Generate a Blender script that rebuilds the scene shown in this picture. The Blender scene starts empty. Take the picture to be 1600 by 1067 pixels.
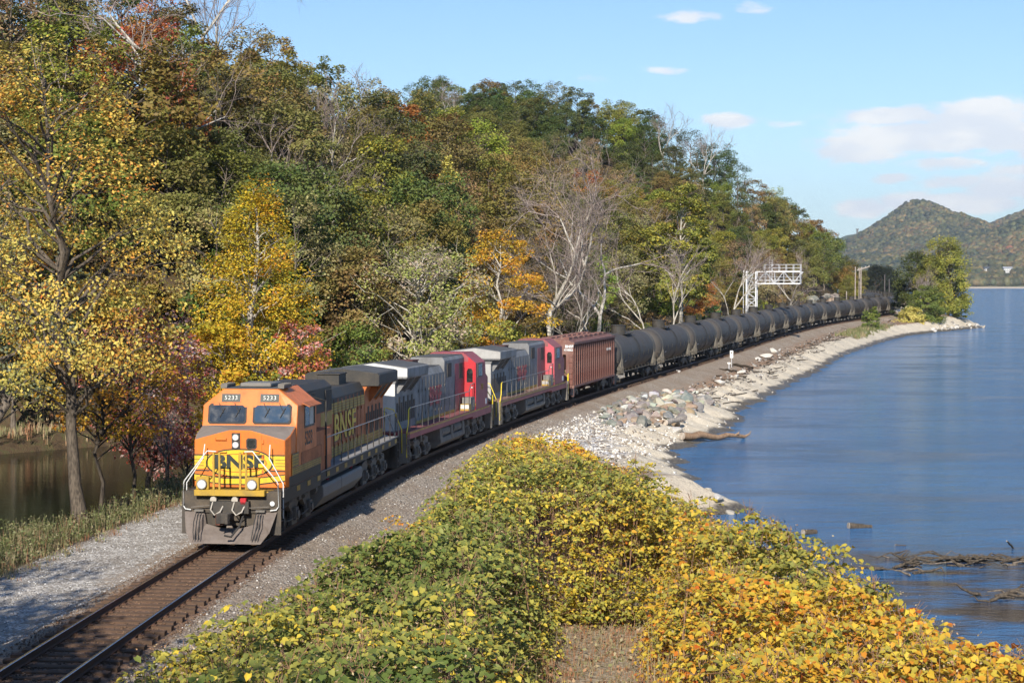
import bpy, bmesh, math, random
import numpy as np
from mathutils import Vector, Matrix, noise as mnoise
PI = math.pi
rnd = random.Random(7)
rng = np.random.default_rng(11)
scene = bpy.context.scene
COL = scene.collection

# ------------------------------------------------------------------ camera, sky, sun, exposure
CAM_F, CAM_H, HORIZON = 2611.0, 7.862, 441.0      # focal length in photo pixels, metres above the rails
PITCH = math.atan((533.5 - HORIZON) / CAM_F)
SUN_EL, SUN_HEAD = math.radians(31), math.radians(9.0)   # light travels towards this compass heading (from +Y to +X)
SUN_STRENGTH, SKY_STRENGTH, EXPOSURE = 5.0, 0.105, 0.50
cam = bpy.data.cameras.new('camera')
cam.lens = 36.0 * CAM_F / 1600.0
cam.sensor_width = 36.0
cam.clip_start, cam.clip_end = 0.5, 30000
camo = bpy.data.objects.new('camera', cam)
camo.location = (0, 0, CAM_H)
camo.rotation_euler = (PI / 2 - PITCH, 0, 0)
COL.objects.link(camo)
scene.camera = camo
scene.view_settings.view_transform = 'Standard'
scene.view_settings.look = 'None'
scene.view_settings.gamma = 1
scene.view_settings.use_curve_mapping = False
scene.view_settings.exposure = EXPOSURE
scene.cycles.max_bounces = 6
scene.cycles.diffuse_bounces = 2
scene.cycles.glossy_bounces = 3
scene.cycles.transmission_bounces = 4
scene.cycles.volume_bounces = 0
scene.cycles.caustics_reflective = False
scene.cycles.caustics_refractive = False
scene.cycles.use_denoising = True
scene.cycles.use_adaptive_sampling = True
scene.cycles.adaptive_threshold = 0.02

world = bpy.data.worlds.new('World')
scene.world = world
world.use_nodes = True

class NT:
    """small helper to write node trees in a line each"""
    def __init__(s, nt): s.nt = nt; nt.nodes.clear()
    def n(s, t, ins=None, **kw):
        nd = s.nt.nodes.new(t)
        for k, v in kw.items(): setattr(nd, k, v)
        for k, v in (ins or {}).items():
            sock = nd.inputs[k]
            if isinstance(v, bpy.types.NodeSocket): s.nt.links.new(v, sock)
            elif isinstance(v, bpy.types.Node): s.nt.links.new(v.outputs[0], sock)
            else: sock.default_value = v
        return nd
    def math(s, op, a, b=None, c=None, clamp=False):
        ins = {0: a}
        if b is not None: ins[1] = b
        if c is not None: ins[2] = c
        nd = s.n('ShaderNodeMath', ins, operation=op); nd.use_clamp = clamp
        return nd.outputs[0]
    def mix(s, f, a, b, blend='MIX'):
        nd = s.nt.nodes.new('ShaderNodeMix'); nd.data_type = 'RGBA'; nd.blend_type = blend
        for i, v in ((0, f), (6, a), (7, b)):
            if isinstance(v, bpy.types.NodeSocket): s.nt.links.new(v, nd.inputs[i])
            elif i == 0: nd.inputs[0].default_value = v
            else: nd.inputs[i].default_value = (*v[:3], 1)
        return nd.outputs[2]
    def noise(s, vec, scale, detail=3, rough=.55, dist=0):
        ins = {'Scale': scale, 'Detail': detail, 'Roughness': rough, 'Distortion': dist}
        if vec is not None: ins['Vector'] = vec
        return s.n('ShaderNodeTexNoise', ins).outputs['Fac']
    def ramp(s, fac, stops, interp='LINEAR'):
        nd = s.n('ShaderNodeValToRGB', {'Fac': fac}); cr = nd.color_ramp; cr.interpolation = interp
        while len(cr.elements) < len(stops): cr.elements.new(.5)
        for e, (p, c) in zip(cr.elements, stops):
            e.position = p; e.color = (*c[:3], 1) if hasattr(c, '__len__') else (c, c, c, 1)
        return nd.outputs[0]
    def smooth(s, x, lo, hi):
        nd = s.n('ShaderNodeMapRange', {0: x, 1: lo, 2: hi, 3: 0.0, 4: 1.0}); nd.interpolation_type = 'SMOOTHSTEP'; nd.clamp = True
        return nd.outputs[0]

w = NT(world.node_tree)
sky = w.n('ShaderNodeTexSky', sky_type='NISHITA')
sky.sun_disc = False
sky.sun_elevation = SUN_EL
sky.sun_rotation = SUN_HEAD + PI
sky.altitude = 30
sky.air_density = 1.0
sky.dust_density = 0.25
sky.ozone_density = 1.2
tc = w.n('ShaderNodeTexCoord')
nrm = w.n('ShaderNodeVectorMath', {0: tc.outputs['Generated']}, operation='NORMALIZE')
sx = w.n('ShaderNodeSeparateXYZ', {0: nrm.outputs[0]})
az = w.math('ARCTAN2', sx.outputs[0], sx.outputs[1])
el = w.math('ARCSINE', sx.outputs[2])
uv = w.n('ShaderNodeCombineXYZ', {0: az, 1: w.math('MULTIPLY', el, 2.4), 2: 0.0})
nz = w.noise(uv.outputs[0], 42, 6, .6)
nz2 = w.noise(uv.outputs[0], 15, 4, .6)
dens = None
for (cx, cy, rx, ry, st) in [(1072, 36, 62, 12, .55), (1172, 22, 48, 12, .5), (1042, 115, 40, 9, .45), (925, 128, 38, 12, .3),
                             (1133, 193, 46, 15, .8), (1225, 200, 40, 8, .35), (1400, 190, 95, 17, .85), (1530, 190, 90, 24, .95), (1470, 222, 190, 26, 1.0),
                             (1335, 242, 58, 22, .95), (1590, 225, 90, 26, 1.1), (1395, 283, 36, 9, .8), (1478, 262, 60, 12, .7), (1500, 292, 70, 12, .7),
                             (1580, 300, 80, 20, 1.0), (1480, 322, 120, 16, 1.1), (1350, 328, 50, 16, .9), (1620, 275, 60, 14, .8), (1520, -2, 60, 9, .6), (1700, 250, 120, 40, .9)]:
    a0, e0 = math.atan((cx - 800) / CAM_F), (HORIZON - cy) / CAM_F
    dx = w.math('MULTIPLY', w.math('SUBTRACT', az, a0), CAM_F / rx)
    dy = w.math('MULTIPLY', w.math('SUBTRACT', el, e0), CAM_F / ry)
    r2 = w.math('ADD', w.math('MULTIPLY', dx, dx), w.math('MULTIPLY', dy, dy))
    g = w.math('MULTIPLY', w.math('EXPONENT', w.math('MULTIPLY', r2, -1.0)), st)
    dens = g if dens is None else w.math('MAXIMUM', dens, g)
# the same kind of broken cloud goes on round the horizon
far = w.math('MULTIPLY', w.smooth(w.math('ABSOLUTE', az), .34, .5), w.math('EXPONENT', w.math('MULTIPLY', w.math('POWER', w.math('MULTIPLY', w.math('SUBTRACT', el, .09), 14.0), 2.0), -1.0)))
dens = w.math('MAXIMUM', dens, w.math('MULTIPLY', far, w.smooth(nz2, .45, .75)))
dn = w.math('ADD', dens, w.math('MULTIPLY', w.math('SUBTRACT', nz, .5), 1.25))
cl = w.smooth(dn, .2, .6)
cl = w.math('MULTIPLY', cl, w.smooth(dens, .04, .3))
under = w.smooth(w.noise(uv.outputs[0], 26, 3, .5), .38, .66)
ccol = w.mix(under, (5.9, 6.25, 6.8), (7.0, 7.05, 7.1))
lowh = w.math('EXPONENT', w.math('MULTIPLY', w.math('MAXIMUM', el, 0.0), -11.0))
gain = w.mix(1.0, sky.outputs[0], (.58, .77, 1.02), 'MULTIPLY')
gain = w.mix(w.math('MULTIPLY', lowh, .88), gain, (5.0, 6.1, 6.6))
skc = w.mix(w.math('MULTIPLY', cl, .93), gain, ccol)
bg = w.n('ShaderNodeBackground', {'Color': skc, 'Strength': SKY_STRENGTH})
w.n('ShaderNodeOutputWorld', {'Surface': bg.outputs[0]})

sun = bpy.data.lights.new('sun', 'SUN')
sun.energy = SUN_STRENGTH
sun.angle = math.radians(.53)
sun.color = (1.0, .93, .82)
suno = bpy.data.objects.new('sun', sun)
sd = Vector((math.sin(SUN_HEAD) * math.cos(SUN_EL), math.cos(SUN_HEAD) * math.cos(SUN_EL), -math.sin(SUN_EL)))
suno.rotation_euler = sd.to_track_quat('-Z', 'Y').to_euler()
suno.location = (-20, -40, 60)
COL.objects.link(suno)

# ------------------------------------------------------------------ the track line and ground coordinates
TS = np.arange(-80, 1000.01, .5)
_k = np.interp(TS, [-80, -30, 22, 66, 120, 200, 290, 345, 375, 400, 430, 640, 760, 1100],
               [0, 0, .00313, .00158, -.00045, .00037, .00141, -.00171, -.0029, -.0024, 0, 0, -.003, -.003])
THD = np.concatenate([[0], np.cumsum((_k[1:] + _k[:-1]) * .25)])
_i0 = int(np.argmin(abs(TS)))
THD += .08247 - THD[_i0]
_hm = (THD[1:] + THD[:-1]) / 2
TX = np.concatenate([[0], np.cumsum(np.sin(_hm) * .5)]); TX += -8.4877 - TX[_i0]
TY = np.concatenate([[0], np.cumsum(np.cos(_hm) * .5)]); TY += 49.1026 - TY[_i0]
TZ = np.interp(TS, [-80, 0, 45, 90, 160, 400, 1000], [.2, 0, -.5, -.42, -.28, .45, .6])
_kk = np.exp(-.5 * (np.arange(-40, 41) / 16.) ** 2); _kk /= _kk.sum()
TZ = np.convolve(np.pad(TZ, 40, 'edge'), _kk, 'valid')

def trk(s, n=0.0, z=0.0):
    """point at distance s along the track, n metres to its right, z above the rail tops"""
    s = np.asarray(s, float)
    hh = np.interp(s, TS, THD)
    return (np.interp(s, TS, TX) + n * np.cos(hh), np.interp(s, TS, TY) - n * np.sin(hh), np.interp(s, TS, TZ) + z)
def heading(s): return float(np.interp(s, TS, THD))
def to_sn(x, y):
    i = int(np.argmin((TX - x) ** 2 + (TY - y) ** 2))
    return float(TS[i]), float((x - TX[i]) * math.cos(THD[i]) - (y - TY[i]) * math.sin(THD[i]))
def at(px, py, z):
    """where the line of sight through a photo pixel meets the level z"""
    a = (px - 800) / CAM_F; b = -(py - 533.5) / CAM_F
    d = (a, math.cos(PITCH) + b * math.sin(PITCH), b * math.cos(PITCH) - math.sin(PITCH))
    t = (z - CAM_H) / d[2]
    return d[0] * t, d[1] * t
def pix(x, y, z):
    z = z - CAM_H
    yc = y * math.cos(PITCH) - z * math.sin(PITCH); zc = y * math.sin(PITCH) + z * math.cos(PITCH)
    return 800 + CAM_F * x / yc, 533.5 - CAM_F * zc / yc

WATER, POND = -2.8, -2.45
_SH = np.array([(-80, 24), (-20, 19.5), (3.5, 16.4), (20, 14.9), (29, 14.6), (32.5, 15.9), (36, 13.6), (40, 12.8), (47.5, 11.8), (54.5, 10.5), (60, 9.8), (65, 10.5), (71, 11.1),
                (80, 11.3), (87, 10.9), (92, 9.6), (99, 9.8), (106.5, 10.2), (114, 9.8), (124, 10), (135, 9.9), (152, 10.5), (199, 10.6), (240, 12.2),
                (301, 12.7), (330, 15.5), (350, 19.5), (363.5, 22.2), (370, 21.5), (377, 11), (390, 7), (590, 7), (625, 20), (700, 38), (1000, 38)])
def shore_n(s):
    return np.interp(s, _SH[:, 0], _SH[:, 1]) + .35 * np.sin(s * .61) + .28 * np.sin(s * 1.43 + 1) + .2 * np.sin(s * 3.1 + 2)
def sstep(x, a, b):
    t = np.clip((x - a) / (b - a), 0, 1); return t * t * (3 - 2 * t)
_FT = np.array([(-80, 34), (46, 34), (56, 22), (64, 11), (80, 9), (300, 9.5), (318, 5.6), (420, 6), (600, 7), (1000, 8)])
_PL = np.array([(-80, 64), (60, 62), (110, 53), (150, 43), (190, 34), (225, 30), (270, 36), (330, 47), (400, 48), (440, 37), (480, 15), (560, 9), (1000, 9)])
def ground_z(s, n):
    """height of the ground at track coordinates (arrays or numbers)"""
    s = np.asarray(s, float); n = np.asarray(n, float)
    tz = np.interp(s, TS, TZ)
    sh = shore_n(s)
    # right of the track: ballast shoulder, bench, beach, river bed
    zr = tz - .22 - .10 * sstep(n, .95, 1.35) - .52 * sstep(n, 1.5, 3.6)
    bt = np.maximum(sh - 3.6, 4.2)
    zr = np.where(n > 3.6, tz - .84 - .3 * sstep(n, 3.6, 6), zr)
    low = np.where(n < bt, 0, (n - bt) / np.maximum(sh - bt, .5))
    zb = (tz - 1.1) * (1 - np.clip(low, 0, 1)) + WATER * np.clip(low, 0, 1)
    zr = np.where(n > bt, np.minimum(zr, zb), zr)
    zr = np.where(n > sh, WATER - .16 * (n - sh) ** 1.0 * 1.0, zr)
    zr = np.maximum(zr, -7)
    zr = zr + .35 * sstep(n, 4.5, 8) * (1 - sstep(s, 26, 44)) * (1 - sstep(n, sh - 4, sh - 1))
    # the wooded point
    hump = 2.3 * np.exp(-((s - 352) / 13) ** 2 - ((n - 11.5) / 4.2) ** 2)
    zr = zr + hump * (n < sh)
    # left of the track: shoulder, gravel lane, bank, pond, wooded hill
    m = -n
    zl = tz - .22 - .07 * sstep(m, .95, 1.35) - .38 * sstep(m, 1.5, 3.0)
    zl = np.where(m > 6, zl - .25 * sstep(m, 6, 7.5), zl)
    inpond = sstep(s, -78, -70) * (1 - sstep(s, 50, 60))
    pe = 10.2 + .6 * np.sin(s * .31) + .3 * np.sin(s * .9)
    pf = np.interp(s, [-80, 40, 56, 62], [34, 34, 22, 12]) - 1.0 + .8 * np.sin(s * .4)
    basin = sstep(m, pe - 1.8, pe + 1.2) * (1 - sstep(m, pf - 1.2, pf + 1.5)) * inpond
    zl = zl * (1 - basin) + (POND - .9) * basin
    ft = np.interp(s, _FT[:, 0], _FT[:, 1]); pl = np.interp(s, _PL[:, 0], _PL[:, 1])
    rise = np.maximum(m - ft, 0)
    slope = .64 + .35 * np.exp(-((s - 345) / 40) ** 2)
    zl = zl + pl * np.tanh(rise * slope / pl)
    return np.where(n >= 0, zr, zl)
def ground(x, y):
    s, n = to_sn(x, y); return float(ground_z(s, n))

# ------------------------------------------------------------------ mesh helpers
def link(o, parent=None):
    COL.objects.link(o)
    if parent is not None: o.parent = parent
    return o
def tag(o, label=None, cat=None, group=None, kind=None):
    if label: o['label'] = label
    if cat: o['category'] = cat
    if group: o['group'] = group
    if kind: o['kind'] = kind
    return o
def empty(name, loc=(0, 0, 0), rz=0.0):
    o = bpy.data.objects.new(name, None); o.location = loc; o.rotation_euler = (0, 0, rz); o.empty_display_size = .2
    return link(o)
def np_mesh(name, verts, faces, smooth=False, mat=None, attrs=None):
    """faces: (N,k) int array; attrs: {name: per-face float array}"""
    me = bpy.data.meshes.new(name)
    faces = np.asarray(faces, np.int32); k = faces.shape[1]
    me.vertices.add(len(verts)); me.vertices.foreach_set('co', np.asarray(verts, np.float32).ravel())
    me.loops.add(faces.size); me.loops.foreach_set('vertex_index', faces.ravel())
    me.polygons.add(len(faces)); me.polygons.foreach_set('loop_start', np.arange(0, faces.size, k, dtype=np.int32))
    me.update(calc_edges=True)
    if smooth: me.polygons.foreach_set('use_smooth', np.ones(len(faces), bool))
    for an, av in (attrs or {}).items():
        dom = 'FACE' if len(av) == len(faces) else 'POINT'
        a = me.attributes.new(an, 'FLOAT', dom); a.data.foreach_set('value', np.asarray(av, np.float32))
    if mat: me.materials.append(mat)
    return me
class MB:
    """collects simple solids and links them as one mesh object"""
    def __init__(s): s.v = []; s.f = []
    def add(s, vs, fs):
        b = len(s.v); s.v += [tuple(p) for p in vs]; s.f += [tuple(i + b for i in f) for f in fs]; return s
    def box(s, x0, x1, y0, y1, z0, z1):
        return s.add([(x0, y0, z0), (x1, y0, z0), (x1, y1, z0), (x0, y1, z0), (x0, y0, z1), (x1, y0, z1), (x1, y1, z1), (x0, y1, z1)],
                     [(0, 3, 2, 1), (4, 5, 6, 7), (0, 1, 5, 4), (1, 2, 6, 5), (2, 3, 7, 6), (3, 0, 4, 7)])
    def loft(s, rings, cap=True):
        n = len(rings[0]); vs = [p for r in rings for p in r]; fs = []
        for i in range(len(rings) - 1):
            for j in range(n):
                fs.append((i * n + j, i * n + (j + 1) % n, (i + 1) * n + (j + 1) % n, (i + 1) * n + j))
        if cap: fs += [tuple(range(n - 1, -1, -1)), tuple((len(rings) - 1) * n + j for j in range(n))]
        return s.add(vs, fs)
    def prism_y(s, prof, y0, y1): return s.loft([[(x, y0, z) for x, z in prof], [(x, y1, z) for x, z in prof]])
    def prism_x(s, prof, x0, x1): return s.loft([[(x0, y, z) for y, z in prof], [(x1, y, z) for y, z in prof]])
    def prism_z(s, prof, z0, z1): return s.loft([[(x, y, z0) for x, y in prof], [(x, y, z1) for x, y in prof]])
    def tube(s, pts, r, sides=6, cap=True):
        pts = [Vector(p) for p in pts]; rs = r if hasattr(r, '__len__') else [r] * len(pts); rings = []; up = None
        for i, p in enumerate(pts):
            d = (pts[min(i + 1, len(pts) - 1)] - pts[max(i - 1, 0)]); d.normalize()
            if up is None: up = Vector((0, 0, 1)) if abs(d.z) < .9 else Vector((1, 0, 0))
            a = d.cross(up); a = a.normalized() if a.length > 1e-5 else d.orthogonal().normalized(); b = a.cross(d)
            rings.append([p + rs[i] * (math.cos(t) * a + math.sin(t) * b) for t in [2 * PI * j / sides for j in range(sides)]])
        return s.loft(rings, cap)
    def cyl(s, p0, p1, r, sides=16, r1=None): return s.tube([p0, p1], [r, r if r1 is None else r1], sides)
    def build(s, name, mat, parent=None, smooth=False, bevel=0, mesh_only=False):
        me = bpy.data.meshes.new(name); me.from_pydata(s.v, [], s.f)
        bm = bmesh.new(); bm.from_mesh(me); bmesh.ops.recalc_face_normals(bm, faces=bm.faces)
        if bevel: bmesh.ops.bevel(bm, geom=[e for e in bm.edges if len(e.link_faces) == 2 and e.calc_face_angle(0) > .5], offset=bevel, segments=1, affect='EDGES')
        bm.to_mesh(me); bm.free()
        if smooth:
            me.polygons.foreach_set('use_smooth', np.ones(len(me.polygons), bool))
            me.set_sharp_from_angle(angle=math.radians(38))
        if mat: me.materials.append(mat)
        if mesh_only: return me
        return link(bpy.data.objects.new(name, me), parent)
def kids(o): return list(o.children)
def copy_tree(o, parent=None):
    c = o.copy(); COL.objects.link(c)
    if parent is not None: c.parent = parent
    for ch in kids(o): copy_tree(ch, c)
    return c
def inst(name, me, parent, loc=(0, 0, 0), rot=(0, 0, 0), scale=(1, 1, 1)):
    o = bpy.data.objects.new(name, me); o.location = loc; o.rotation_euler = rot; o.scale = scale
    return link(o, parent)
def text(s, size, loc, rot, mat, parent, name='lettering', bold=.0, xs=1.0, depth=.003, align='CENTER', spacing=1.0):
    cu = bpy.data.curves.new(name, 'FONT'); cu.body = s; cu.size = size; cu.extrude = depth; cu.offset = bold
    cu.align_x = align; cu.align_y = 'CENTER'; cu.space_character = spacing; cu.resolution_u = 3
    t = bpy.data.objects.new(name, cu); COL.objects.link(t)
    dg = bpy.context.evaluated_depsgraph_get(); me = bpy.data.meshes.new_from_object(t.evaluated_get(dg))
    bpy.data.objects.remove(t); me.name = name; me.materials.clear(); me.materials.append(mat)
    return inst(name, me, parent, loc, rot, (xs, 1, 1))

# ------------------------------------------------------------------ materials
def new_mat(name):
    m = bpy.data.materials.new(name); m.use_nodes = True; return m, NT(m.node_tree)
def finish(t, shader): t.n('ShaderNodeOutputMaterial', {'Surface': shader})
def paint(name, col, rough=.5, metal=0.0, dirt=(.10, .075, .05), amt=.3, scale=1.5, streak=0.0, bump=.0, spec=.4, low=None):
    """paint or metal with soft grime, rain streaks and road dust towards the bottom"""
    m, t = new_mat(name)
    tcx = t.n('ShaderNodeTexCoord'); ob = tcx.outputs['Object']
    n1 = t.noise(ob, scale, 5, .65); n2 = t.noise(ob, scale * 9, 3, .6)
    f = t.math('MULTIPLY', t.smooth(t.math('ADD', t.math('MULTIPLY', n1, .75), t.math('MULTIPLY', n2, .25)), .38, .72), amt)
    if streak:
        mp = t.n('ShaderNodeMapping', {'Vector': ob, 'Scale': (7, 7, .35)})
        f = t.math('MAXIMUM', f, t.math('MULTIPLY', t.smooth(t.noise(mp.outputs[0], 1.0, 4, .6), .5, .72), streak))
    c = t.mix(f, col, dirt)
    c = t.mix(t.math('MULTIPLY', t.smooth(t.noise(ob, scale * 2.3, 3), .3, .7), .18), c, [min(1, x * 1.5) for x in col])
    if low:
        sz = t.n('ShaderNodeSeparateXYZ', {0: ob}).outputs[2]
        c = t.mix(t.math('MULTIPLY', t.math('SUBTRACT', 1.0, t.smooth(t.math('ADD', sz, t.math('MULTIPLY', n1, .6)), low[0], low[1])), low[2]), c, (.16, .12, .085))
    ins = {'Base Color': c, 'Roughness': t.math('ADD', rough, t.math('MULTIPLY', f, .3)), 'Metallic': metal, 'Specular IOR Level': spec}
    if bump: ins['Normal'] = t.n('ShaderNodeBump', {'Height': n2, 'Strength': bump, 'Distance': .02}).outputs[0]
    finish(t, t.n('ShaderNodeBsdfPrincipled', ins).outputs[0]); return m
def glass_mat(name, col=(.02, .03, .035), rough=.06):
    m, t = new_mat(name)
    ob = t.n('ShaderNodeTexCoord').outputs['Object']
    f = t.smooth(t.noise(ob, 3, 4), .4, .75)
    finish(t, t.n('ShaderNodeBsdfPrincipled', {'Base Color': t.mix(t.math('MULTIPLY', f, .35), col, (.12, .11, .09)), 'Roughness': t.math('ADD', rough, t.math('MULTIPLY', f, .12)), 'Specular IOR Level': .9, 'Coat Weight': .6}).outputs[0])
    return m
def glow_mat(name, col, strength):
    m, t = new_mat(name)
    e = t.n('ShaderNodeEmission', {'Color': (*col, 1), 'Strength': strength})
    g = t.n('ShaderNodeBsdfGlossy', {'Roughness': .1})
    finish(t, t.n('ShaderNodeMixShader', {0: .15, 1: e.outputs[0], 2: g.outputs[0]}).outputs[0]); return m

LEAFM = {}
def leaf_mat(name, stops=None, trans=.30, vary=.5):
    """foliage: colour from the object's colour, or from a ramp over the per-leaf attribute 'hue'"""
    if name in LEAFM: return LEAFM[name]
    m, t = new_mat(name)
    hue = t.n('ShaderNodeAttribute', attribute_name='hue').outputs['Fac']
    val = t.n('ShaderNodeAttribute', attribute_name='val').outputs['Fac']
    oi = t.n('ShaderNodeObjectInfo')
    if stops: base = t.ramp(hue, stops)
    else:
        base = oi.outputs['Color']
        hs = t.n('ShaderNodeHueSaturation', {'Hue': t.math('ADD', .5, t.math('MULTIPLY', t.math('SUBTRACT', .5, hue), .075)), 'Saturation': 1.0, 'Value': 1.0, 'Color': base})
        base = hs.outputs[0]
    rv = t.math('ADD', .86, t.math('MULTIPLY', oi.outputs['Random'], .28))
    v = t.math('MULTIPLY', rv, t.math('ADD', 1 - vary / 2, t.math('MULTIPLY', val, vary)))
    c = t.n('ShaderNodeHueSaturation', {'Hue': .5, 'Saturation': 1.0, 'Value': v, 'Color': base}).outputs[0]
    d = t.n('ShaderNodeBsdfPrincipled', {'Base Color': c, 'Roughness': .55, 'Specular IOR Level': .25})
    tr = t.n('ShaderNodeBsdfTranslucent', {'Color': c})
    finish(t, t.n('ShaderNodeMixShader', {0: trans, 1: d.outputs[0], 2: tr.outputs[0]}).outputs[0])
    LEAFM[name] = m; return m
def bark_mat(name, c1, c2, scale=3.0):
    m, t = new_mat(name)
    ob = t.n('ShaderNodeTexCoord').outputs['Object']
    mp = t.n('ShaderNodeMapping', {'Vector': ob, 'Scale': (4, 4, 1)})
    n1 = t.noise(mp.outputs[0], scale, 5, .65)
    c = t.ramp(n1, [(.35, c1), (.62, c2)])
    bmp = t.n('ShaderNodeBump', {'Height': n1, 'Strength': .6, 'Distance': .05})
    finish(t, t.n('ShaderNodeBsdfPrincipled', {'Base Color': c, 'Roughness': .9, 'Specular IOR Level': .2, 'Normal': bmp.outputs[0]}).outputs[0]); return m

# ------------------------------------------------------------------ ground
def ground_material():
    m, t = new_mat('ground_cover')
    ob = t.n('ShaderNodeTexCoord').outputs['Object']
    A = lambda k: t.n('ShaderNodeAttribute', attribute_name=k).outputs['Fac']
    n, s, sh = A('n_off'), A('s_off'), A('shore')
    nl = t.noise(ob, .35, 4, .6); nm = t.noise(ob, 1.6, 4, .6); nf = t.noise(ob, 9, 3, .6)
    wob = t.math('MULTIPLY', t.math('SUBTRACT', nm, .5), 2.2)
    nw = t.math('ADD', n, wob)
    shw = t.math('ADD', sh, t.math('MULTIPLY', t.math('SUBTRACT', nm, .5), 2.4))
    vor = t.n('ShaderNodeTexVoronoi', {'Vector': ob, 'Scale': 15.0}); cellc = t.n('ShaderNodeSeparateColor', {0: vor.outputs['Color']}).outputs[0]
    vor2 = t.n('ShaderNodeTexVoronoi', {'Vector': ob, 'Scale': 5.0}); cell2 = t.n('ShaderNodeSeparateColor', {0: vor2.outputs['Color']}).outputs[0]
    stones = t.ramp(cellc, [(0, (.10, .085, .07)), (.3, (.28, .235, .185)), (.7, (.42, .345, .265)), (.93, (.50, .44, .37)), (1, (.70, .65, .58))])
    ballast = t.mix(t.smooth(nl, .3, .65), t.mix(.25, stones, (.27, .21, .15)), t.mix(.6, stones, (.28, .195, .125)))
    lane = t.mix(t.smooth(nm, .35, .75), t.ramp(cellc, [(0, (.15, .13, .105)), (.4, (.40, .36, .31)), (.8, (.60, .56, .50)), (1, (.80, .77, .71))]), (.27, .24, .20))
    c = ballast
    # rust-brown band at the tie ends
    an = t.math('ABSOLUTE', n)
    rust = t.math('SUBTRACT', 1.0, t.smooth(t.math('ADD', an, t.math('MULTIPLY', wob, .2)), 1.25, 1.75))
    c = t.mix(t.math('MULTIPLY', rust, .85), c, t.mix(t.smooth(nf, .3, .7), (.115, .06, .035), (.25, .135, .075)))
    # gravel lane left of the track
    lw = t.math('MULTIPLY', t.math('SUBTRACT', 1.0, t.smooth(nw, -3.4, -2.4)), t.smooth(t.math('ADD', n, t.math('MULTIPLY', wob, .6)), -7.0, -5.6))
    c = t.mix(t.math('MULTIPLY', lw, .95), c, lane)
    # weedy bank, then the wood's leaf litter, its shade put into the colour
    litter = t.ramp(nm, [(.3, (.045, .03, .016)), (.5, (.085, .055, .028)), (.62, (.07, .065, .025)), (.75, (.13, .08, .035))])
    bank = t.math('SUBTRACT', 1.0, t.smooth(t.math('ADD', n, t.math('MULTIPLY', wob, .6)), -7.0, -5.8))
    c = t.mix(bank, c, litter)
    dry = t.ramp(nf, [(.3, (.16, .12, .075)), (.5, (.30, .235, .155)), (.7, (.44, .37, .27))])
    dryf = t.math('MULTIPLY', t.smooth(nw, 3.6, 5.0), t.math('SUBTRACT', 1.0, t.smooth(s, 18, 30)))
    c = t.mix(dryf, c, dry)
    # bench with orange earth, drift and rubble between the ballast and the beach
    earth = t.ramp(t.math('ADD', t.math('MULTIPLY', nm, .6), t.math('MULTIPLY', nf, .4)), [(.3, (.10, .075, .055)), (.45, (.24, .165, .11)), (.56, (.38, .22, .12)), (.66, (.29, .24, .19)), (.8, (.45, .41, .36))])
    benchf = t.math('MULTIPLY', t.smooth(nw, 3.4, 5.2), t.smooth(s, 24, 40))
    c = t.mix(t.math('MULTIPLY', benchf, .92), c, earth)
    # chalk-white rubble slope beside the second and third locomotives
    wz = t.math('MULTIPLY', t.math('MULTIPLY', t.smooth(s, 36, 46), t.math('SUBTRACT', 1.0, t.smooth(s, 66, 76))), t.smooth(t.math('ADD', n, wob), 2.2, 4.2))
    wr = t.ramp(cell2, [(0, (.16, .14, .12)), (.35, (.30, .27, .24)), (.6, (.55, .52, .48)), (1, (.82, .80, .77))])
    c = t.mix(t.math('MULTIPLY', wz, t.smooth(nm, .25, .5)), c, wr)
    # pale dried silt of the beach
    sand = t.ramp(t.math('ADD', t.math('MULTIPLY', nf, .5), t.math('MULTIPLY', nm, .5)), [(.28, (.32, .26, .18)), (.40, (.55, .47, .35)), (.6, (.68, .59, .45)), (.85, (.75, .68, .54))])
    bf = t.math('MULTIPLY', t.smooth(shw, -4.6, -3.2), t.smooth(s, 24, 34))
    c = t.mix(bf, c, sand)
    # wet mud at the water's edge
    wet = t.smooth(t.math('ADD', sh, t.math('MULTIPLY', t.math('SUBTRACT', nm, .5), 1.0)), -1.15, -.55)
    mudc = t.ramp(nf, [(.3, (.06, .05, .038)), (.55, (.13, .11, .08)), (.75, (.22, .19, .14))])
    c = t.mix(wet, c, mudc)
    c = t.mix(t.math('MULTIPLY', t.smooth(nl, .45, .75), .25), c, (.12, .09, .06))
    rough = t.math('SUBTRACT', .93, t.math('MULTIPLY', wet, .45))
    hgt = t.math('ADD', t.math('MULTIPLY', vor.outputs['Distance'], -.6), t.math('ADD', nf, t.math('MULTIPLY', vor2.outputs['Distance'], -.5)))
    bmp = t.n('ShaderNodeBump', {'Height': hgt, 'Strength': .75, 'Distance': .07})
    finish(t, t.n('ShaderNodeBsdfPrincipled', {'Base Color': c, 'Roughness': rough, 'Specular IOR Level': .3, 'Normal': bmp.outputs[0]}).outputs[0])
    return m
GROUND = ground_material()

def vnoise(x, y, sc, seed=0):
    """cheap smooth value noise on arrays"""
    x = x * sc + seed * 17.3; y = y * sc + seed * 9.1
    xi = np.floor(x).astype(np.int64); yi = np.floor(y).astype(np.int64); fx = x - xi; fy = y - yi
    fx = fx * fx * (3 - 2 * fx); fy = fy * fy * (3 - 2 * fy)
    def hsh(a, b):
        v = (a * 374761393 + b * 668265263 + seed * 1442695) & 0x7fffffff
        v = ((v ^ (v >> 13)) * 1274126177) & 0x7fffffff
        return ((v ^ (v >> 16)) & 0xffff) / 65535.0
    return (hsh(xi, yi) * (1 - fx) * (1 - fy) + hsh(xi + 1, yi) * fx * (1 - fy) + hsh(xi, yi + 1) * (1 - fx) * fy + hsh(xi + 1, yi + 1) * fx * fy)

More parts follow.
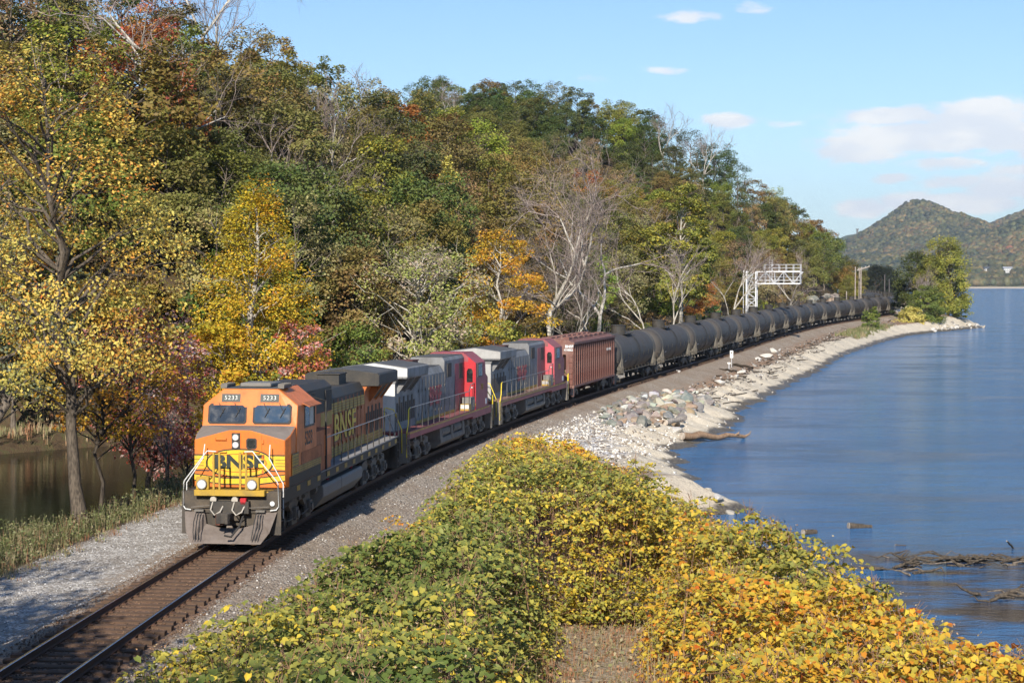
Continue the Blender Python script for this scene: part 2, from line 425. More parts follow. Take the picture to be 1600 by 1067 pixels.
def build_ground():
    ss = np.concatenate([np.arange(-78, -25, 2.), np.arange(-25, 110, .6), np.arange(110, 200, 1.), np.arange(200, 500, 2.), np.arange(500, 960, 6.)])
    nn = np.concatenate([-np.array([230, 205, 180, 160, 145, 130, 118, 107, 97, 88, 80, 73, 66, 60, 55, 50, 46, 42]), -np.arange(39, 14, -1.), -np.arange(14, 0, -.35),
                         np.arange(0, 16, .35), np.arange(16, 32, .8), [34, 37, 41, 46, 52, 60]])
    S2, N2 = np.meshgrid(ss, nn, indexing='ij')
    X, Y, _ = trk(S2, N2)
    Z = ground_z(S2, N2)
    SH = N2 - shore_n(S2)
    m = -N2
    # unevenness: hill relief, rubble, beach ripples
    rough = .04 + .28 * sstep(N2, 4, 6) * (SH < -3.2) * sstep(S2, 30, 45) + .1 * sstep(SH, -4, -3) * (SH < 0) + .5 * sstep(m, 11, 16) * sstep(S2, 55, 70) + .8 * sstep(m, 36, 42)
    rough = np.where(np.abs(N2) < 2.2, .012, rough)
    rk = np.exp(-((S2 - 338) / 14) ** 2) * sstep(m, 5.5, 8)
    Z = Z + rough * (vnoise(X, Y, 1.5, 1) - .5) + rough * .6 * (vnoise(X, Y, 3.7, 2) - .5) + 1.6 * sstep(m, 14, 30) * (vnoise(X, Y, .16, 3) - .5) * 1.6 + rk * 2.2 * (vnoise(X, Y, .55, 5) - .4)
    a, b = S2.shape
    idx = np.arange(a * b).reshape(a, b)
    F = np.stack([idx[:-1, :-1], idx[:-1, 1:], idx[1:, 1:], idx[1:, :-1]], -1).reshape(-1, 4)
    me = np_mesh('ground', np.stack([X, Y, Z], -1).reshape(-1, 3), F, True, GROUND,
                 {'n_off': N2.ravel(), 's_off': S2.ravel(), 'shore': SH.ravel()})
    o = link(bpy.data.objects.new('ground', me))
    tag(o, 'ground beside the railway: ballast, gravel lane, wooded slope and pale beach', kind='structure')
build_ground()

def water_mat(name, base_col, bump=.35, sc=1.0, rough=.08, patches=True):
    m, t = new_mat(name)
    ob = t.n('ShaderNodeTexCoord').outputs['Object']
    mp = t.n('ShaderNodeMapping', {'Vector': ob, 'Rotation': (0, 0, .5), 'Scale': (.62 * sc, 1.5 * sc, 1)})
    mp2 = t.n('ShaderNodeMapping', {'Vector': ob, 'Rotation': (0, 0, -.25), 'Scale': (.05, .11, 1)})
    n1 = t.noise(mp.outputs[0], .9, 6, .7); n2 = t.noise(mp.outputs[0], 4.0, 3, .6); big = t.noise(mp2.outputs[0], 1.0, 5, .6)
    calm = t.smooth(big, .40, .62) if patches else 1.0
    n0 = t.noise(t.n('ShaderNodeMapping', {'Vector': ob, 'Rotation': (0, 0, .35), 'Scale': (.10, .33, 1)}).outputs[0], 1.0, 3, .5)
    h = t.math('ADD', t.math('MULTIPLY', n1, 1.7), t.math('MULTIPLY', n2, .45))
    if patches: h = t.math('ADD', h, t.math('MULTIPLY', n0, 2.2))
    st = t.math('ADD', bump * .5, t.math('MULTIPLY', calm, bump * .5))
    bmp = t.n('ShaderNodeBump', {'Height': h, 'Strength': st, 'Distance': .8 if patches else .2})
    c = t.mix(calm, base_col, [x * 1.5 for x in base_col]) if patches else base_col
    if patches:
        mp3 = t.n('ShaderNodeMapping', {'Vector': ob, 'Rotation': (0, 0, .3), 'Scale': (.045, .12, 1)})
        silt = t.smooth(t.noise(mp3.outputs[0], 1.0, 7, .72, .6), .48, .72)
        c = t.mix(t.math('MULTIPLY', silt, .6), c, (.13, .105, .075))
        dd = t.n('ShaderNodeVectorMath', {0: ob, 1: (17.0, 55.0, WATER)}, operation='DISTANCE').outputs['Value']
        flatm = t.math('MULTIPLY', t.math('SUBTRACT', 1.0, t.smooth(dd, 7, 17)), t.smooth(t.noise(mp3.outputs[0], 4.0, 5, .65), .42, .6))
        c = t.mix(flatm, c, (.10, .078, .055)); rough = t.math('ADD', rough, t.math('MULTIPLY', silt, .12))
    ins = {'Base Color': c if patches else (*base_col, 1), 'Roughness': rough, 'IOR': 1.33, 'Specular IOR Level': .5, 'Normal': bmp.outputs[0]}
    finish(t, t.n('ShaderNodeBsdfPrincipled', ins).outputs[0]); return m
def build_water():
    m = water_mat('river_surface', (.040, .125, .265), 1.0)  # river blue brightened: reflected sky put into the base colour
    ss = list(range(-78, 900, 4))
    vs, fs = [], []
    for s in ss:
        x, y, _ = trk(s, 3.0)
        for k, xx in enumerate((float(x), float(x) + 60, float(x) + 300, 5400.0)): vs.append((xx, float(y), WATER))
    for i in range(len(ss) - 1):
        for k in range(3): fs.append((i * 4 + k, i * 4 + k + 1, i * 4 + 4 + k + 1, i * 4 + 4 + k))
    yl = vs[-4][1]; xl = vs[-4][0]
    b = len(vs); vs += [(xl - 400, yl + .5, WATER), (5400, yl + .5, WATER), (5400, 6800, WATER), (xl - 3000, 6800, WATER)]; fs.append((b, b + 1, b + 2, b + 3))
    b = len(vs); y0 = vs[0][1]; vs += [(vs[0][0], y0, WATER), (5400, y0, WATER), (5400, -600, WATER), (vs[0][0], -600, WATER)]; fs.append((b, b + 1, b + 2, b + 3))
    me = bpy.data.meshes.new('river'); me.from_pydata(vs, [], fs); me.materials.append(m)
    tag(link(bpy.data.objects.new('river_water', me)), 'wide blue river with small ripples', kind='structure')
    p = water_mat('pond_surface', (.004, .006, .003), .04, 1.0, .02, False)
    mb = MB(); ring = []
    for s in np.arange(-76, 62, 3.): ring.append(trk(s, -8.4))
    for s in np.arange(61, -76, -3.): ring.append(trk(s, -np.interp(s, [-80, 40, 56, 62], [36, 36, 24, 14])))
    me = bpy.data.meshes.new('pond'); me.from_pydata([(float(a), float(b), POND) for a, b, c in ring], [], [tuple(range(len(ring)))]); me.materials.append(p)
    tag(link(bpy.data.objects.new('pond_water', me)), 'still dark pond between the gravel lane and the wood', kind='structure')
    mud = paint('river_mud', (.09, .075, .055), .9)
    mb = MB(); mb.add([(-3500, -1000, -9), (5500, -1000, -9), (5500, 6900, -9), (-3500, 6900, -9)], [(0, 1, 2, 3)])
    tag(mb.build('land', mud), 'river bed and land sheet reaching the horizon', kind='structure')
build_water()

# ------------------------------------------------------------------ the railway track
RUST = paint('rusty_rail', (.10, .055, .035), .75, .3, (.17, .09, .05), .6, 4)
RAILTOP = paint('rail_head', (.42, .43, .46), .22, 1.0, (.2, .16, .13), .2, 3)
TIE = paint('creosoted_wood', (.085, .055, .038), .85, 0, (.17, .10, .06), .75, 1.7, .4, .5, .2)
PLATE = paint('tie_plate_steel', (.14, .075, .045), .8, .2, (.06, .035, .025), .6, 5)
def build_track():
    root = tag(empty('railway_track'), 'single railway track on dark wooden ties', kind='structure')
    prof = [(-.070, -.172), (.070, -.172), (.070, -.160), (.012, -.142), (.010, -.045), (.036, -.035), (.036, -.008), (.028, 0), (-.028, 0), (-.036, -.008), (-.036, -.035), (-.010, -.045), (-.012, -.142), (-.070, -.160)]
    ss = np.concatenate([np.arange(-78, 140, 1.), np.arange(140, 420, 2.), np.arange(420, 900, 6.)])
    for side in (-1, 1):
        vs, fs = [], []; k = len(prof)
        for s in ss:
            for (pn, pz) in prof: vs.append(tuple(float(v) for v in trk(s, side * .7525 + pn, pz)))
        for i in range(len(ss) - 1):
            for j in range(k): fs.append((i * k + j, i * k + (j + 1) % k, (i + 1) * k + (j + 1) % k, (i + 1) * k + j))
        me = bpy.data.meshes.new('rail'); me.from_pydata(vs, [], fs); me.materials.append(RUST); me.materials.append(RAILTOP)
        me.polygons.foreach_set('material_index', [1 if (i % k) in (6, 7, 8) else 0 for i in range(len(fs))])
        link(bpy.data.objects.new('rail', me), root)
    # wooden ties, each an object; a few shapes shared between them
    tms = []
    for v in range(6):
        r = random.Random(v); mb = MB(); L = 1.28 + r.uniform(-.02, .03); w = .112 + r.uniform(-.008, .008)
        secs = np.linspace(-L, L, 9); rings = []
        for x in secs:
            j = lambda: r.uniform(-.006, .006)
            rings.append([(x, -w + j(), -.36), (x, w + j(), -.36), (x, w + j(), -.19 + j()), (x, w * .5, -.178 + j() * .6), (x, -w * .5, -.178 + j() * .6), (x, -w + j(), -.19 + j())])
        mb.loft(rings); tms.append(mb.build('tie', TIE, mesh_only=True))
    pm = MB(); pm.box(-.19, .19, -.09, .09, -.179, -.166)
    for sx in (-.11, .11):
        for sy in (-.05, .05): pm.box(sx - .014, sx + .014, sy - .014, sy + .014, -.167, -.145)
    pme = pm.build('tie_plate', PLATE, mesh_only=True)
    anchor = MB(); anchor.box(-.09, .09, -.018, .018, -.185, -.145); anm = anchor.build('rail_anchor', PLATE, mesh_only=True)
    s = -30.0; i = 0; far = MB()
    while s < 420:
        x, y, z = trk(s); r = random.Random(i); dn = r.uniform(-.07, .07); da = r.uniform(-.012, .012)
        if i < 300:
            o = inst('tie', tms[r.randrange(6)], root, (float(x) + dn, float(y), float(z) - r.uniform(0, .012)), (0, 0, -heading(s) + da), (1, r.uniform(.95, 1.05), 1))
            if i < 110:
                for sd in (-1, 1):
                    inst('tie_plate', pme, o, (sd * .7525 - dn, 0, .004))
        else:
            xs = [trk(s + a, b) for a, b in ((-.11, -1.28), (.11, -1.28), (.11, 1.28), (-.11, 1.28))]
            zz = float(z) - .18
            far.add([(float(p[0]), float(p[1]), zz - .15) for p in xs] + [(float(p[0]), float(p[1]), zz) for p in xs], [(4, 5, 6, 7), (0, 1, 5, 4), (1, 2, 6, 5), (2, 3, 7, 6), (3, 0, 4, 7)])
        s += .52 * r.uniform(.96, 1.04); i += 1
    o = far.build('distant_ties', TIE, root); o['kind'] = 'stuff'
build_track()

# ------------------------------------------------------------------ rolling stock
ORANGE = paint('orange_paint', (.66, .17, .022), .45, 0, (.20, .085, .04), .5, 1.6, .4)
ORANGE2 = paint('weathered_orange_paint', (.44, .125, .028), .55, 0, (.13, .065, .04), .75, 1.0, .8)
YELLOW = paint('yellow_paint', (.72, .46, .025), .45, 0, (.28, .17, .05), .5, 2, .4)
YELLOWW = paint('worn_yellow_paint', (.42, .26, .03), .5, 0, (.15, .11, .05), .7, 2.2, .5)
YRAIL = paint('yellow_handrail', (.80, .60, .03), .45)
BLACKP = paint('black_paint', (.026, .025, .023), .6, 0, (.11, .088, .064), .65, 1.3, .45)
PILOTM = paint('pilot_grime', (.045, .038, .030), .7, 0, (.15, .115, .08), .75, 2.2, .5)
DKGREEN = paint('dark_green_black_paint', (.022, .030, .024), .45, 0, (.09, .08, .06), .3, 2)
GRIME = paint('undercarriage_grime', (.05, .045, .04), .85, 0, (.15, .12, .09), .7, 2.2, .4, .3)
GRIMEL = paint('dusty_steel', (.16, .145, .125), .8, 0, (.08, .065, .05), .6, 1.6, .35, .2)
PLOWM = paint('dusty_plow_steel', (.17, .14, .12), .8, 0, (.07, .05, .04), .6, 1.3, .4)
TANKG = paint('fuel_tank_grey', (.15, .15, .145), .62, 0, (.26, .22, .17), .6, .9, .45)
WHITEP = paint('white_handrail', (.62, .62, .60), .5, 0, (.4, .38, .34), .3, 4)
SILVER = paint('faded_silver_paint', (.215, .215, .215), .6, .1, (.085, .075, .065), .7, .8, .75)
SILVEND = paint('pale_silver_paint', (.60, .60, .58), .5, .1, (.3, .27, .23), .35, 1.2, .25)
REDP = paint('red_paint', (.44, .020, .028), .42, 0, (.25, .05, .05), .25, 1.2, .15)
REDFADE = paint('faded_red_paint', (.30, .065, .075), .55, 0, (.17, .10, .09), .5, 1.0, .4)
REDLET = paint('red_lettering', (.36, .05, .05), .55, 0, (.24, .2, .2), .5, 3)
REDWALK = paint('red_walkway', (.22, .065, .065), .7, 0, (.2, .13, .11), .5, 1.5)
ROOFG = paint('sooty_roof', (.09, .09, .088), .75, 0, (.03, .03, .03), .7, .8, .3)
WALK = paint('walkway_steel', (.26, .25, .24), .8, 0, (.12, .10, .09), .5, 2)
STACK = paint('burnt_exhaust_steel', (.12, .045, .03), .7, .2, (.04, .03, .03), .6, 2)
STEEL = paint('worn_steel', (.28, .27, .26), .45, .7, (.15, .1, .07), .4, 3)
RUBBER = paint('rubber_hose', (.03, .03, .03), .7)
HOSEG = paint('grey_hose', (.42, .38, .32), .7)
GLASS = glass_mat('cab_glass', (.025, .045, .07), .05)
DGLASS = glass_mat('dark_glass', (.012, .014, .014), .08)
BLIND = paint('pale_window_blind', (.62, .60, .55), .7)
LAMP = glow_mat('headlight_lens', (1.0, .95, .86), 1.0)
HOPPER = paint('hopper_red', (.155, .058, .043), .65, 0, (.33, .25, .20), .42, .9, .6, low=(-.4, 1.4, .35))
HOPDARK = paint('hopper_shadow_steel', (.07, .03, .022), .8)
TANKC = paint('tank_jacket', (.062, .055, .049), .6, 0, (.095, .08, .064), .6, .5, .45, spec=.3, low=(1.0, 2.9, .62))
BAND = paint('dusty_band', (.115, .10, .078), .7, 0, (.06, .055, .045), .5, 2)
STRIPE = paint('reflective_stripe', (.55, .34, .10), .5)
PLACARD = paint('white_print', (.62, .62, .60), .5, 0, (.4, .4, .4), .4, 8)
PWHITE = paint('number_white', (.80, .78, .70), .5)

DECK = paint('dusty_anti_glare_deck', (.20, .17, .145), .75, 0, (.12, .09, .07), .5, 1.5)
def wheelset_mesh():
    mb = MB(); st = 20
    for sx in (-1, 1):
        x0, x1 = sx * .68, sx * .82
        mb.cyl((sx * .69, 0, .50), (sx * .815, 0, .50), .50, st); mb.cyl((sx * .665, 0, .50), (sx * .69, 0, .50), .525, st)
        mb.cyl((sx * .815, 0, .50), (sx * .86, 0, .50), .20, 12)
    mb.cyl((-.9, 0, .5), (.9, 0, .5), .09, 8)
    return mb.build('wheelset', GRIME, smooth=True, mesh_only=True)
WHEELS = wheelset_mesh()
def spring_mesh():
    mb = MB()
    for k in range(6): mb.cyl((0, 0, k * .055), (0, 0, k * .055 + .032), .09, 10)
    return mb.build('spring', GRIMEL, smooth=True, mesh_only=True)
SPRING = spring_mesh()
def loco_truck(parent, yc):
    mb = MB()
    for sx in (-1, 1):
        x0, x1 = sx * .98, sx * 1.12
        prof = [(-2.35, .72), (-2.3, 1.0), (-1.6, 1.12), (-.6, 1.02), (.6, 1.02), (1.6, 1.12), (2.3, 1.0), (2.35, .72), (2.0, .60), (1.55, .62), (1.2, .86), (.7, .86), (.35, .62), (-.35, .62), (-.7, .86), (-1.2, .86), (-1.55, .62), (-2.0, .60)]
        mb.prism_x([(yc + a, b) for a, b in prof], min(x0, x1), max(x0, x1))
        for w in (-1.95, 0, 1.95):
            mb.box(min(sx * 1.0, sx * 1.24), max(sx * 1.0, sx * 1.24), yc + w - .19, yc + w + .19, .34, .74)
            mb.cyl((sx * 1.2, yc + w, .52), (sx * 1.30, yc + w, .52), .13, 10)
            mb.box(min(sx * 1.02, sx * 1.14), max(sx * 1.02, sx * 1.14), yc + w - .34, yc + w + .34, .20, .32)
        mb.box(min(sx * .95, sx * 1.2), max(sx * .95, sx * 1.2), yc - .75, yc - .45, .9, 1.25)
        mb.box(min(sx * .95, sx * 1.2), max(sx * .95, sx * 1.2), yc + .45, yc + .75, .9, 1.25)
        mb.cyl((sx * 1.22, yc - 1.3, 1.0), (sx * 1.22, yc - .8, 1.0), .09, 8); mb.cyl((sx * 1.22, yc + .8, 1.0), (sx * 1.22, yc + 1.3, 1.0), .09, 8)
        mb.tube([(sx * 1.18, yc - 2.2, .5), (sx * 1.2, yc - 1.0, .42), (sx * 1.2, yc + 1.0, .42), (sx * 1.18, yc + 2.2, .5)], .018, 5)
    mb.box(-.98, .98, yc - .35, yc + .35, .65, 1.05)
    t = mb.build('truck', GRIMEL, parent)
    for w in (-1.95, 0, 1.95):
        inst('wheelset', WHEELS, t, (0, yc + w, .02), scale=(1, 1.03, 1.03))
        for sx in (-1, 1):
            for dy in (-.30, .30): inst('spring', SPRING, t, (sx * 1.08, yc + w + dy, .33))
    return t
def rail_posts(root, pts, top, mat_post, mat_rail, h=1.02, r=.022, name='handrail'):
    """a handrail over a list of deck points, its posts objects of their own"""
    pm = MB(); pm.cyl((0, 0, -.28), (0, 0, h), r * .9, 6); me = pm.build('stanchion', mat_post, mesh_only=True)
    for p in pts: inst('stanchion', me, root, p)
    mb = MB(); mb.tube(top, r, 8); return mb.build(name, mat_rail, root, True)

def make_loco(style):
    """Heavy six-axle road locomotive. y = a - 11.15 with a measured from the cab end."""
    lead = style == 'lead'
    root = empty('locomotive'); Yf = lambda a: a - 11.15
    HOODM = ORANGE2 if lead else SILVER
    SILL = BLACKP if lead else REDFADE
    # underframe, steps, pilots
    mb = MB(); mb.box(-1.50, 1.50, Yf(6.6), Yf(21.2), 1.30, 1.60); mb.box(-.6, .6, Yf(.8), Yf(21.6), .95, 1.32)
    mb.box(-1.50, 1.50, Yf(1.5), Yf(6.6), 1.18, 1.60)
    mb.build('underframe', SILL, root, bevel=.012)
    mb = MB(); mb.box(-1.52, 1.52, Yf(6.55), Yf(21.3), 1.602, 1.64); mb.box(-1.0, 1.0, Yf(21.3), Yf(21.75), 1.60, 1.64)
    mb.build('walkway', WALK if lead else REDWALK, root)
    if not lead:
        mb = MB(); mb.box(1.5, 1.512, Yf(2.0), Yf(21.2), 1.52, 1.60); mb.box(-1.512, -1.5, Yf(2.0), Yf(21.2), 1.52, 1.60); mb.build('sill_stripe', YELLOWW, root)
    for k in range(13 if lead else 0):
        a = 3.2 + k * 1.45
        for sx in (1.512, -1.512):
            mb = MB(); mb.box(min(sx, sx * .995), max(sx, sx * .995), Yf(a), Yf(a + .42), 1.38, 1.54); mb.build('reflector', YELLOWW, root)
    for a0, a1, nm in ((1.0, 1.42, 'pilot'), (20.95, 21.4, 'pilot')):
        mb = MB(); mb.box(-1.45, 1.45, Yf(a0 + .1), Yf(a1), .55, 1.60)
        mb.box(-.28, .28, Yf(a0 - .05), Yf(a1), .72, 1.08)
        mb.build(nm, PILOTM if lead or a0 < 5 else REDFADE, root, bevel=.01)
    # step wells
    for a0, sg in ((1.05, 1), (21.05, -1)):
        for sx in (-1, 1):
            mb = MB()
            for k in range(4): mb.box(min(sx * 1.18, sx * 1.52), max(sx * 1.18, sx * 1.52), Yf(a0 + .02), Yf(a0 + .40), .34 + k * .34, .37 + k * .34)
            for dy in (0, .40): mb.box(min(sx * 1.14, sx * 1.53), max(sx * 1.14, sx * 1.53), Yf(a0 + dy), Yf(a0 + dy + .025), .30, 1.60)
            mb.build('steps', GRIMEL if not lead else GRIME, root)
    # plow at the cab end
    mb = MB()
    cut = [(-1.42, .98), (-.80, .98), (-.74, .62), (-.30, .50), (.30, .50), (.74, .62), (.80, .98), (1.42, .98)]
    fr = [(x, Yf(.98 if z > .9 else .93), z) for x, z in cut] + [(1.28, Yf(.62), .42), (1.05, Yf(.42), .10), (-1.05, Yf(.42), .10), (-1.28, Yf(.62), .42)]
    bk = [(x, y + .07, z) for x, y, z in fr]
    mb.loft([fr, bk]); mb.build('plow', PLOWM, root)
    if lead:
        for sx in (-1, 1):
            for k in range(3):
                mb = MB(); x = sx * (.84 + .085 * k)
                mb.tube([(x, Yf(.80), .98), (x + .01, Yf(.52), .75), (x - .02 * sx, Yf(.40), .45), (x - .05 * sx, Yf(.36), .22)], .016, 5); mb.build('mu_hose', RUBBER, root, True)
            mb = MB(); mb.box(sx * .94 - .14, sx * .94 + .14, Yf(.84), Yf(.98), 1.0, 1.06); mb.build('hose_bracket', GRIMEL, root)
    # couplers
    for a, sg in ((0, -1), (22.3, 1)):
        mb = MB(); y0 = Yf(a); yi = y0 - sg * 1.0
        mb.box(-.10, .10, min(y0 - sg * .28, yi), max(y0 - sg * .28, yi), .80, .98)
        mb.prism_z([(-.16, y0 - sg * .32), (.10, y0 - sg * .34), (.20, y0 - sg * .18), (.17, y0 - sg * .02), (.08, y0 - sg * .02), (.06, y0 - sg * .14), (-.06, y0 - sg * .12), (-.18, y0 - sg * .03)], .74, 1.04)
        mb.build('coupler', GRIME, root, bevel=.01)
        mb = MB(); mb.tube([(.42, y0 - sg * .95, .95), (.40, y0 - sg * .5, .62), (.22, y0 - sg * .22, .34), (.05, y0 - sg * .1, .40)], .032, 6); mb.build('air_hose', RUBBER, root, True)
    # fuel tank
    if lead:
        mb = MB(); prof = [(-1.42, 1.12), (-1.46, 1.02), (-1.46, .72), (-1.1, .30), (1.1, .30), (1.46, .72), (1.46, 1.02), (1.42, 1.12)]
        mb.prism_y(prof, Yf(7.2), Yf(10.15)); mb.prism_y(prof, Yf(10.2), Yf(13.9)); mb.prism_y([(x * .99, z) for x, z in prof], Yf(10.15), Yf(10.2))
        mb.build('fuel_tank', TANKG, root, bevel=.02)
        for a in (8.9, 12.9):
            mb = MB(); mb.cyl((1.2, Yf(a), 1.10), (1.25, Yf(a), 1.24), .05, 8); mb.build('fuel_cap', REDP, root)
    else:
        mb = MB(); prof = [(-1.40, .78), (-1.44, .55), (-1.1, .30), (1.1, .30), (1.44, .55), (1.40, .78)]
        mb.prism_y(prof, Yf(8.4), Yf(14.2))
        for a in (8.4, 11.2, 13.7):
            mb.prism_y([(-1.40, 1.25), (-1.44, .6), (1.44, .6), (1.40, 1.25)], Yf(a), Yf(a + .5))
        mb.build('fuel_tank', GRIMEL, root, bevel=.02)
        for sx in (-1, 1):
            for a in (9.0, 11.75):
                mb = MB(); mb.cyl((sx * 1.12, Yf(a), 1.02), (sx * 1.12, Yf(a + 1.75), 1.02), .27, 14); mb.build('air_reservoir', GRIMEL, root, True)
    loco_truck(root, Yf(4.35)); loco_truck(root, Yf(17.9))
    for sx in (-1, 1):
        mb = MB(); mb.cyl((sx * 1.15, Yf(6.75), 1.0), (sx * 1.15, Yf(7.05), 1.0), .16, 12); mb.build('bell' if sx > 0 else 'air_filter', GRIMEL, root, True)
    # nose
    NM = ORANGE if lead else REDFADE
    mb = MB(); W0, W1 = 1.42, 1.50
    f0 = [(-W0, Yf(2.0), 1.605), (W0, Yf(2.0), 1.605), (W0, Yf(2.0), 3.06), (.32, Yf(2.0), 3.36), (-.32, Yf(2.0), 3.36), (-W0, Yf(2.0), 3.06)]
    f1 = [(-W1, Yf(2.45), 1.605), (W1, Yf(2.45), 1.605), (W1, Yf(2.45), 3.20), (.6, Yf(2.45), 3.42), (-.6, Yf(2.45), 3.42), (-W1, Yf(2.45), 3.20)]
    f2 = [(-W1, Yf(3.1), 1.605), (W1, Yf(3.1), 1.605), (W1, Yf(3.1), 3.42), (1.2, Yf(3.1), 3.43), (-1.2, Yf(3.1), 3.43), (-W1, Yf(3.1), 3.42)]
    mb.loft([f0, f1, f2]); nose = mb.build('nose', NM, root, bevel=.02)
    if lead:
        nose.data.materials.append(DECK)
        for p_ in nose.data.polygons:
            if abs(p_.normal.z) > .72 and p_.center.z > 2: p_.material_index = 1
    if False:
        g = .016   # grey anti-glare deck on top of the nose
        mb = MB(); mb.loft([[(-W0 + .06, Yf(2.06), 3.085 + g), (-.30, Yf(2.06), 3.372 + g), (.30, Yf(2.06), 3.372 + g), (W0 - .06, Yf(2.06), 3.085 + g)],
                            [(-W1 + .06, Yf(2.45), 3.215 + g), (-.60, Yf(2.45), 3.42 + g), (.60, Yf(2.45), 3.42 + g), (W1 - .06, Yf(2.45), 3.215 + g)],
                            [(-W1 + .06, Yf(3.02), 3.42 + g), (-1.2, Yf(3.02), 3.428 + g), (1.2, Yf(3.02), 3.428 + g), (W1 - .06, Yf(3.02), 3.42 + g)]], False)
        mb.build('anti_glare_panel', GRIMEL, root)
    # cab
    CM = ORANGE if lead else REDP
    def sec(a_bot, a_top, w=1.52):
        return [(-w, Yf(a_bot), 1.605), (w, Yf(a_bot), 1.605), (w, Yf((a_bot + a_top) / 2), 3.42), (w, Yf(a_top), 4.05), (.88, Yf(a_top + .05), 4.56), (-.88, Yf(a_top + .05), 4.56), (-w, Yf(a_top), 4.05), (-w, Yf((a_bot + a_top) / 2), 3.42)]
    mb = MB(); mb.loft([sec(3.0, 3.30), sec(5.9, 5.9)]); cab = mb.build('cab', CM if lead else REDFADE, root, bevel=.02)
    if not lead:
        mb = MB(); mb.loft([[(x * 1.0, Yf(5.902), z) for x, y, z in sec(5.9, 5.9)], [(x * 1.0, Yf(5.93), z) for x, y, z in sec(5.9, 5.9)]]); mb.build('cab_rear_wall', REDP, root)
        for sx in (-1.2,  1.2):
            mb = MB(); mb.box(sx - .27, sx + .27, Yf(5.93), Yf(5.955), 1.95, 4.0); d = mb.build('cab_door', REDP, root, bevel=.008)
            mb = MB(); mb.prism_y([(sx - .16, 3.05), (sx + .16, 3.05), (sx + .16, 3.62), (sx + .09, 3.76), (sx - .09, 3.76), (sx - .16, 3.62)], Yf(5.956), Yf(5.966)); mb.build('door_window', DGLASS, d)
            mb = MB(); mb.box(sx - .2, sx - .08, Yf(5.956), Yf(5.99), 2.75, 2.80); mb.build('door_handle', PLACARD, d)
            mb = MB(); mb.box(sx - .32, sx + .32, Yf(5.93), Yf(5.95), 1.82, 1.93); mb.build('door_stripe', YELLOW, root)
        for sx in (-1, 1):
            mb = MB(); mb.box(min(sx * .98, sx * 1.48), max(sx * .98, sx * 1.48), Yf(5.96), Yf(6.9), 1.64, 2.30); b = mb.build('battery_box', TANKG, root, bevel=.01)
            mb = MB(); mb.box(min(sx * .98, sx * 1.48), max(sx * .98, sx * 1.48), Yf(6.91), Yf(7.35), 1.64, 1.98); mb.build('step_box', YELLOWW, root, bevel=.01)
            mb = MB(); mb.box(min(sx * 1.0, sx * 1.46), max(sx * 1.0, sx * 1.46), Yf(7.351), Yf(7.36), 1.74, 1.95); mb.build('step_plate', SILVEND, root)
            for k in range(3):
                mb = MB(); y = Yf(6.1 + .25 * k); mb.tube([(sx * 1.485, y, 1.8), (sx * 1.52, y, 1.85), (sx * 1.52, y, 2.1), (sx * 1.485, y, 2.15)], .012, 5); mb.build('grab_iron', GRIMEL, root)
    # roof panels and horns
    mb = MB(); mb.loft([[(-.86, Yf(3.40), 4.565), (.86, Yf(3.40), 4.565), (.86, Yf(3.40), 4.585), (-.86, Yf(3.40), 4.585)], [(-.86, Yf(5.9), 4.565), (.86, Yf(5.9), 4.565), (.86, Yf(5.9), 4.585), (-.86, Yf(5.9), 4.585)]]); mb.build('cab_roof', ROOFG if lead else REDFADE, root)
    if lead:
        mb = MB(); mb.box(-.5, .5, Yf(3.9), Yf(5.2), 4.59, 4.72); mb.build('air_conditioner', TANKG, root, bevel=.03)
        for sx in (-.92, .92):
            mb = MB(); mb.prism_x([(Yf(3.5), 4.57), (Yf(3.56), 4.70), (Yf(4.5), 4.70), (Yf(4.56), 4.57)], sx - .10, sx + .10)
            for k in range(7): mb.box(sx - .11, sx + .11, Yf(3.6 + .13 * k), Yf(3.64 + .13 * k), 4.66, 4.715)
            mb.build('antenna_panel', GRIMEL, root)
    # windshield wall: points on the sloped plane
    def wp(n, z, off=0.0): return (n, Yf(3.15 + (z - 3.42) * .238) - off, z)
    for sx in (-1, 1):
        c = sx * .72; rr = lambda hw, hh, zc, off: [wp(c + a, zc + b, off) for a, b in ((-hw + .06, -hh), (hw - .06, -hh), (hw, -hh + .06), (hw, hh - .08), (hw - .08, hh), (-hw + .08, hh), (-hw, hh - .08), (-hw, -hh + .06))]
        mb = MB(); mb.loft([rr(.62, .31, 3.79, .0), rr(.62, .31, 3.79, .035)]); fr_ = mb.build('windshield_frame', RUBBER, root)
        mb = MB(); mb.loft([rr(.565, .26, 3.79, .036), rr(.565, .26, 3.79, .044)]); mb.build('windshield', GLASS if sx > 0 else DGLASS, fr_)  # right pane bluer: reflected sky put into its glass colour
        for q in (-.28, .22):
            mb = MB(); mb.tube([wp(c + q, 4.12, .06), wp(c + q + .16 * 1, 3.82, .07)], .012, 5); mb.tube([wp(c + q + .05, 3.68, .065), wp(c + q + .2, 3.97, .065)], .014, 4); mb.build('wiper', RUBBER, root)
        # number board
        z0 = 4.17 if lead else 4.20
        mb = MB(); mb.loft([[wp(sx * .62 + a, z0 + b + .11, o) for a, b in ((-.32, -.14), (.32, -.14), (.32, .14), (-.32, .14))] for o in (-.05, .06)]); nb = mb.build('number_board', ORANGE if lead else REDFADE, root)
        mb = MB(); mb.loft([[wp(sx * .62 + a, z0 + b + .11, o) for a, b in ((-.30, -.125), (.30, -.125), (.30, .125), (-.30, .125))] for o in (.061, .066)]); mb.build('number_panel', DKGREEN, nb)
        if lead:
            p = wp(sx * .62, z0 + .11, .069); text('5233', .19, p, (PI / 2 - .234, 0, 0), PWHITE, nb, bold=-.002, xs=1.05, spacing=1.12)
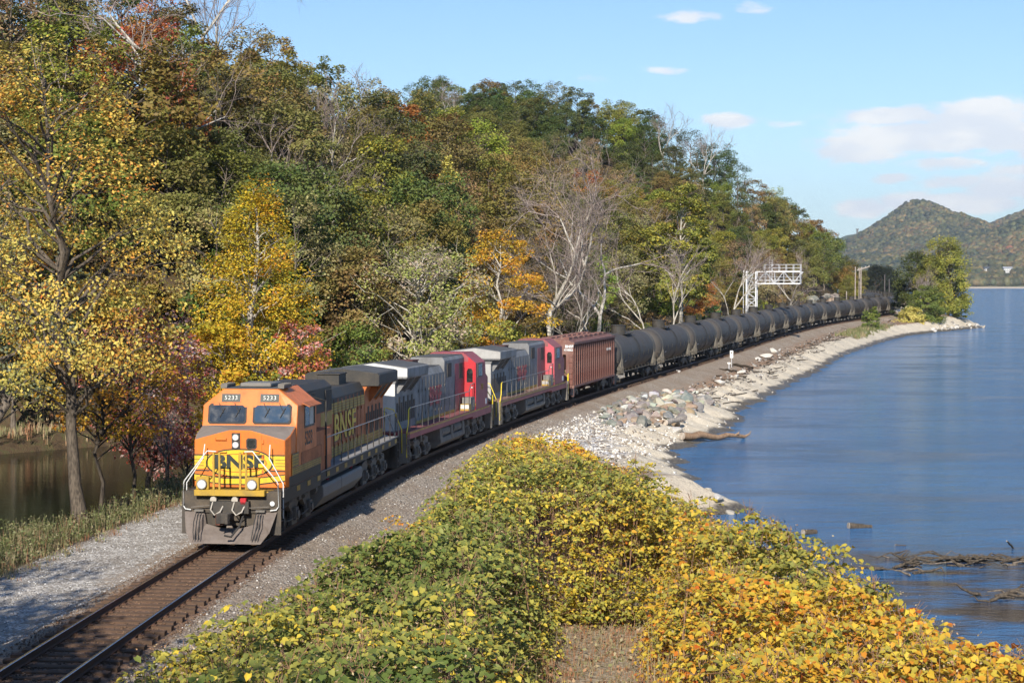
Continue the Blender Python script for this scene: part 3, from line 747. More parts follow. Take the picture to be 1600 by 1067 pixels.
    # side windows, awning
    for sx in (-1, 1):
        X = sx * 1.52
        bx = lambda a0, a1, z0, z1, d0, d1: MB().box(min(X + sx * d0, X + sx * d1), max(X + sx * d0, X + sx * d1), Yf(a0), Yf(a1), z0, z1)
        fr_ = bx(4.15, 5.55, 3.28, 4.03, -.02, .012).build('side_window_frame', GRIMEL, root)
        bx(4.22, 4.82, 3.35, 3.96, .012, .018).build('side_window', DGLASS, fr_); bx(4.88, 5.48, 3.35, 3.96, .012, .018).build('side_window', BLIND if (lead and sx > 0) else DGLASS, fr_)
        bx(5.40, 5.47, 3.36, 3.95, .019, .05).build('window_mirror', BLACKP, fr_)
        if lead:
            mb = MB(); mb.loft([[(X - sx * .02, Yf(4.0), 4.10), (X + sx * .22, Yf(4.0), 3.98), (X + sx * .22, Yf(4.0), 3.955), (X - sx * .02, Yf(4.0), 4.06)], [(X - sx * .02, Yf(5.7), 4.10), (X + sx * .22, Yf(5.7), 3.98), (X + sx * .22, Yf(5.7), 3.955), (X - sx * .02, Yf(5.7), 4.06)]]); mb.build('window_awning', ORANGE2, root)
            bx(3.7, 6.9, 1.95, 2.55, .0, .006).build('side_door_panel', ORANGE2, root)
            bx(2.12, 6.5, 1.62, 1.93, .0, .005).build('dark_skirt', BLACKP, root)
    # nose face fittings
    yf = Yf(2.0)
    if lead:
        mb = MB(); mb.box(-.24, .02, yf - .03, yf, 2.78, 3.28); hb = mb.build('headlight_housing', BLACKP, root)
        for z in (3.15, 2.92):
            mb = MB(); mb.cyl((-.11, yf - .075, z), (-.11, yf - .03, z), .105, 20); hl = mb.build('headlight', STEEL, root, True)
            mb = MB(); mb.cyl((-.11, yf - .082, z), (-.11, yf - .076, z), .088, 20); mb.build('lens', LAMP, hl)
        mb = MB(); mb.box(.06, .70, yf - .018, yf, 1.95, 3.22); dr = mb.build('nose_door', ORANGE, root, bevel=.008)
        rq = lambda c, zc, w, h, y0, y1: MB().loft([[(c + a, y, zc + b) for a, b in ((-w + .05, -h), (w - .05, -h), (w, -h + .05), (w, h - .05), (w - .05, h), (-w + .05, h), (-w, h - .05), (-w, -h + .05))] for y in (y0, y1)])
        rq(.38, 2.96, .165, .165, yf - .03, yf - .018).build('porthole_frame', RUBBER, dr); rq(.38, 2.96, .125, .125, yf - .036, yf - .03).build('porthole', DGLASS, dr)
        for z in (2.1, 2.55, 3.02):
            mb = MB(); mb.box(.70, .76, yf - .04, yf, z - .06, z + .06); mb.build('hinge', ORANGE, dr)
        for (c, z, w_) in ((-.58, 3.08, .17), (-.60, 2.68, .2), (.38, 2.68, .26), (-.6, 1.98, .2), (.38, 2.2, .2)):
            mb = MB(); mb.tube([(c - w_, yf, z + .04), (c - w_, yf - .07, z), (c + w_, yf - .07, z), (c + w_, yf, z + .04)], .014, 5); mb.build('grab_iron', ORANGE, root)
        # yellow bands, oval badge and lettering on the nose
        def flat(poly, off, mat, nm):
            mb = MB(); mb.loft([[(x, yf - off, z) for x, z in poly], [(x, yf - off + .003, z) for x, z in poly]]); return mb.build(nm, mat, root)
        def oval(w, h, zc, sc=1.0):
            return [(math.copysign(abs(math.cos(t)) ** .8, math.cos(t)) * w, zc + math.sin(t) * h) for t in [2 * PI * i / 36 for i in range(36)]]
        flat([(-W0, 2.16), (-.9, 2.20), (-.9, 2.62), (-W0, 2.58)], .0035, YELLOW, 'nose_band'); flat([(.9, 2.20), (W0, 2.16), (W0, 2.58), (.9, 2.62)], .0035, YELLOW, 'nose_band')
        for z in (2.60, 2.12):
            flat([(-W0, z - .02), (-.95, z - .02), (-.95, z + .02), (-W0, z + .02)], .0045, DKGREEN, 'pinstripe'); flat([(.95, z - .02), (W0, z - .02), (W0, z + .02), (.95, z + .02)], .0045, DKGREEN, 'pinstripe')
        for z in (2.46, 2.36, 2.27):
            flat([(-W0, z - .008), (-1.12, z - .008), (-1.12, z + .008), (-W0, z + .008)], .0075, DKGREEN, 'pinstripe'); flat([(1.12, z - .008), (W0, z - .008), (W0, z + .008), (1.12, z + .008)], .0075, DKGREEN, 'pinstripe')
        flat(oval(1.06, .44, 2.36), .021, DKGREEN, 'badge_border'); flat(oval(1.01, .40, 2.36), .0245, YELLOW, 'badge'); flat(oval(.86, .29, 2.36), .0285, ORANGE, 'badge_field')
        flat(oval(.82, .262, 2.36), .0325, YELLOW, 'badge_centre')
        text('BNSF', .58, (-.02, yf - .037, 2.37), (PI / 2, 0, 0), DKGREEN, root, bold=.026, xs=1.2)
        for z0, z1, m_ in ((1.84, 2.00, YELLOW), (2.00, 2.03, DKGREEN), (1.81, 1.84, DKGREEN)):
            flat([(-W0, z0), (-.5, z0 - .12), (.5, z0 - .12), (W0, z0), (W0, z1), (.5, z1 - .12), (-.5, z1 - .12), (-W0, z1)], .0195 if m_ is YELLOW else .0205, m_, 'lower_band')
        # front platform, ditch lights, handrails
        mb = MB(); mb.box(-1.08, 1.08, Yf(.80), Yf(1.06), 1.48, 1.66); mb.box(-1.2, 1.2, Yf(1.06), Yf(2.0), 1.56, 1.60); mb.build('front_platform', YELLOWW, root, bevel=.012)
        for c in (-.84, .70):
            mb = MB(); mb.box(c - .20, c + .20, Yf(.86), Yf(1.02), 1.66, 2.04); bxo = mb.build('ditch_light', YELLOWW, root, bevel=.02)
            mb = MB(); mb.cyl((c, Yf(.78), 1.83), (c, Yf(.86), 1.83), .15, 20); mb.build('lamp_ring', STEEL, bxo, True)
            mb = MB(); mb.cyl((c, Yf(.772), 1.83), (c, Yf(.781), 1.83), .125, 20); mb.build('lens', LAMP, bxo)
        for c in (-.52, -.34, .30, .48):
            mb = MB(); mb.box(c - .03, c + .03, Yf(.95), Yf(1.0), 1.66, 2.78); mb.build('platform_post', YELLOWW, root)
        for sx in (-1, 1):
            x0 = sx * .62 - .05
            mb = MB(); mb.tube([(sx * .44, Yf(.96), 2.80), (sx * .70, Yf(.92), 2.82), (sx * .78, Yf(.9), 2.72), (sx * 1.42, Yf(.98), 1.92), (sx * 1.46, Yf(1.0), 1.82), (sx * 1.46, Yf(1.0), 1.15), (sx * 1.40, Yf(.98), 1.06), (sx * 1.22, Yf(.96), 1.04)], .019, 8); mb.build('front_handrail', WHITEP, root, True)
            mb = MB(); mb.tube([(sx * 1.02, Yf(1.75), 2.95), (sx * 1.03, Yf(1.6), 2.55), (sx * 1.50, Yf(1.45), 1.80), (sx * 1.50, Yf(1.45), .75)], .017, 8); mb.build('step_handrail', WHITEP, root, True)
        for c in (-.50, .16):
            mb = MB(); mb.cyl((c, Yf(.84), 1.36), (c, Yf(.95), 1.36), .10, 12); v = mb.build('hose_valve', HOSEG, root, True)
            mb = MB(); mb.tube([(c, Yf(.82), 1.30), (c - .04, Yf(.70), 1.08), (c + .10, Yf(.62), .93), (c + .26, Yf(.68), 1.02), (c + .32, Yf(.86), 1.22)], .024, 7); mb.build('hose', HOSEG, root, True)
        mb = MB(); mb.box(.33, .52, Yf(.80), Yf(.95), 1.22, 1.42); mb.build('jumper_receptacle', REDP, root, bevel=.02)
        mb = MB(); mb.tube([(-1.2, Yf(.9), 1.12), (-.3, Yf(.88), 1.22), (.3, Yf(.88), 1.10), (1.2, Yf(.9), 1.16)], .016, 5); mb.build('uncoupling_lever', GRIMEL, root)
        mb = MB(); mb.cyl((1.28, Yf(.975), 1.25), (1.28, Yf(.99), 1.25), .075, 14); mb.build('reflector_disc', PLACARD, root)
        mb = MB(); mb.box(-1.43, 1.43, Yf(1.04), Yf(1.1), .95, 1.56); mb.build('pilot_plate', PILOTM, root)
        mb = MB(); mb.cyl((-.20, Yf(.5), .66), (-.20, Yf(.5), .98), .13, 12); mb.build('coupler_head', STACK, root, True)
        # road number and bands along the cab side
        for sx in (-1, 1):
            X = sx * 1.52 + sx * .008
            rot = (PI / 2, 0, PI / 2) if sx > 0 else (PI / 2, 0, -PI / 2)
            text('5233', .62, (X, Yf(4.75), 2.92), rot, DKGREEN, root, bold=.006, xs=.86)
            sd_ = lambda a0, a1, z0, z1, m_, o0, nm: MB().box(min(X, X + sx * o0), max(X, X + sx * o0), Yf(a0), Yf(a1), z0, z1).build(nm, m_, root)
            sd_(2.5, 3.35, 2.18, 2.60, DKGREEN, .003, 'side_band'); sd_(2.5, 3.31, 2.21, 2.57, YELLOWW, .006, 'side_band')
            for z in (2.30, 2.39, 2.48): sd_(2.5, 3.28, z - .008, z + .008, DKGREEN, .008, 'pinstripe')
            sd_(2.5, 6.55, 1.94, 2.22 - .06, YELLOWW, .004, 'side_band')
            for z in (1.96, 2.02, 2.09, 2.15): sd_(2.5, 6.55, z - .007, z + .007, DKGREEN, .006, 'pinstripe')
    else:
        for sx in (-1, 1):
            X = sx * 1.52; rot = (PI / 2, 0, PI / 2) if sx > 0 else (PI / 2, 0, -PI / 2)
    # bodywork behind the cab
    HM = BLACKP if lead else SILVER
    if lead:
        mb = MB(); mb.prism_y([(-1.0, 1.64), (1.0, 1.64), (1.0, 4.30), (.75, 4.52), (-.75, 4.52), (-1.0, 4.30)], Yf(5.95), Yf(10.6)); mb.build('auxiliary_hood', BLACKP, root, bevel=.015)
        for sx in (-1, 1):
            bx = lambda a0, a1, z0, z1, x0, x1, nm, m_: MB().box(min(sx * x0, sx * x1), max(sx * x0, sx * x1), Yf(a0), Yf(a1), z0, z1).build(nm, m_, root, bevel=.006)
            bx(5.95, 8.3, 1.64, 3.0, 1.0, 1.47, 'equipment_cabinet', ORANGE2); bx(7.3, 8.31, 2.1, 2.8, 1.471, 1.478, 'cabinet_recess', REDP if False else ORANGE)
            bx(5.95, 10.6, 1.66, 3.45, 1.0, 1.008, 'hood_side_panel', ORANGE2)
            bx(6.2, 7.0, 3.6, 4.2, 1.0, 1.02, 'intake_grille', GRIME); bx(7.2, 7.9, 3.6, 4.2, 1.0, 1.02, 'intake_grille', GRIME)
            bx(9.5, 10.5, 3.45, 4.2, 1.0, 1.03, 'blower_opening', GRIME)
            bx(8.8, 10.6, 2.95, 3.42, 1.009, 1.012, 'upper_stripe', YELLOWW)
    else:
        mb = MB(); mb.prism_y([(-.86, 1.64), (.86, 1.64), (.90, 4.34), (.80, 4.50), (-.80, 4.50), (-.90, 4.34)], Yf(5.96), Yf(10.88)); mb.build('auxiliary_hood', SILVER, root, bevel=.015)
        mb = MB(); mb.box(-.78, .78, Yf(6.0), Yf(10.8), 4.502, 4.53); mb.build('hood_roof', ROOFG, root)
        for sx in (-1, 1):
            bx = lambda a0, a1, z0, z1, x0, x1, nm, m_: MB().box(min(sx * x0, sx * x1), max(sx * x0, sx * x1), Yf(a0), Yf(a1), z0, z1).build(nm, m_, root, bevel=.006)
            bx(9.3, 10.3, 3.5, 4.2, .90, .93, 'dynamic_brake_vent', GRIME); bx(5.97, 8.3, 1.66, 4.1, .90, .903, 'red_hood_panel', REDFADE)
            bx(6.4, 7.3, 3.3, 4.1, .904, .92, 'intake_grille', GRIME)
    mb = MB(); mb.prism_y([(-.88, 1.64), (.88, 1.64), (.88, 3.80), (.70, 4.12), (-.70, 4.12), (-.88, 3.80)], Yf(10.62 if lead else 10.9), Yf(17.2)); mb.build('engine_hood', BLACKP if lead else SILVER, root, bevel=.015)
    if not lead:
        mb = MB(); mb.box(-.66, .66, Yf(10.95), Yf(14.6), 4.122, 4.15); mb.build('engine_hood_roof', ROOFG, root)
    for sx in (-1, 1):
        bx = lambda a0, a1, z0, z1, x0, x1, nm, m_: MB().box(min(sx * x0, sx * x1), max(sx * x0, sx * x1), Yf(a0), Yf(a1), z0, z1).build(nm, m_, root)
        if lead:
            bx(10.65, 17.2, 1.66, 3.42, .88, .886, 'hood_side_panel', ORANGE2)
            for (z0, z1) in ((3.24, 3.62), (1.68, 2.06)):
                bx(10.65, 17.2, z0, z1, .887, .890, 'side_band', YELLOWW)
                for q in range(1, 4):
                    zz = z0 + (z1 - z0) * q / 4; bx(10.65, 17.2, zz - .008, zz + .008, .890, .893, 'pinstripe', DKGREEN)
        for k in range(9):
            a = 10.75 + k * .71; o = MB().box(min(sx * .892, sx * .905), max(sx * .892, sx * .905), Yf(a), Yf(a + .02), 1.7, 3.75).build('door_seam', STACK if lead else GRIMEL, root)
            for z in (2.0, 3.1): MB().box(min(sx * .892, sx * .925), max(sx * .892, sx * .925), Yf(a + .09), Yf(a + .14), z, z + .12).build('latch', ORANGE2 if lead else GRIMEL, root)
    # exhaust stack
    mb = MB(); mb.box(-.42, .42, Yf(14.6), Yf(15.9), 4.10, 4.52); mb.box(-.46, .46, Yf(14.55), Yf(15.95), 4.50, 4.55); mb.build('exhaust_stack', BLACKP if lead else STACK, root, bevel=.015)
    # radiator section with overhanging wings
    mb = MB(); mb.prism_y([(-.90, 1.64), (.90, 1.64), (.90, 3.72), (1.02, 3.95), (-1.02, 3.95), (-.90, 3.72)], Yf(17.2), Yf(21.15)); mb.build('radiator_cab', ORANGE2 if lead else SILVER, root, bevel=.012)
    mb = MB(); mb.prism_y([(-1.50, 4.02), (-1.46, 3.94), (1.46, 3.94), (1.50, 4.02), (1.50, 4.40), (1.42, 4.44), (0, 4.62), (-1.42, 4.44), (-1.50, 4.40)], Yf(17.15), Yf(21.3)); mb.build('radiator_wing', BLACKP if lead else SILVER, root, bevel=.015)
    mb = MB()
    mb.loft([[(-1.42, Yf(17.2), 4.447), (1.42, Yf(17.2), 4.447), (0, Yf(17.2), 4.63)], [(-1.42, Yf(21.25), 4.447), (1.42, Yf(21.25), 4.447), (0, Yf(21.25), 4.63)]])
    mb.build('radiator_screen', ROOFG, root)
    if not lead:
        mb = MB(); mb.box(-.895, .895, Yf(21.151), Yf(21.16), 1.66, 3.70); mb.build('end_wall', SILVEND, root)
        mb = MB(); mb.prism_y([(-1.48, 4.03), (1.48, 4.03), (1.48, 4.39), (0, 4.6), (-1.48, 4.39)], Yf(21.301), Yf(21.306)); mb.build('wing_end', SILVEND, root)
    else:
        mb = MB(); mb.box(-.895, .895, Yf(21.151), Yf(21.16), 1.66, 3.70); mb.build('end_wall', ORANGE2, root)
    for sx in (-1, 1):
        for k in range(2):
            a = 18.3 + k * 1.25
            mb = MB(); mb.loft([[(sx * .92, Yf(a), 3.35), (sx * .92, Yf(a + 1.1), 3.35), (sx * .905, Yf(a + 1.1), 3.35), (sx * .905, Yf(a), 3.35)], [(sx * 1.38, Yf(a), 3.94), (sx * 1.38, Yf(a + 1.1), 3.94), (sx * 1.34, Yf(a + 1.1), 3.94), (sx * 1.34, Yf(a), 3.94)]]); mb.build('radiator_intake', GRIME, root)
        for k in range(3):
            a = 18.15 + k * 1.25
            mb = MB(); mb.loft([[(sx * .90, Yf(a), 3.28), (sx * .90, Yf(a + .12), 3.28), (sx * .90, Yf(a + .12), 3.94), (sx * .90, Yf(a), 3.94)], [(sx * .95, Yf(a), 3.28), (sx * .95, Yf(a + .12), 3.28), (sx * 1.42, Yf(a + .12), 3.94), (sx * 1.42, Yf(a), 3.94)]]); mb.build('intake_frame', HOODM, root)
        for k in range(9):
            a = 17.4 + k * .40
            lo = 2.0 if (k % 3 != 1 or not lead) else 2.5
            mb = MB(); mb.box(min(sx * .90, sx * .915), max(sx * .90, sx * .915), Yf(a), Yf(a + .26), lo, 3.1 if k % 2 else 2.85); mb.build('louver', GRIME, root)
        if lead:
            for q in (1.72, 1.84, 1.96):
                mb = MB(); mb.box(min(sx * .90, sx * .906), max(sx * .90, sx * .906), Yf(17.2), Yf(21.1), q - .05, q + .03); mb.build('side_band', YELLOWW, root)
        else:
            mb = MB(); mb.box(min(sx * .88, sx * .90), max(sx * .88, sx * .90), Yf(8.0), Yf(10.85), 1.66, 1.80); mb.build('side_band', YELLOWW, root)
            mb = MB(); mb.box(min(sx * .88, sx * .90), max(sx * .88, sx * .90), Yf(10.9), Yf(17.2), 1.66, 1.80); mb.build('side_band', YELLOWW, root)
    # handrails along the walkway
    PM, RM = (BLACKP, STEEL) if lead else (GRIMEL, STEEL)
    for sx in (-1, 1):
        n_ = 12; a0, a1 = (7.6 if lead else 7.5), 20.8
        pts = [(sx * 1.48, Yf(a0 + (a1 - a0) * i / (n_ - 1)), 1.64) for i in range(n_)]
        top = [(sx * 1.48, Yf(a0), 2.66), (sx * 1.48, Yf(a1), 2.66)]
        if lead:
            top = [(sx * 1.48, Yf(a0), 2.70), (sx * 1.48, Yf(a1), 2.66)]
            mb = MB(); mb.tube([(sx * 1.49, Yf(7.45), 1.4), (sx * 1.49, Yf(7.45), 3.95), (sx * 1.1, Yf(6.9), 4.12)], .035, 8); mb.build('grab_post', BLACKP, root)
        else:
            top = [(sx * 1.44, Yf(5.95), 3.02), (sx * 1.46, Yf(7.0), 2.98), (sx * 1.48, Yf(7.5), 2.66), (sx * 1.48, Yf(a1), 2.66)]
            pts += [(sx * 1.46, Yf(6.4), 2.0)]
        rail_posts(root, pts, top, PM, RM)
        YM = WHITEP if lead else YRAIL
        mb = MB(); mb.tube([(sx * 1.48, Yf(20.8), 2.66), (sx * 1.50, Yf(21.1), 2.60), (sx * 1.52, Yf(21.25), 2.0), (sx * 1.50, Yf(21.47), 1.6), (sx * 1.50, Yf(21.47), .55)], .026, 8); mb.build('end_handrail', STEEL if lead else YRAIL, root, True)
        mb = MB(); mb.tube([(sx * .60, Yf(21.6), 2.70), (sx * .95, Yf(21.6), 2.62), (sx * 1.30, Yf(21.55), 1.75), (sx * 1.30, Yf(21.55), .75)], .024, 8); mb.build('end_handrail', YRAIL if not lead else STEEL, root, True)
        if not lead:
            mb = MB(); mb.tube([(sx * 1.50, Yf(1.0), 2.1), (sx * 1.50, Yf(1.0), .7)], .03, 8); mb.tube([(sx * 1.2, Yf(.95), 2.3), (sx * 1.45, Yf(.95), 1.9), (sx * 1.45, Yf(.95), .8)], .026, 8); mb.build('step_handrail', YRAIL, root, True)
            mb = MB(); mb.cyl((sx * .55, Yf(21.62), 1.64), (sx * .55, Yf(21.62), 2.70), .024, 8); mb.build('end_post', YRAIL, root)
    mb = MB(); mb.box(-.12, .12, Yf(21.16), Yf(21.3), 3.3, 3.7); mb.build('rear_headlight', BLACKP, root)
    # big lettering on the engine hood
    for sx in (-1, 1):
        rot = (PI / 2, 0, PI / 2) if sx > 0 else (PI / 2, 0, -PI / 2)
        if lead:
            text('BNSF', 1.36, (sx * .908, Yf(13.4), 2.66), rot, DKGREEN, root, bold=.055, xs=1.25, spacing=1.05, name='lettering_outline')
            text('BNSF', 1.36, (sx * .914, Yf(13.4), 2.66), rot, YELLOW, root, bold=.022, xs=1.25, spacing=1.05)
        else: text('BNSF', 1.25, (sx * .909, Yf(12.9), 2.72), rot, REDLET, root, bold=.03, xs=.95)
    return root

def make_hopper():
    root = empty('hopper_car'); L = 7.45
    mb = MB(); prof = [(-1.50, 1.10), (-1.50, 4.12), (1.50, 4.12), (1.50, 1.10), (1.0, .95), (-1.0, .95)]
    mb.prism_y([(x * .91, z) for x, z in prof], -L + 1.1, L - 1.1); mb.build('body', HOPPER, root)
    # sloping end sheets inside an open end frame
    for sg in (-1, 1):
        y0, y1 = sg * (L - 1.1), sg * (L - .02)
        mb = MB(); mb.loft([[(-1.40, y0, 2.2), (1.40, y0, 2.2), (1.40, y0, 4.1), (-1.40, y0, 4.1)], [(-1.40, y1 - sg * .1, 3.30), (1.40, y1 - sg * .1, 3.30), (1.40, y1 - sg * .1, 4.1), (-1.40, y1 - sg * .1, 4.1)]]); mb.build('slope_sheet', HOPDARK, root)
        mb = MB()
        for x in (-1.48, -.72, .72, 1.48): mb.box(x - .09 if x > 0 else x, x if x > 0 else x + .09, min(y1, y1 - sg * .09), max(y1, y1 - sg * .09), 1.1, 3.3)
        mb.box(-1.49, 1.49, min(y1, y1 - sg * .05), max(y1, y1 - sg * .05), 3.30, 4.12); mb.box(-1.49, 1.49, min(y1, y1 - sg * .08), max(y1, y1 - sg * .08), .95, 2.0)
        mb.build('end_frame', HOPPER, root)
        for x0, x1 in ((-1.495, -.95), (.95, 1.495)):
            mb = MB(); mb.box(x0, x1, min(y1, y1 - sg * .04), max(y1, y1 - sg * .04), 2.0, 3.3); mb.build('corner_panel', HOPPER, root)
        for x in (-1.3, 1.3):
            mb = MB()
            for k in range(6): mb.tube([(x - .15, y1 + sg * .07, 1.25 + .38 * k), (x + .15, y1 + sg * .07, 1.25 + .38 * k)], .012, 5)
            for q in (-.15, .15): mb.box(x + q - .012, x + q + .012, min(y1, y1 + sg * .08), max(y1, y1 + sg * .08), 1.15, 3.3)
            mb.build('ladder', HOPPER, root)
        mb = MB(); mb.box(-.14, .14, min(y1, sg * 7.9), max(y1, sg * 7.9), .78, 1.0); mb.prism_z([(-.16, sg * 7.65), (.18, sg * 7.70), (.14, sg * 7.92), (-.14, sg * 7.92)], .72, 1.04); mb.build('coupler', GRIME, root)
        mb = MB()
        for x in (-1.38, 1.38): mb.box(x - .1, x + .1, min(y1, y1 - sg * .3), max(y1, y1 - sg * .3), .40, .43); mb.box(x - .1, x - .085, min(y1, y1 - sg * .3), max(y1, y1 - sg * .3), .42, .96); mb.box(x + .085, x + .1, min(y1, y1 - sg * .3), max(y1, y1 - sg * .3), .42, .96)
        mb.build('sill_step', HOPPER, root)
    # ribs, one object each
    rm = MB(); rm.box(-.075, .085, -.05, .05, 1.10, 4.0); rme = rm.build('rib', HOPPER, mesh_only=True)
    for i in range(20):
        y = -L + .55 + i * (2 * L - 1.1) / 19
        inst('rib', rme, root, (1.435, y, 0)); inst('rib', rme, root, (-1.435, y, 0), (0, 0, PI))
    for sx in (-1, 1):
        mb = MB(); mb.box(min(sx * 1.40, sx * 1.54), max(sx * 1.40, sx * 1.54), -L, L, 4.0, 4.16); mb.build('top_chord', HOPPER, root)
        mb = MB(); mb.box(min(sx * 1.40, sx * 1.535), max(sx * 1.40, sx * 1.535), -L, L, 1.02, 1.16); mb.build('side_sill', HOPPER, root)
    mb = MB(); mb.prism_y([(-1.40, 4.12), (1.40, 4.12), (1.1, 4.30), (0, 4.40), (-1.1, 4.30)], -L + .1, L - .1); mb.build('roof', HOPPER, root)
    for sx in (-.62, .62):
        for k in range(8):
            y = -L + 1.3 + k * 1.75; mb = MB(); mb.box(sx - .36, sx + .36, y - .55, y + .55, 4.30, 4.46); mb.build('roof_hatch', HOPPER, root)
    mb = MB(); mb.box(1.08, 1.12, -L + .2, L - .2, 4.36, 4.42); mb.box(-1.12, -1.08, -L + .2, L - .2, 4.36, 4.42); mb.build('running_board', HOPPER, root)
    for y in (-3.4, 0, 3.4):
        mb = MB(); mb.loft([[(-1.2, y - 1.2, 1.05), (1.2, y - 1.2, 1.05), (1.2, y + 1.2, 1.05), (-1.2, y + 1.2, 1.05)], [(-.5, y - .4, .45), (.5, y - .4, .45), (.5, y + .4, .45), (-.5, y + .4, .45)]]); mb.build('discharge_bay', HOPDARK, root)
    text('BNSF', .26, (1.18, -L - .012, 3.86), (PI / 2, 0, 0), PLACARD, root, bold=.012)
    text('414062', .21, (1.12, -L - .012, 3.62), (PI / 2, 0, 0), PLACARD, root, bold=.01, name='road_number')
    text('BNSF 414062', .3, (1.53, L - 2.6, 3.2), (PI / 2, 0, PI / 2), PLACARD, root, name='road_number')
    for y in (-5.4, 5.4): freight_truck(root, y)
    return root

def ftruck_mesh():
    mb = MB()
    for sx in (-1, 1):
        prof = [(-1.15, .52), (-1.1, .66), (-.55, .86), (.55, .86), (1.1, .66), (1.15, .52), (1.0, .38), (.78, .42), (.45, .62), (.28, .32), (-.28, .32), (-.45, .62), (-.78, .42), (-1.0, .38)]
        mb.prism_x(prof, min(sx * .93, sx * 1.05), max(sx * .93, sx * 1.05))
        for w in (-.89, .89):
            mb.cyl((sx * 1.02, w, .48), (sx * 1.14, w, .48), .13, 12)
    mb.box(-.95, .95, -.2, .2, .5, .78)
    return mb.build('truck', GRIMEL, mesh_only=True)
FTRUCK = ftruck_mesh()
def freight_truck(root, y):
    t = inst('truck', FTRUCK, root, (0, y, 0))
    for w in (-.89, .89): inst('wheelset', WHEELS, t, (0, w, 0), scale=(1, .92, .92))

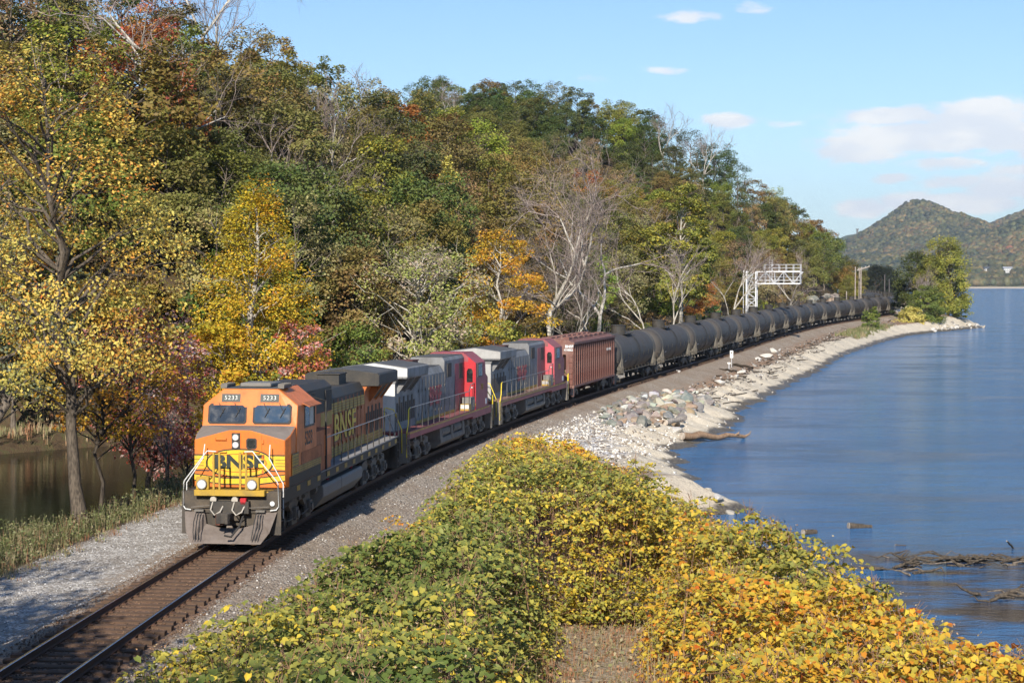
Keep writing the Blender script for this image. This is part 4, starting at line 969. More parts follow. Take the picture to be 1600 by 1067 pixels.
def make_tank():
    root = empty('tank_car'); R, ZC, L = 1.56, 2.52, 8.35
    mb = MB(); rings = []; N = 36
    for y, r in [(-L, .02), (-L + .03, .45), (-L + .10, .85), (-L + .22, 1.18), (-L + .42, 1.42), (-L + .66, 1.53), (-L + .85, R)] + [(q, R) for q in (-5.6, -2.8, 0, 2.8, 5.6)] + [(L - .85, R), (L - .66, 1.53), (L - .42, 1.42), (L - .22, 1.18), (L - .10, .85), (L - .03, .45), (L, .02)]:
        rings.append([(r * math.cos(2 * PI * j / N), y, ZC + r * math.sin(2 * PI * j / N)) for j in range(N)])
    mb.loft(rings); mb.build('tank', TANKC, root, True)
    def ring(y, w, off, mat, nm):
        mb = MB(); ro = R + off
        mb.loft([[(r * math.cos(2 * PI * j / N), yy, ZC + r * math.sin(2 * PI * j / N)) for j in range(N)] for yy, r in ((y - w, R - .02), (y - w, ro), (y + w, ro), (y + w, R - .02))], False)
        return mb.build(nm, mat, root, True)
    for sg in (-1, 1):
        ring(sg * 6.95, .27, .014, BAND, 'jacket_band')
        ring(sg * 2.6, .02, .010, TANKC, 'jacket_seam')
        # saddle and bolster: a tapering web that widens towards the sill
        for sx in (-1, 1):
            mb = MB(); x0, x1 = sx * 1.36, sx * 1.585
            mb.loft([[(x1, sg * 6.95 - .16, 2.55), (x1, sg * 6.95 + .16, 2.55), (x0, sg * 6.95 + .16, 2.55), (x0, sg * 6.95 - .16, 2.55)],
                     [(x1, sg * 6.95 - .55, 1.25), (x1, sg * 6.95 + .55, 1.25), (x0 - sx * .5, sg * 6.95 + .55, 1.25), (x0 - sx * .5, sg * 6.95 - .55, 1.25)],
                     [(x1, sg * 6.95 - .50, 1.05), (x1, sg * 6.95 + .50, 1.05), (x0 - sx * .6, sg * 6.95 + .50, 1.05), (x0 - sx * .6, sg * 6.95 - .50, 1.05)]])
            for q in (-.3, 0, .3): mb.box(min(x1, x1 + sx * .05), max(x1, x1 + sx * .05), sg * 6.95 + q - .02, sg * 6.95 + q + .02, 1.05, 2.2 - abs(q) * 2)
            mb.build('saddle', BAND, root)
            mb = MB(); y0 = sg * 7.75
            for k in range(4): mb.box(min(sx * 1.22, sx * 1.56), max(sx * 1.22, sx * 1.56), y0 - .015, y0 + .015, .45 + .32 * k, .48 + .32 * k)
            for q in (1.22, 1.54): mb.box(min(sx * q, sx * (q + .025)), max(sx * q, sx * (q + .025)), y0 - .02, y0 + .02, .40, 1.75)
            mb.build('end_ladder', BAND, root)
        mb = MB(); y1 = sg * 8.5
        mb.box(-.16, .16, min(sg * 5.8, y1), max(sg * 5.8, y1), .74, 1.08); mb.box(-1.5, 1.5, min(y1 - sg * .5, y1 - sg * .42), max(y1 - sg * .5, y1 - sg * .42), 1.0, 1.12)
        mb.build('stub_sill', BAND, root)
        mb = MB(); mb.box(-.09, .09, min(y1, sg * 8.95), max(y1, sg * 8.95), .80, .98); mb.prism_z([(-.15, sg * 8.72), (.18, sg * 8.76), (.14, sg * 8.99), (-.13, sg * 9.02)], .74, 1.04); mb.build('coupler', GRIME, root)
        mb = MB(); mb.tube([(-1.5, y1 - sg * .46, 1.1), (-1.5, y1 - sg * .46, 2.0), (1.5, y1 - sg * .46, 2.0), (1.5, y1 - sg * .46, 1.1)], .02, 5); mb.build('end_handrail', BAND, root)
        freight_truck(root, sg * 6.95)
    mb = MB(); mb.cyl((0, -.95, 3.98), (0, -.95, 4.68), .60, 24); mb.cyl((0, -.95, 4.68), (0, -.95, 4.74), .64, 24); mb.build('valve_housing', BLACKP, root, True)
    mb = MB(); mb.cyl((0, .75, 4.0), (0, .75, 4.24), .28, 16); mb.box(-.2, .2, .55, .95, 4.24, 4.30); mb.build('manway', BLACKP, root)
    mb = MB(); mb.box(-1.0, 1.0, -2.15, .25, 4.02, 4.06); mb.build('platform', BLACKP, root)
    for sx in (-1.0, 1.0):
        for y in (-2.15, -1.35, -.55, .25):
            mb = MB(); mb.cyl((sx, y, 4.02), (sx, y, 4.86), .02, 5); mb.build('platform_post', BLACKP, root)
        mb = MB(); mb.tube([(sx, -2.15, 4.86), (sx, .25, 4.86)], .02, 5); mb.tube([(sx, -2.15, 4.5), (sx, .25, 4.5)], .014, 5); mb.build('platform_rail', BLACKP, root)
        mb = MB(); s_ = 1 if sx > 0 else -1
        arc = [(s_ * (R + .07) * math.cos(t), .1, ZC + (R + .07) * math.sin(t)) for t in np.linspace(-1.0, 1.2, 16)]
        for dy in (-.2, .2): mb.tube([(x, y + dy, z) for x, y, z in arc], .016, 4)
        for x, y, z in arc: mb.box(x - .02, x + .02, y - .2, y + .2, z - .012, z + .012)
        mb.build('side_ladder', BLACKP, root)
        mb = MB(); xs = s_ * 1.58; mb.tube([(xs, -6.5, 1.18), (xs, 6.5, 1.18)], .028, 6)
        for k in range(9): y = -5.6 + k * 1.4; mb.tube([(xs, y, 1.18), (xs - s_ * .06, y - .05, 1.42)], .018, 4)
        mb.build('side_handrail', BAND, root)
        for y in (-5.9, -4.3, -2.2, 2.2, 4.3, 5.9):
            mb = MB(); th0, th1 = -.22, .02
            mb.loft([[((R + .006) * math.cos(th) * s_, y - .05, ZC + (R + .006) * math.sin(th)), ((R + .006) * math.cos(th) * s_, y + .05, ZC + (R + .006) * math.sin(th))] for th in (th0, (th0 + th1) / 2, th1)], False); mb.build('reflective_stripe', STRIPE, root)
        mb = MB(); mb.loft([[((R + .006) * math.cos(th) * s_, -5.4, ZC + (R + .006) * math.sin(th)), ((R + .006) * math.cos(th) * s_, -4.75, ZC + (R + .006) * math.sin(th))] for th in (-.42, -.34)], False); mb.build('stencil', PLACARD, root)
    mb = MB(); mb.cyl((0, .2, .52), (0, .2, 1.0), .22, 12); mb.box(-.9, .9, 2.4, 3.1, .62, .95); mb.cyl((-.6, -2.5, .82), (-.6, -1.2, .82), .2, 10); mb.build('brake_gear', GRIME, root)
    return root

def place_car(root, s_mid, rev=False):
    x, y, z = trk(s_mid); root.location = (float(x), float(y), float(z))
    # chord across the truck centres gives heading and grade
    xa, ya, za = trk(s_mid - 6.8); xb, yb, zb = trk(s_mid + 6.8)
    hd = math.atan2(float(xb - xa), float(yb - ya)); gr = math.atan2(float(zb - za), 13.6)
    root.location = (float(xa + xb) / 2, float(ya + yb) / 2, float(za + zb) / 2)
    root.rotation_euler = (-gr if rev else gr, 0, -hd + (PI if rev else 0))

lead = make_loco('lead'); place_car(lead, 11.15)
tag(lead, 'orange locomotive numbered 5233 with yellow stripes leading the train', 'locomotive')
mid = make_loco('silver'); third = copy_tree(mid)
place_car(mid, 33.65, True); tag(mid, 'silver locomotive with bright red cab door, second in the train right behind the orange one', 'locomotive')
place_car(third, 56.15, True); tag(third, 'sooty silver and faded red locomotive coupled in front of the red hopper car', 'locomotive')
# differing paint and numbers of the two silver engines
SILV3 = paint('dirty_silver_paint', (.20, .20, .20), .6, .1, (.10, .085, .075), .7, .7, .6)
SILV3E = paint('grey_end_paint', (.38, .37, .35), .6, .05, (.2, .18, .15), .5, 1)
RED3 = paint('sun_faded_red', (.46, .07, .09), .5, 0, (.4, .2, .18), .3, 1)
REDF3 = paint('pink_brown_faded_red', (.27, .085, .085), .6, 0, (.17, .11, .09), .6, .9, .5)
WALK3 = paint('rusty_walkway', (.24, .14, .10), .8, 0, (.14, .1, .08), .5, 1.5)
swap = {SILVER: SILV3, SILVEND: SILV3E, REDP: RED3, REDFADE: REDF3, REDWALK: WALK3}
def reswap(o):
    if o.type == 'MESH' and o.data.materials and o.data.materials[0] in swap:
        o.material_slots[0].link = 'OBJECT'; o.material_slots[0].material = swap[o.data.materials[0]]
    for c in o.children: reswap(c)
reswap(third)
text('98', .42, (.55, 10.025, 3.45), (PI / 2, 0, PI), REDLET, mid, bold=.012, name='road_number')
for o_, num in ((mid, '798'), (third, '736')):
    for sx in (-1, 1): text(num, .5, (sx * 1.53, -6.9, 2.72), (PI / 2, 0, sx * PI / 2), YELLOWW, o_, name='road_number')
    mb = MB(); mb.box(-1.528, -1.522, -8.3, -7.9, 1.75, 2.05); mb.build('white_placard', PLACARD, o_)

hop = make_hopper(); place_car(hop, 75.45); tag(hop, 'rusty red ribbed hopper car between the locomotives and the tank cars', 'hopper car')
tk0 = make_tank()
ORD = ['first', 'second', 'third', 'fourth', 'fifth', 'sixth', 'seventh', 'eighth', 'ninth', 'tenth', 'eleventh', 'twelfth', 'thirteenth', 'fourteenth', 'fifteenth', 'sixteenth']
for i in range(32):
    o = tk0 if i == 0 else copy_tree(tk0)
    place_car(o, 83.4 + 18.1 * i + 9.05)
    if i == 0: lab = 'dark grey tank car coupled directly behind the red hopper car'
    elif i < 16: lab = ORD[i] + ' dark grey tank car counting back from the red hopper car'
    else: lab = 'shaded tank car far back on the bend below the dark headland'
    tag(o, lab, 'tank car', 'dark tank cars of the train' if i < 16 else 'tank cars on the far bend')

# ------------------------------------------------------------------ signal bridge, poles, signs
ALU = paint('galvanised_steel', (.62, .62, .62), .45, .25, (.4, .38, .35), .25, 2)
def signal_bridge():
    s0 = 204.5
    x, y, z = trk(s0, -3.0); z0 = float(z) - .9
    root = empty('signal_bridge', (float(x), float(y), z0), -heading(s0))
    tag(root, 'white steel cantilever signal bridge reaching over the tank cars', 'signal bridge')
    H = 10.55; w = .70; R_ = .055
    def bar(mb, a, b, r=R_): mb.tube([a, b], r, 4)
    for sx in (-1, 1):
        for sy in (-1, 1):
            mb = MB(); mb.box(sx * w - .09, sx * w + .09, sy * w - .09, sy * w + .09, 0, H); mb.build('mast_leg', ALU, root)
    for k in range(10):
        a, b = .2 + k * 1.03, .2 + (k + 1) * 1.03
        mb = MB()
        for sy in (-w, w):
            bar(mb, (-w, sy, a), (w, sy, a), .04); bar(mb, (-w, sy, a), (w, sy, b), .045) if k % 2 else bar(mb, (w, sy, a), (-w, sy, b), .045)
            if k % 3 == 2: bar(mb, (w, sy, a), (-w, sy, b), .045)
            bar(mb, (sy, -w, a), (sy, w, a), .04); bar(mb, (sy, -w, a), (sy, w, b), .045)
        mb.build('mast_brace', ALU, root)
    mb = MB()
    for q in (-.22, .22): mb.cyl((-w - .45, q - .6, 0), (-w - .45, q - .6, H + .1), .03, 5)
    for k in range(32): mb.tube([(-w - .45, -.82, .3 + k * .32), (-w - .45, -.38, .3 + k * .32)], .018, 4)
    mb.build('ladder', ALU, root)
    x1, zb, zt = 7.2, 8.7, 10.45
    for sy in (-w, w):
        for z in (zb, zt):
            mb = MB(); mb.box(w, x1, sy - .09, sy + .09, z - .09, z + .09); mb.build('truss_chord', ALU, root)
        for k in range(5):
            a, b = w + k * 1.36, w + (k + 1) * 1.36
            mb = MB(); bar(mb, (a, sy, zb), (a, sy, zt), .05); bar(mb, (a, sy, zb if k % 2 == 0 else zt), (b, sy, zt if k % 2 == 0 else zb), .06); mb.build('truss_brace', ALU, root)
        mb = MB(); bar(mb, (x1, sy, zb), (x1, sy, zt), .06); mb.build('truss_post', ALU, root)
    mb = MB(); mb.box(1.9, x1, -w, w, zt + .10, zt + .13); mb.build('catwalk', ALU, root)
    for sy in (-w, w):
        mb = MB()
        for z in (zt + .55, zt + 1.05): bar(mb, (1.9, sy, z), (x1, sy, z), .035)
        mb.build('catwalk_rail', ALU, root)
        for k in range(6):
            mb = MB(); q = 1.9 + k * (x1 - 1.9) / 5; bar(mb, (q, sy, zt), (q, sy, zt + 1.05), .04); mb.build('rail_post', ALU, root)
    mb = MB(); mb.box(w, x1, -.45, .45, zb + .42, zb + .46)
    bar(mb, (w, -w - .05, zb + .5), (x1, -w - .05, zb + .5), .03); bar(mb, (w, -w - .05, zb + .95), (x1, -w - .05, zb + .95), .03); mb.build('lower_walkway', ALU, root)
    mb = MB()
    for q in (-.2, .2): mb.tube([(2.9 + q, -w - .1, zb), (2.9 + q, -w - .1, zt + 1.9)], .03, 5)
    for k in range(11): mb.tube([(2.7, -w - .1, zb + .2 + .32 * k), (3.1, -w - .1, zb + .2 + .32 * k)], .02, 4)
    mb.build('catwalk_ladder', ALU, root)
    for q in (4.3, 7.0):
        mb = MB(); mb.box(q - .25, q + .25, .3, .45, zb + .1, zb + 1.4)
        for k in range(3): mb.cyl((q, .45, zb + .35 + .4 * k), (q, .75, zb + .35 + .4 * k), .14, 10)
        mb.build('signal_head', BLACKP, root)
signal_bridge()
POLE = bark_mat('weathered_pole_wood', (.22, .18, .15), (.42, .36, .31), 3)
POLE_SHADED = bark_mat('shaded_pole_wood', (.07, .06, .055), (.15, .13, .12), 3)  # pole wood darkened: headland shade put into the colour
def utility_pole(px, ytop, D, label, arm=0, r=.16, lean=0.0, mat=None):
    x = (px - 800) / CAM_F * D; s, n = to_sn(x, D); zg = float(ground_z(s, n)); ztop = CAM_H + (HORIZON - ytop) * D / CAM_F
    root = tag(empty('utility_pole', (x, D, zg - .2)), label, 'pole', 'wooden poles along the track')
    h = ztop - zg + .2
    mb = MB(); mb.tube([(0, 0, 0), (lean * .5, 0, h * .5), (lean, 0, h)], [r * 1.15, r, r * .8], 10); mb.build('post', mat or POLE, root, True)
    if arm:
        mb = MB(); mb.loft([[(-.9, -.08, h - .75), (-.9, .08, h - .75), (-.9, .08, h - .5), (-.9, -.08, h - .5)], [(arm, -.08, h + .1), (arm, .08, h + .1), (arm, .08, h + .32), (arm, -.08, h + .32)]]); mb.build('crossarm', POLE, root)
        for k in range(4):
            mb = MB(); q = -.6 + k * .8; mb.cyl((q, 0, h - .45 + .28 * (q + .9) / 1.0 * .9), (q, 0, h - .2 + .28 * (q + .9)), .05, 6); mb.build('insulator', ALU, root)
utility_pole(1336, 417, 372, 'thin bare wooden pole left of the twin pole with the crossarm', 0, .14)
utility_pole(1342.2, 418.5, 378, 'left post of the twin wooden pole carrying the slanting crossarm', 0, .15)
utility_pole(1344.8, 418, 374, 'right post of the twin wooden pole with the long slanting crossarm', 1.9, .17)
utility_pole(1322.5, 455, 352, 'short broken pale post in front of the rock face', 0, .13)
utility_pole(1382, 429, 585, 'distant pole in the shade below the dark headland', 0, .2, mat=POLE_SHADED)
utility_pole(1389, 436, 610, 'smaller distant pole right of the shaded one at the headland', 0, .18, mat=POLE_SHADED)

def lineside_sign():
    x, y = at(1143, 572, -1.05); z = ground(x, y)
    root = tag(empty('milepost', (x, y, z), -.15), 'white milepost sign on a thin post beside the ballast', 'sign')
    mb = MB(); mb.cyl((0, 0, 0), (0, 0, 1.75), .035, 8); mb.build('post', ALU, root)
    mb = MB(); mb.box(-.17, .17, -.06, -.04, 1.0, 1.78); mb.build('board', PWHITE, root, bevel=.004)
    mb = MB(); mb.box(-.05, .05, -.066, -.061, 1.45, 1.65); mb.build('mark', BLACKP, root)
    x, y = at(1139, 578, -1.15); z = ground(x, y)
    root = tag(empty('marker_post', (x, y, z), -.15), 'low whitish marker post in front of the milepost sign', 'post')
    mb = MB(); mb.cyl((0, 0, 0), (0, 0, .75), .05, 8); mb.build('stem', ALU, root)
    mb = MB(); mb.box(-.16, .16, -.07, .07, .70, .86); mb.build('cap', PWHITE, root, bevel=.01)
lineside_sign()

# ------------------------------------------------------------------ trees
BARK = bark_mat('grey_brown_bark', (.07, .055, .042), (.20, .165, .13), 3)
BARKP = bark_mat('pale_mottled_bark', (.20, .17, .13), (.55, .51, .44), 1.3)
BARKD2 = bark_mat('furrowed_brown_bark', (.05, .04, .03), (.15, .12, .09), 4)
BARKD = bark_mat('dark_bark', (.035, .028, .022), (.10, .08, .06), 3)
TWIG = bark_mat('bare_twigs', (.16, .115, .095), (.38, .31, .27), 1)
class TB:
    """fast collector of tapered limbs (kept as triangles/quads) """
    def __init__(s): s.V = []; s.F = []; s.n = 0
    def limb(s, pts, radii, k=5):
        pts = np.asarray(pts, float); m = len(pts); d = np.gradient(pts, axis=0); d /= np.linalg.norm(d, axis=1)[:, None] + 1e-9
        ref = np.where(abs(d[:, 2:3]) < .9, np.array([[0, 0, 1.]]), np.array([[1., 0, 0]]))
        a = np.cross(d, ref); a /= np.linalg.norm(a, axis=1)[:, None] + 1e-9; b = np.cross(a, d)
        th = np.arange(k) * 2 * PI / k
        R = np.asarray(radii, float)[:, None, None]
        V = pts[:, None] + R * (np.cos(th)[None, :, None] * a[:, None] + np.sin(th)[None, :, None] * b[:, None])
        s.V.append(V.reshape(-1, 3)); i = np.arange(m - 1)[:, None] * k + np.arange(k)[None]; j = np.arange(m - 1)[:, None] * k + (np.arange(k)[None] + 1) % k
        F = np.stack([i, j, j + k, i + k], -1).reshape(-1, 4) + s.n
        s.F.append(F); s.n += m * k
    def mesh(s, name, mat): return np_mesh(name, np.concatenate(s.V), np.concatenate(s.F), True, mat)
def curve(p0, p1, sag, r, n=5, wig=.06):
    t = np.linspace(0, 1, n)[:, None]; p0 = np.asarray(p0, float); p1 = np.asarray(p1, float)
    L = np.linalg.norm(p1 - p0); p = p0 + (p1 - p0) * t; p[:, 2:3] += sag * np.sin(t * PI) * L
    w = r.normal(0, wig * L, (n, 3)) * np.sin(t * PI); return p + w
def leaves(cent, size, r, up=.55, out=None, asp=.8, fold=True):
    """leaf faces (kites) around given centres"""
    n = len(cent); nm = r.normal(0, 1, (n, 3)); nm[:, 2] = np.abs(nm[:, 2]) * .8 + up
    if out is not None: nm += out * .9
    nm /= np.linalg.norm(nm, axis=1)[:, None]
    t = r.normal(0, 1, (n, 3)); t -= (t * nm).sum(1)[:, None] * nm; t /= np.linalg.norm(t, axis=1)[:, None] + 1e-9
    b = np.cross(nm, t); sz = (size * r.uniform(.65, 1.25, n))[:, None]
    v = np.stack([cent - t * sz * .5, cent + b * sz * asp * .42 - t * sz * .05 - nm * sz * .08, cent + t * sz * .55, cent - b * sz * asp * .42 - t * sz * .05 - nm * sz * .08], 1)
    return v.reshape(-1, 3), np.arange(n * 4).reshape(n, 4)

def tree_data(seed, h, rad, base=.25, nclu=60, nleaf=90, lsize=.35, lean=(0, 0), prof='oval', trunk_r=.22, bark=None, csize=1.0, flat=.55, limbs=True, hue_fn=None, twigs=0):
    """tapered trunk with limbs reaching every leaf cluster; returns (trunk mesh, crown mesh)"""
    r = np.random.default_rng(seed); tb = TB()
    top = np.array([lean[0], lean[1], h * .93])
    tr = curve((0, 0, -.5), top, 0, r, 9, .018); tr[:, 2] = np.linspace(-.5, h * .93, 9)
    rr = trunk_r * (1 - np.linspace(0, 1, 9) ** 1.2 * .88); rr[0] *= 1.6; rr[1] *= 1.08
    tb.limb(tr, rr, 8)
    def trunk_at(z): return np.array([np.interp(z, tr[:, 2], tr[:, 0]), np.interp(z, tr[:, 2], tr[:, 1]), z])
    # lobes make the outline uneven
    nl = r.integers(5, 8); la = r.uniform(0, 2 * PI, nl); lz = r.uniform(.1, .95, nl); ls = r.uniform(.75, 1.25, nl)
    C = []
    tries = 0
    while len(C) < nclu and tries < nclu * 30:
        tries += 1
        t = r.uniform(0, 1); a = r.uniform(0, 2 * PI)
        pr = {'oval': math.sin(PI * (t * .86 + .1)) ** .6, 'cone': (1 - t) ** .7 * (min(1, t * 6) ** .5) + .06, 'vase': math.sin(PI * (t * .7 + .2)) ** .7 * (.55 + .6 * t), 'flat': math.sin(PI * (t * .8 + .12)) ** .4, 'bush': math.cos(t * PI / 2 * .95) ** .5}[prof]
        lob = 1 + .28 * sum(ls[i] * math.cos(a - la[i]) ** 3 * math.exp(-((t - lz[i]) / .25) ** 2) for i in range(nl)) / 1.2
        f = r.uniform(.15, 1) ** .5
        R = rad * pr * lob * f
        z = h * (base + (1 - base) * t)
        c0 = trunk_at(min(z, h * .93)); p = np.array([c0[0] + R * math.cos(a), c0[1] + R * math.sin(a), z - .12 * R * (1 - t)])
        if all(np.linalg.norm((p - q) * (1, 1, 1.4)) > rad * .17 for q in C[-60:]): C.append(p)
    V, Fc, Hu, Va = [], [], [], []; off = 0
    for ci, c in enumerate(C):
        zz = max(h * base * .7, c[2] - np.linalg.norm(c[:2] - trunk_at(min(c[2], h * .9))[:2]) * r.uniform(.5, 1.0)); zz = min(zz, h * .9)
        if limbs and (ci % 2 == 0 or nclu < 50):
            p0 = trunk_at(zz); cv = curve(p0, c, .06, r, 5, .05); r0 = max(.018, min(trunk_r * .32, .009 * np.linalg.norm(c - p0) + .018))
            tb.limb(cv, r0 * np.array([1.5, 1.15, .8, .5, .25]), 4)
            for q in range(twigs):
                e = c + r.normal(0, rad * .16, 3); tb.limb(curve(cv[2 + q % 3], e, 0, r, 3, .08), [r0 * .45, r0 * .3, .008], 3)
        n = int(nleaf * r.uniform(.6, 1.4)); sg = rad * .17 * csize * r.uniform(.7, 1.3)
        g = r.normal(0, 1, (n, 3)); g /= np.linalg.norm(g, axis=1)[:, None]; g *= (r.uniform(.25, 1, (n, 1)) ** .6) * sg * 1.5
        g[:, 2] *= flat; pc = c + g
        outv = (pc - np.array([0, 0, h * .5])); outv /= np.linalg.norm(outv, axis=1)[:, None] + 1e-9
        v, f = leaves(pc, lsize, r, .35, outv)
        hb = r.uniform(0, 1)
        hu = np.clip(hb * .45 + r.uniform(0, .55, n), 0, 1) if hue_fn is None else hue_fn(pc, r, hb)
        V.append(v); Fc.append(f + off); off += len(v); Hu.append(hu); Va.append(np.clip(r.uniform(0, 1, n) * .6 + r.uniform(0, .4), 0, 1))
    return tb, V, Fc, Hu, Va
def tree_meshes(name, seed, mat, bark, **kw):
    tb, V, Fc, Hu, Va = tree_data(seed, **kw)
    return tb.mesh(name + '_trunk', bark), np_mesh(name + '_crown', np.concatenate(V), np.concatenate(Fc), False, mat, {'hue': np.concatenate(Hu), 'val': np.concatenate(Va)})

def bare_meshes(seed, h, spread, bark=None, levels=5, lean=0.0, fork=.35, r0=.24):
    """a leafless tree: limbs fork again and again down to fine twigs"""
    r = np.random.default_rng(seed); tb = TB(); tw = TB()
    def grow(p, d, L, rad, lv):
        n = 4 if lv > 1 else 5; pts = [p]; dd = d.copy()
        for i in range(n):
            dd = dd + r.normal(0, .13 if lv < 4 else .2, 3); dd[2] += .035; dd /= np.linalg.norm(dd); pts.append(pts[-1] + dd * L / n)
        k = 7 if lv == 0 else (5 if lv < 3 else 3)
        (tb if lv < min(3, levels) else tw).limb(pts, np.linspace(rad, rad * (.62 if lv < levels else .3), n + 1), k)
        if lv >= levels: return
        nb = (3 if lv == 0 else r.integers(3, 6))
        for j in range(nb):
            q = n if j < 2 else r.integers(max(1, int(n * .35)), n + 1)
            a = r.uniform(0, 2 * PI); ang = r.uniform(.25, .85) * (1.1 if lv == 0 else 1)
            x = np.cross(dd, [0, 0, 1.]) if abs(dd[2]) < .95 else np.array([1., 0, 0]); x /= np.linalg.norm(x); y = np.cross(dd, x)
            nd = dd * math.cos(ang) + (x * math.cos(a) + y * math.sin(a)) * math.sin(ang) * spread; nd[2] += .08; nd /= np.linalg.norm(nd)
            grow(pts[q], nd, L * r.uniform(.58, .82), rad * (.62 if j < 2 else .42), lv + 1)
    d0 = np.array([lean, 0, 1.]); d0 /= np.linalg.norm(d0)
    grow(np.array([0, 0, -.4]), d0, h * fork, r0, 0)
    return tb.mesh('bare_trunk', bark or BARKP), tw.mesh('bare_twigs', TWIG)

def plant(name, meshes, x, y, z, rz, scale, label, cat, group=None, color=None, names=('trunk', 'crown'), tilt=(0, 0)):
    root = empty(name, (x, y, z), rz); root.scale = scale if hasattr(scale, '__len__') else (scale,) * 3
    root.rotation_euler = (tilt[0], tilt[1], rz); tag(root, label, cat, group)
    for nm, me in zip(names, meshes):
        o = inst(nm, me, root)
        if color: o.color = (*color, 1)
    return root

LEAF = leaf_mat('woodland_leaves')
# the kinds that make up the wood on the slope
PROTO = [tree_meshes('slope', 100 + i, LEAF, [BARK, BARKD, BARK][i % 3], h=12.0, rad=[4.6, 4.1, 5.0, 4.4][i % 4], base=[.22, .3, .25, .18][i % 4], nclu=[74, 64, 80, 70][i % 4], nleaf=135,
                     lsize=.30, prof=['oval', 'flat', 'vase', 'oval'][i % 4], trunk_r=.20, lean=(rnd.uniform(-.8, .8), rnd.uniform(-.8, .8)), flat=.6) for i in range(8)]
THIN = [tree_meshes('thin', 140 + i, LEAF, BARK, h=12.5, rad=4.0, base=.3, nclu=52, nleaf=70, lsize=.26, prof='vase', trunk_r=.18, flat=.7, twigs=3) for i in range(3)]
BUSHP = [tree_meshes('bush', 160 + i, LEAF, BARK, h=3.0, rad=2.0, base=.05, nclu=34, nleaf=80, lsize=.22, prof='bush', trunk_r=.05, flat=.8) for i in range(3)]
BAREP = [bare_meshes(200 + i, 15, [.9, 1.15, .75][i], levels=5, lean=[.1, -.15, 0][i], fork=.36) for i in range(3)]

# colour kinds of the slope wood: (colour, weight, phrase)
KINDS_ = [((.205, .185, .045), 5, 'olive green broadleaf tree in the thick wood on the slope'),
          ((.235, .175, .052), 4.5, 'bronze olive oak turning brown in the thick wood on the slope'),
          ((.135, .14, .042), 3, 'dark green broadleaf tree in the thick wood on the slope'),
          ((.25, .255, .045), 3, 'yellow green tree in the thick wood on the slope'),
          ((.32, .25, .11), 2.5, 'tan brown tree with thinning leaves on the wooded slope'),
          ((.36, .25, .05), .7, 'golden brown tree in the thick wood on the slope'),
          ((.42, .16, .05), .5, 'rusty orange tree standing out in the wood on the slope')]
KW = np.array([k[1] for k in KINDS_], float); KW /= KW.sum()

# reserve screen room for the trees placed by hand (x, y, radius)
HAND = []
def hand_xy(px, D): return ((px - 800) / CAM_F * D, D)
COVER = np.zeros((107, 160), np.float32)
def cover_test(x, y, z, h, rad, add=True, thr=.07):
    """share of the crown's outline in the picture not yet hidden by nearer trees"""
    cx, cy = pix(x, y, z + h * .62); sc = CAM_F / y; rx, ry = rad * sc / 10 * .95, h * .40 * sc / 10
    cx /= 10; cy /= 10
    x0, x1, y0, y1 = int(max(0, cx - rx)), int(min(159, cx + rx)), int(max(0, cy - ry)), int(min(106, cy + ry))
    if x1 < x0 or y1 < y0 or cx + rx < 0 or cx - rx > 160 or cy + ry < 0 or cy - ry > 107: return 0
    yy, xx = np.mgrid[y0:y1 + 1, x0:x1 + 1]; msk = ((xx - cx) / max(rx, .6)) ** 2 + ((yy - cy) / max(ry, .6)) ** 2 <= 1
    if not msk.any(): msk[:] = True
    sub = COVER[y0:y1 + 1, x0:x1 + 1]; free = float((1 - sub[msk]).mean())
    if free > thr and add: sub[msk] = np.minimum(1, sub[msk] + .72)
    return free

def landmark(px):
    for lim, ph in ((90, 'at the left edge of the view'), (260, 'behind the leaning golden tree'), (480, 'behind the golden sycamore'), (620, 'above the orange locomotive'),
                    (780, 'above the silver locomotive'), (885, 'above the third locomotive'), (985, 'above the hopper car'), (1120, 'behind the tall yellow green tree'),
                    (1265, 'behind the signal bridge'), (1350, 'above the twin wooden pole')):
        if px < lim: return ph
    return 'at the far end of the slope'
SHORT = {'olive green': 'olive green tree', 'bronze oliv': 'bronze olive tree', 'dark green ': 'dark green tree', 'yellow gree': 'yellow green tree', 'tan brown t': 'tan brown tree', 'golden brow': 'golden brown tree', 'rusty orang': 'rusty orange tree'}
def slope_label(lab, x, y, z, h, m, ft, hs):
    px, py = pix(x, y, z + h * .6); e = m - ft
    lvl = 'at the foot of the slope' if e < 9 else 'low on the slope' if e < 22 else 'halfway up the slope' if e < 42 else 'high on the slope'
    sz = 'small ' if hs < .72 else 'tall ' if hs > 1.05 else ''
    t_ = SHORT.get(lab[:11], lab) + ' ' + lvl + ' ' + landmark(px)
    return sz + t_ if len((sz + t_).split()) <= 16 else t_
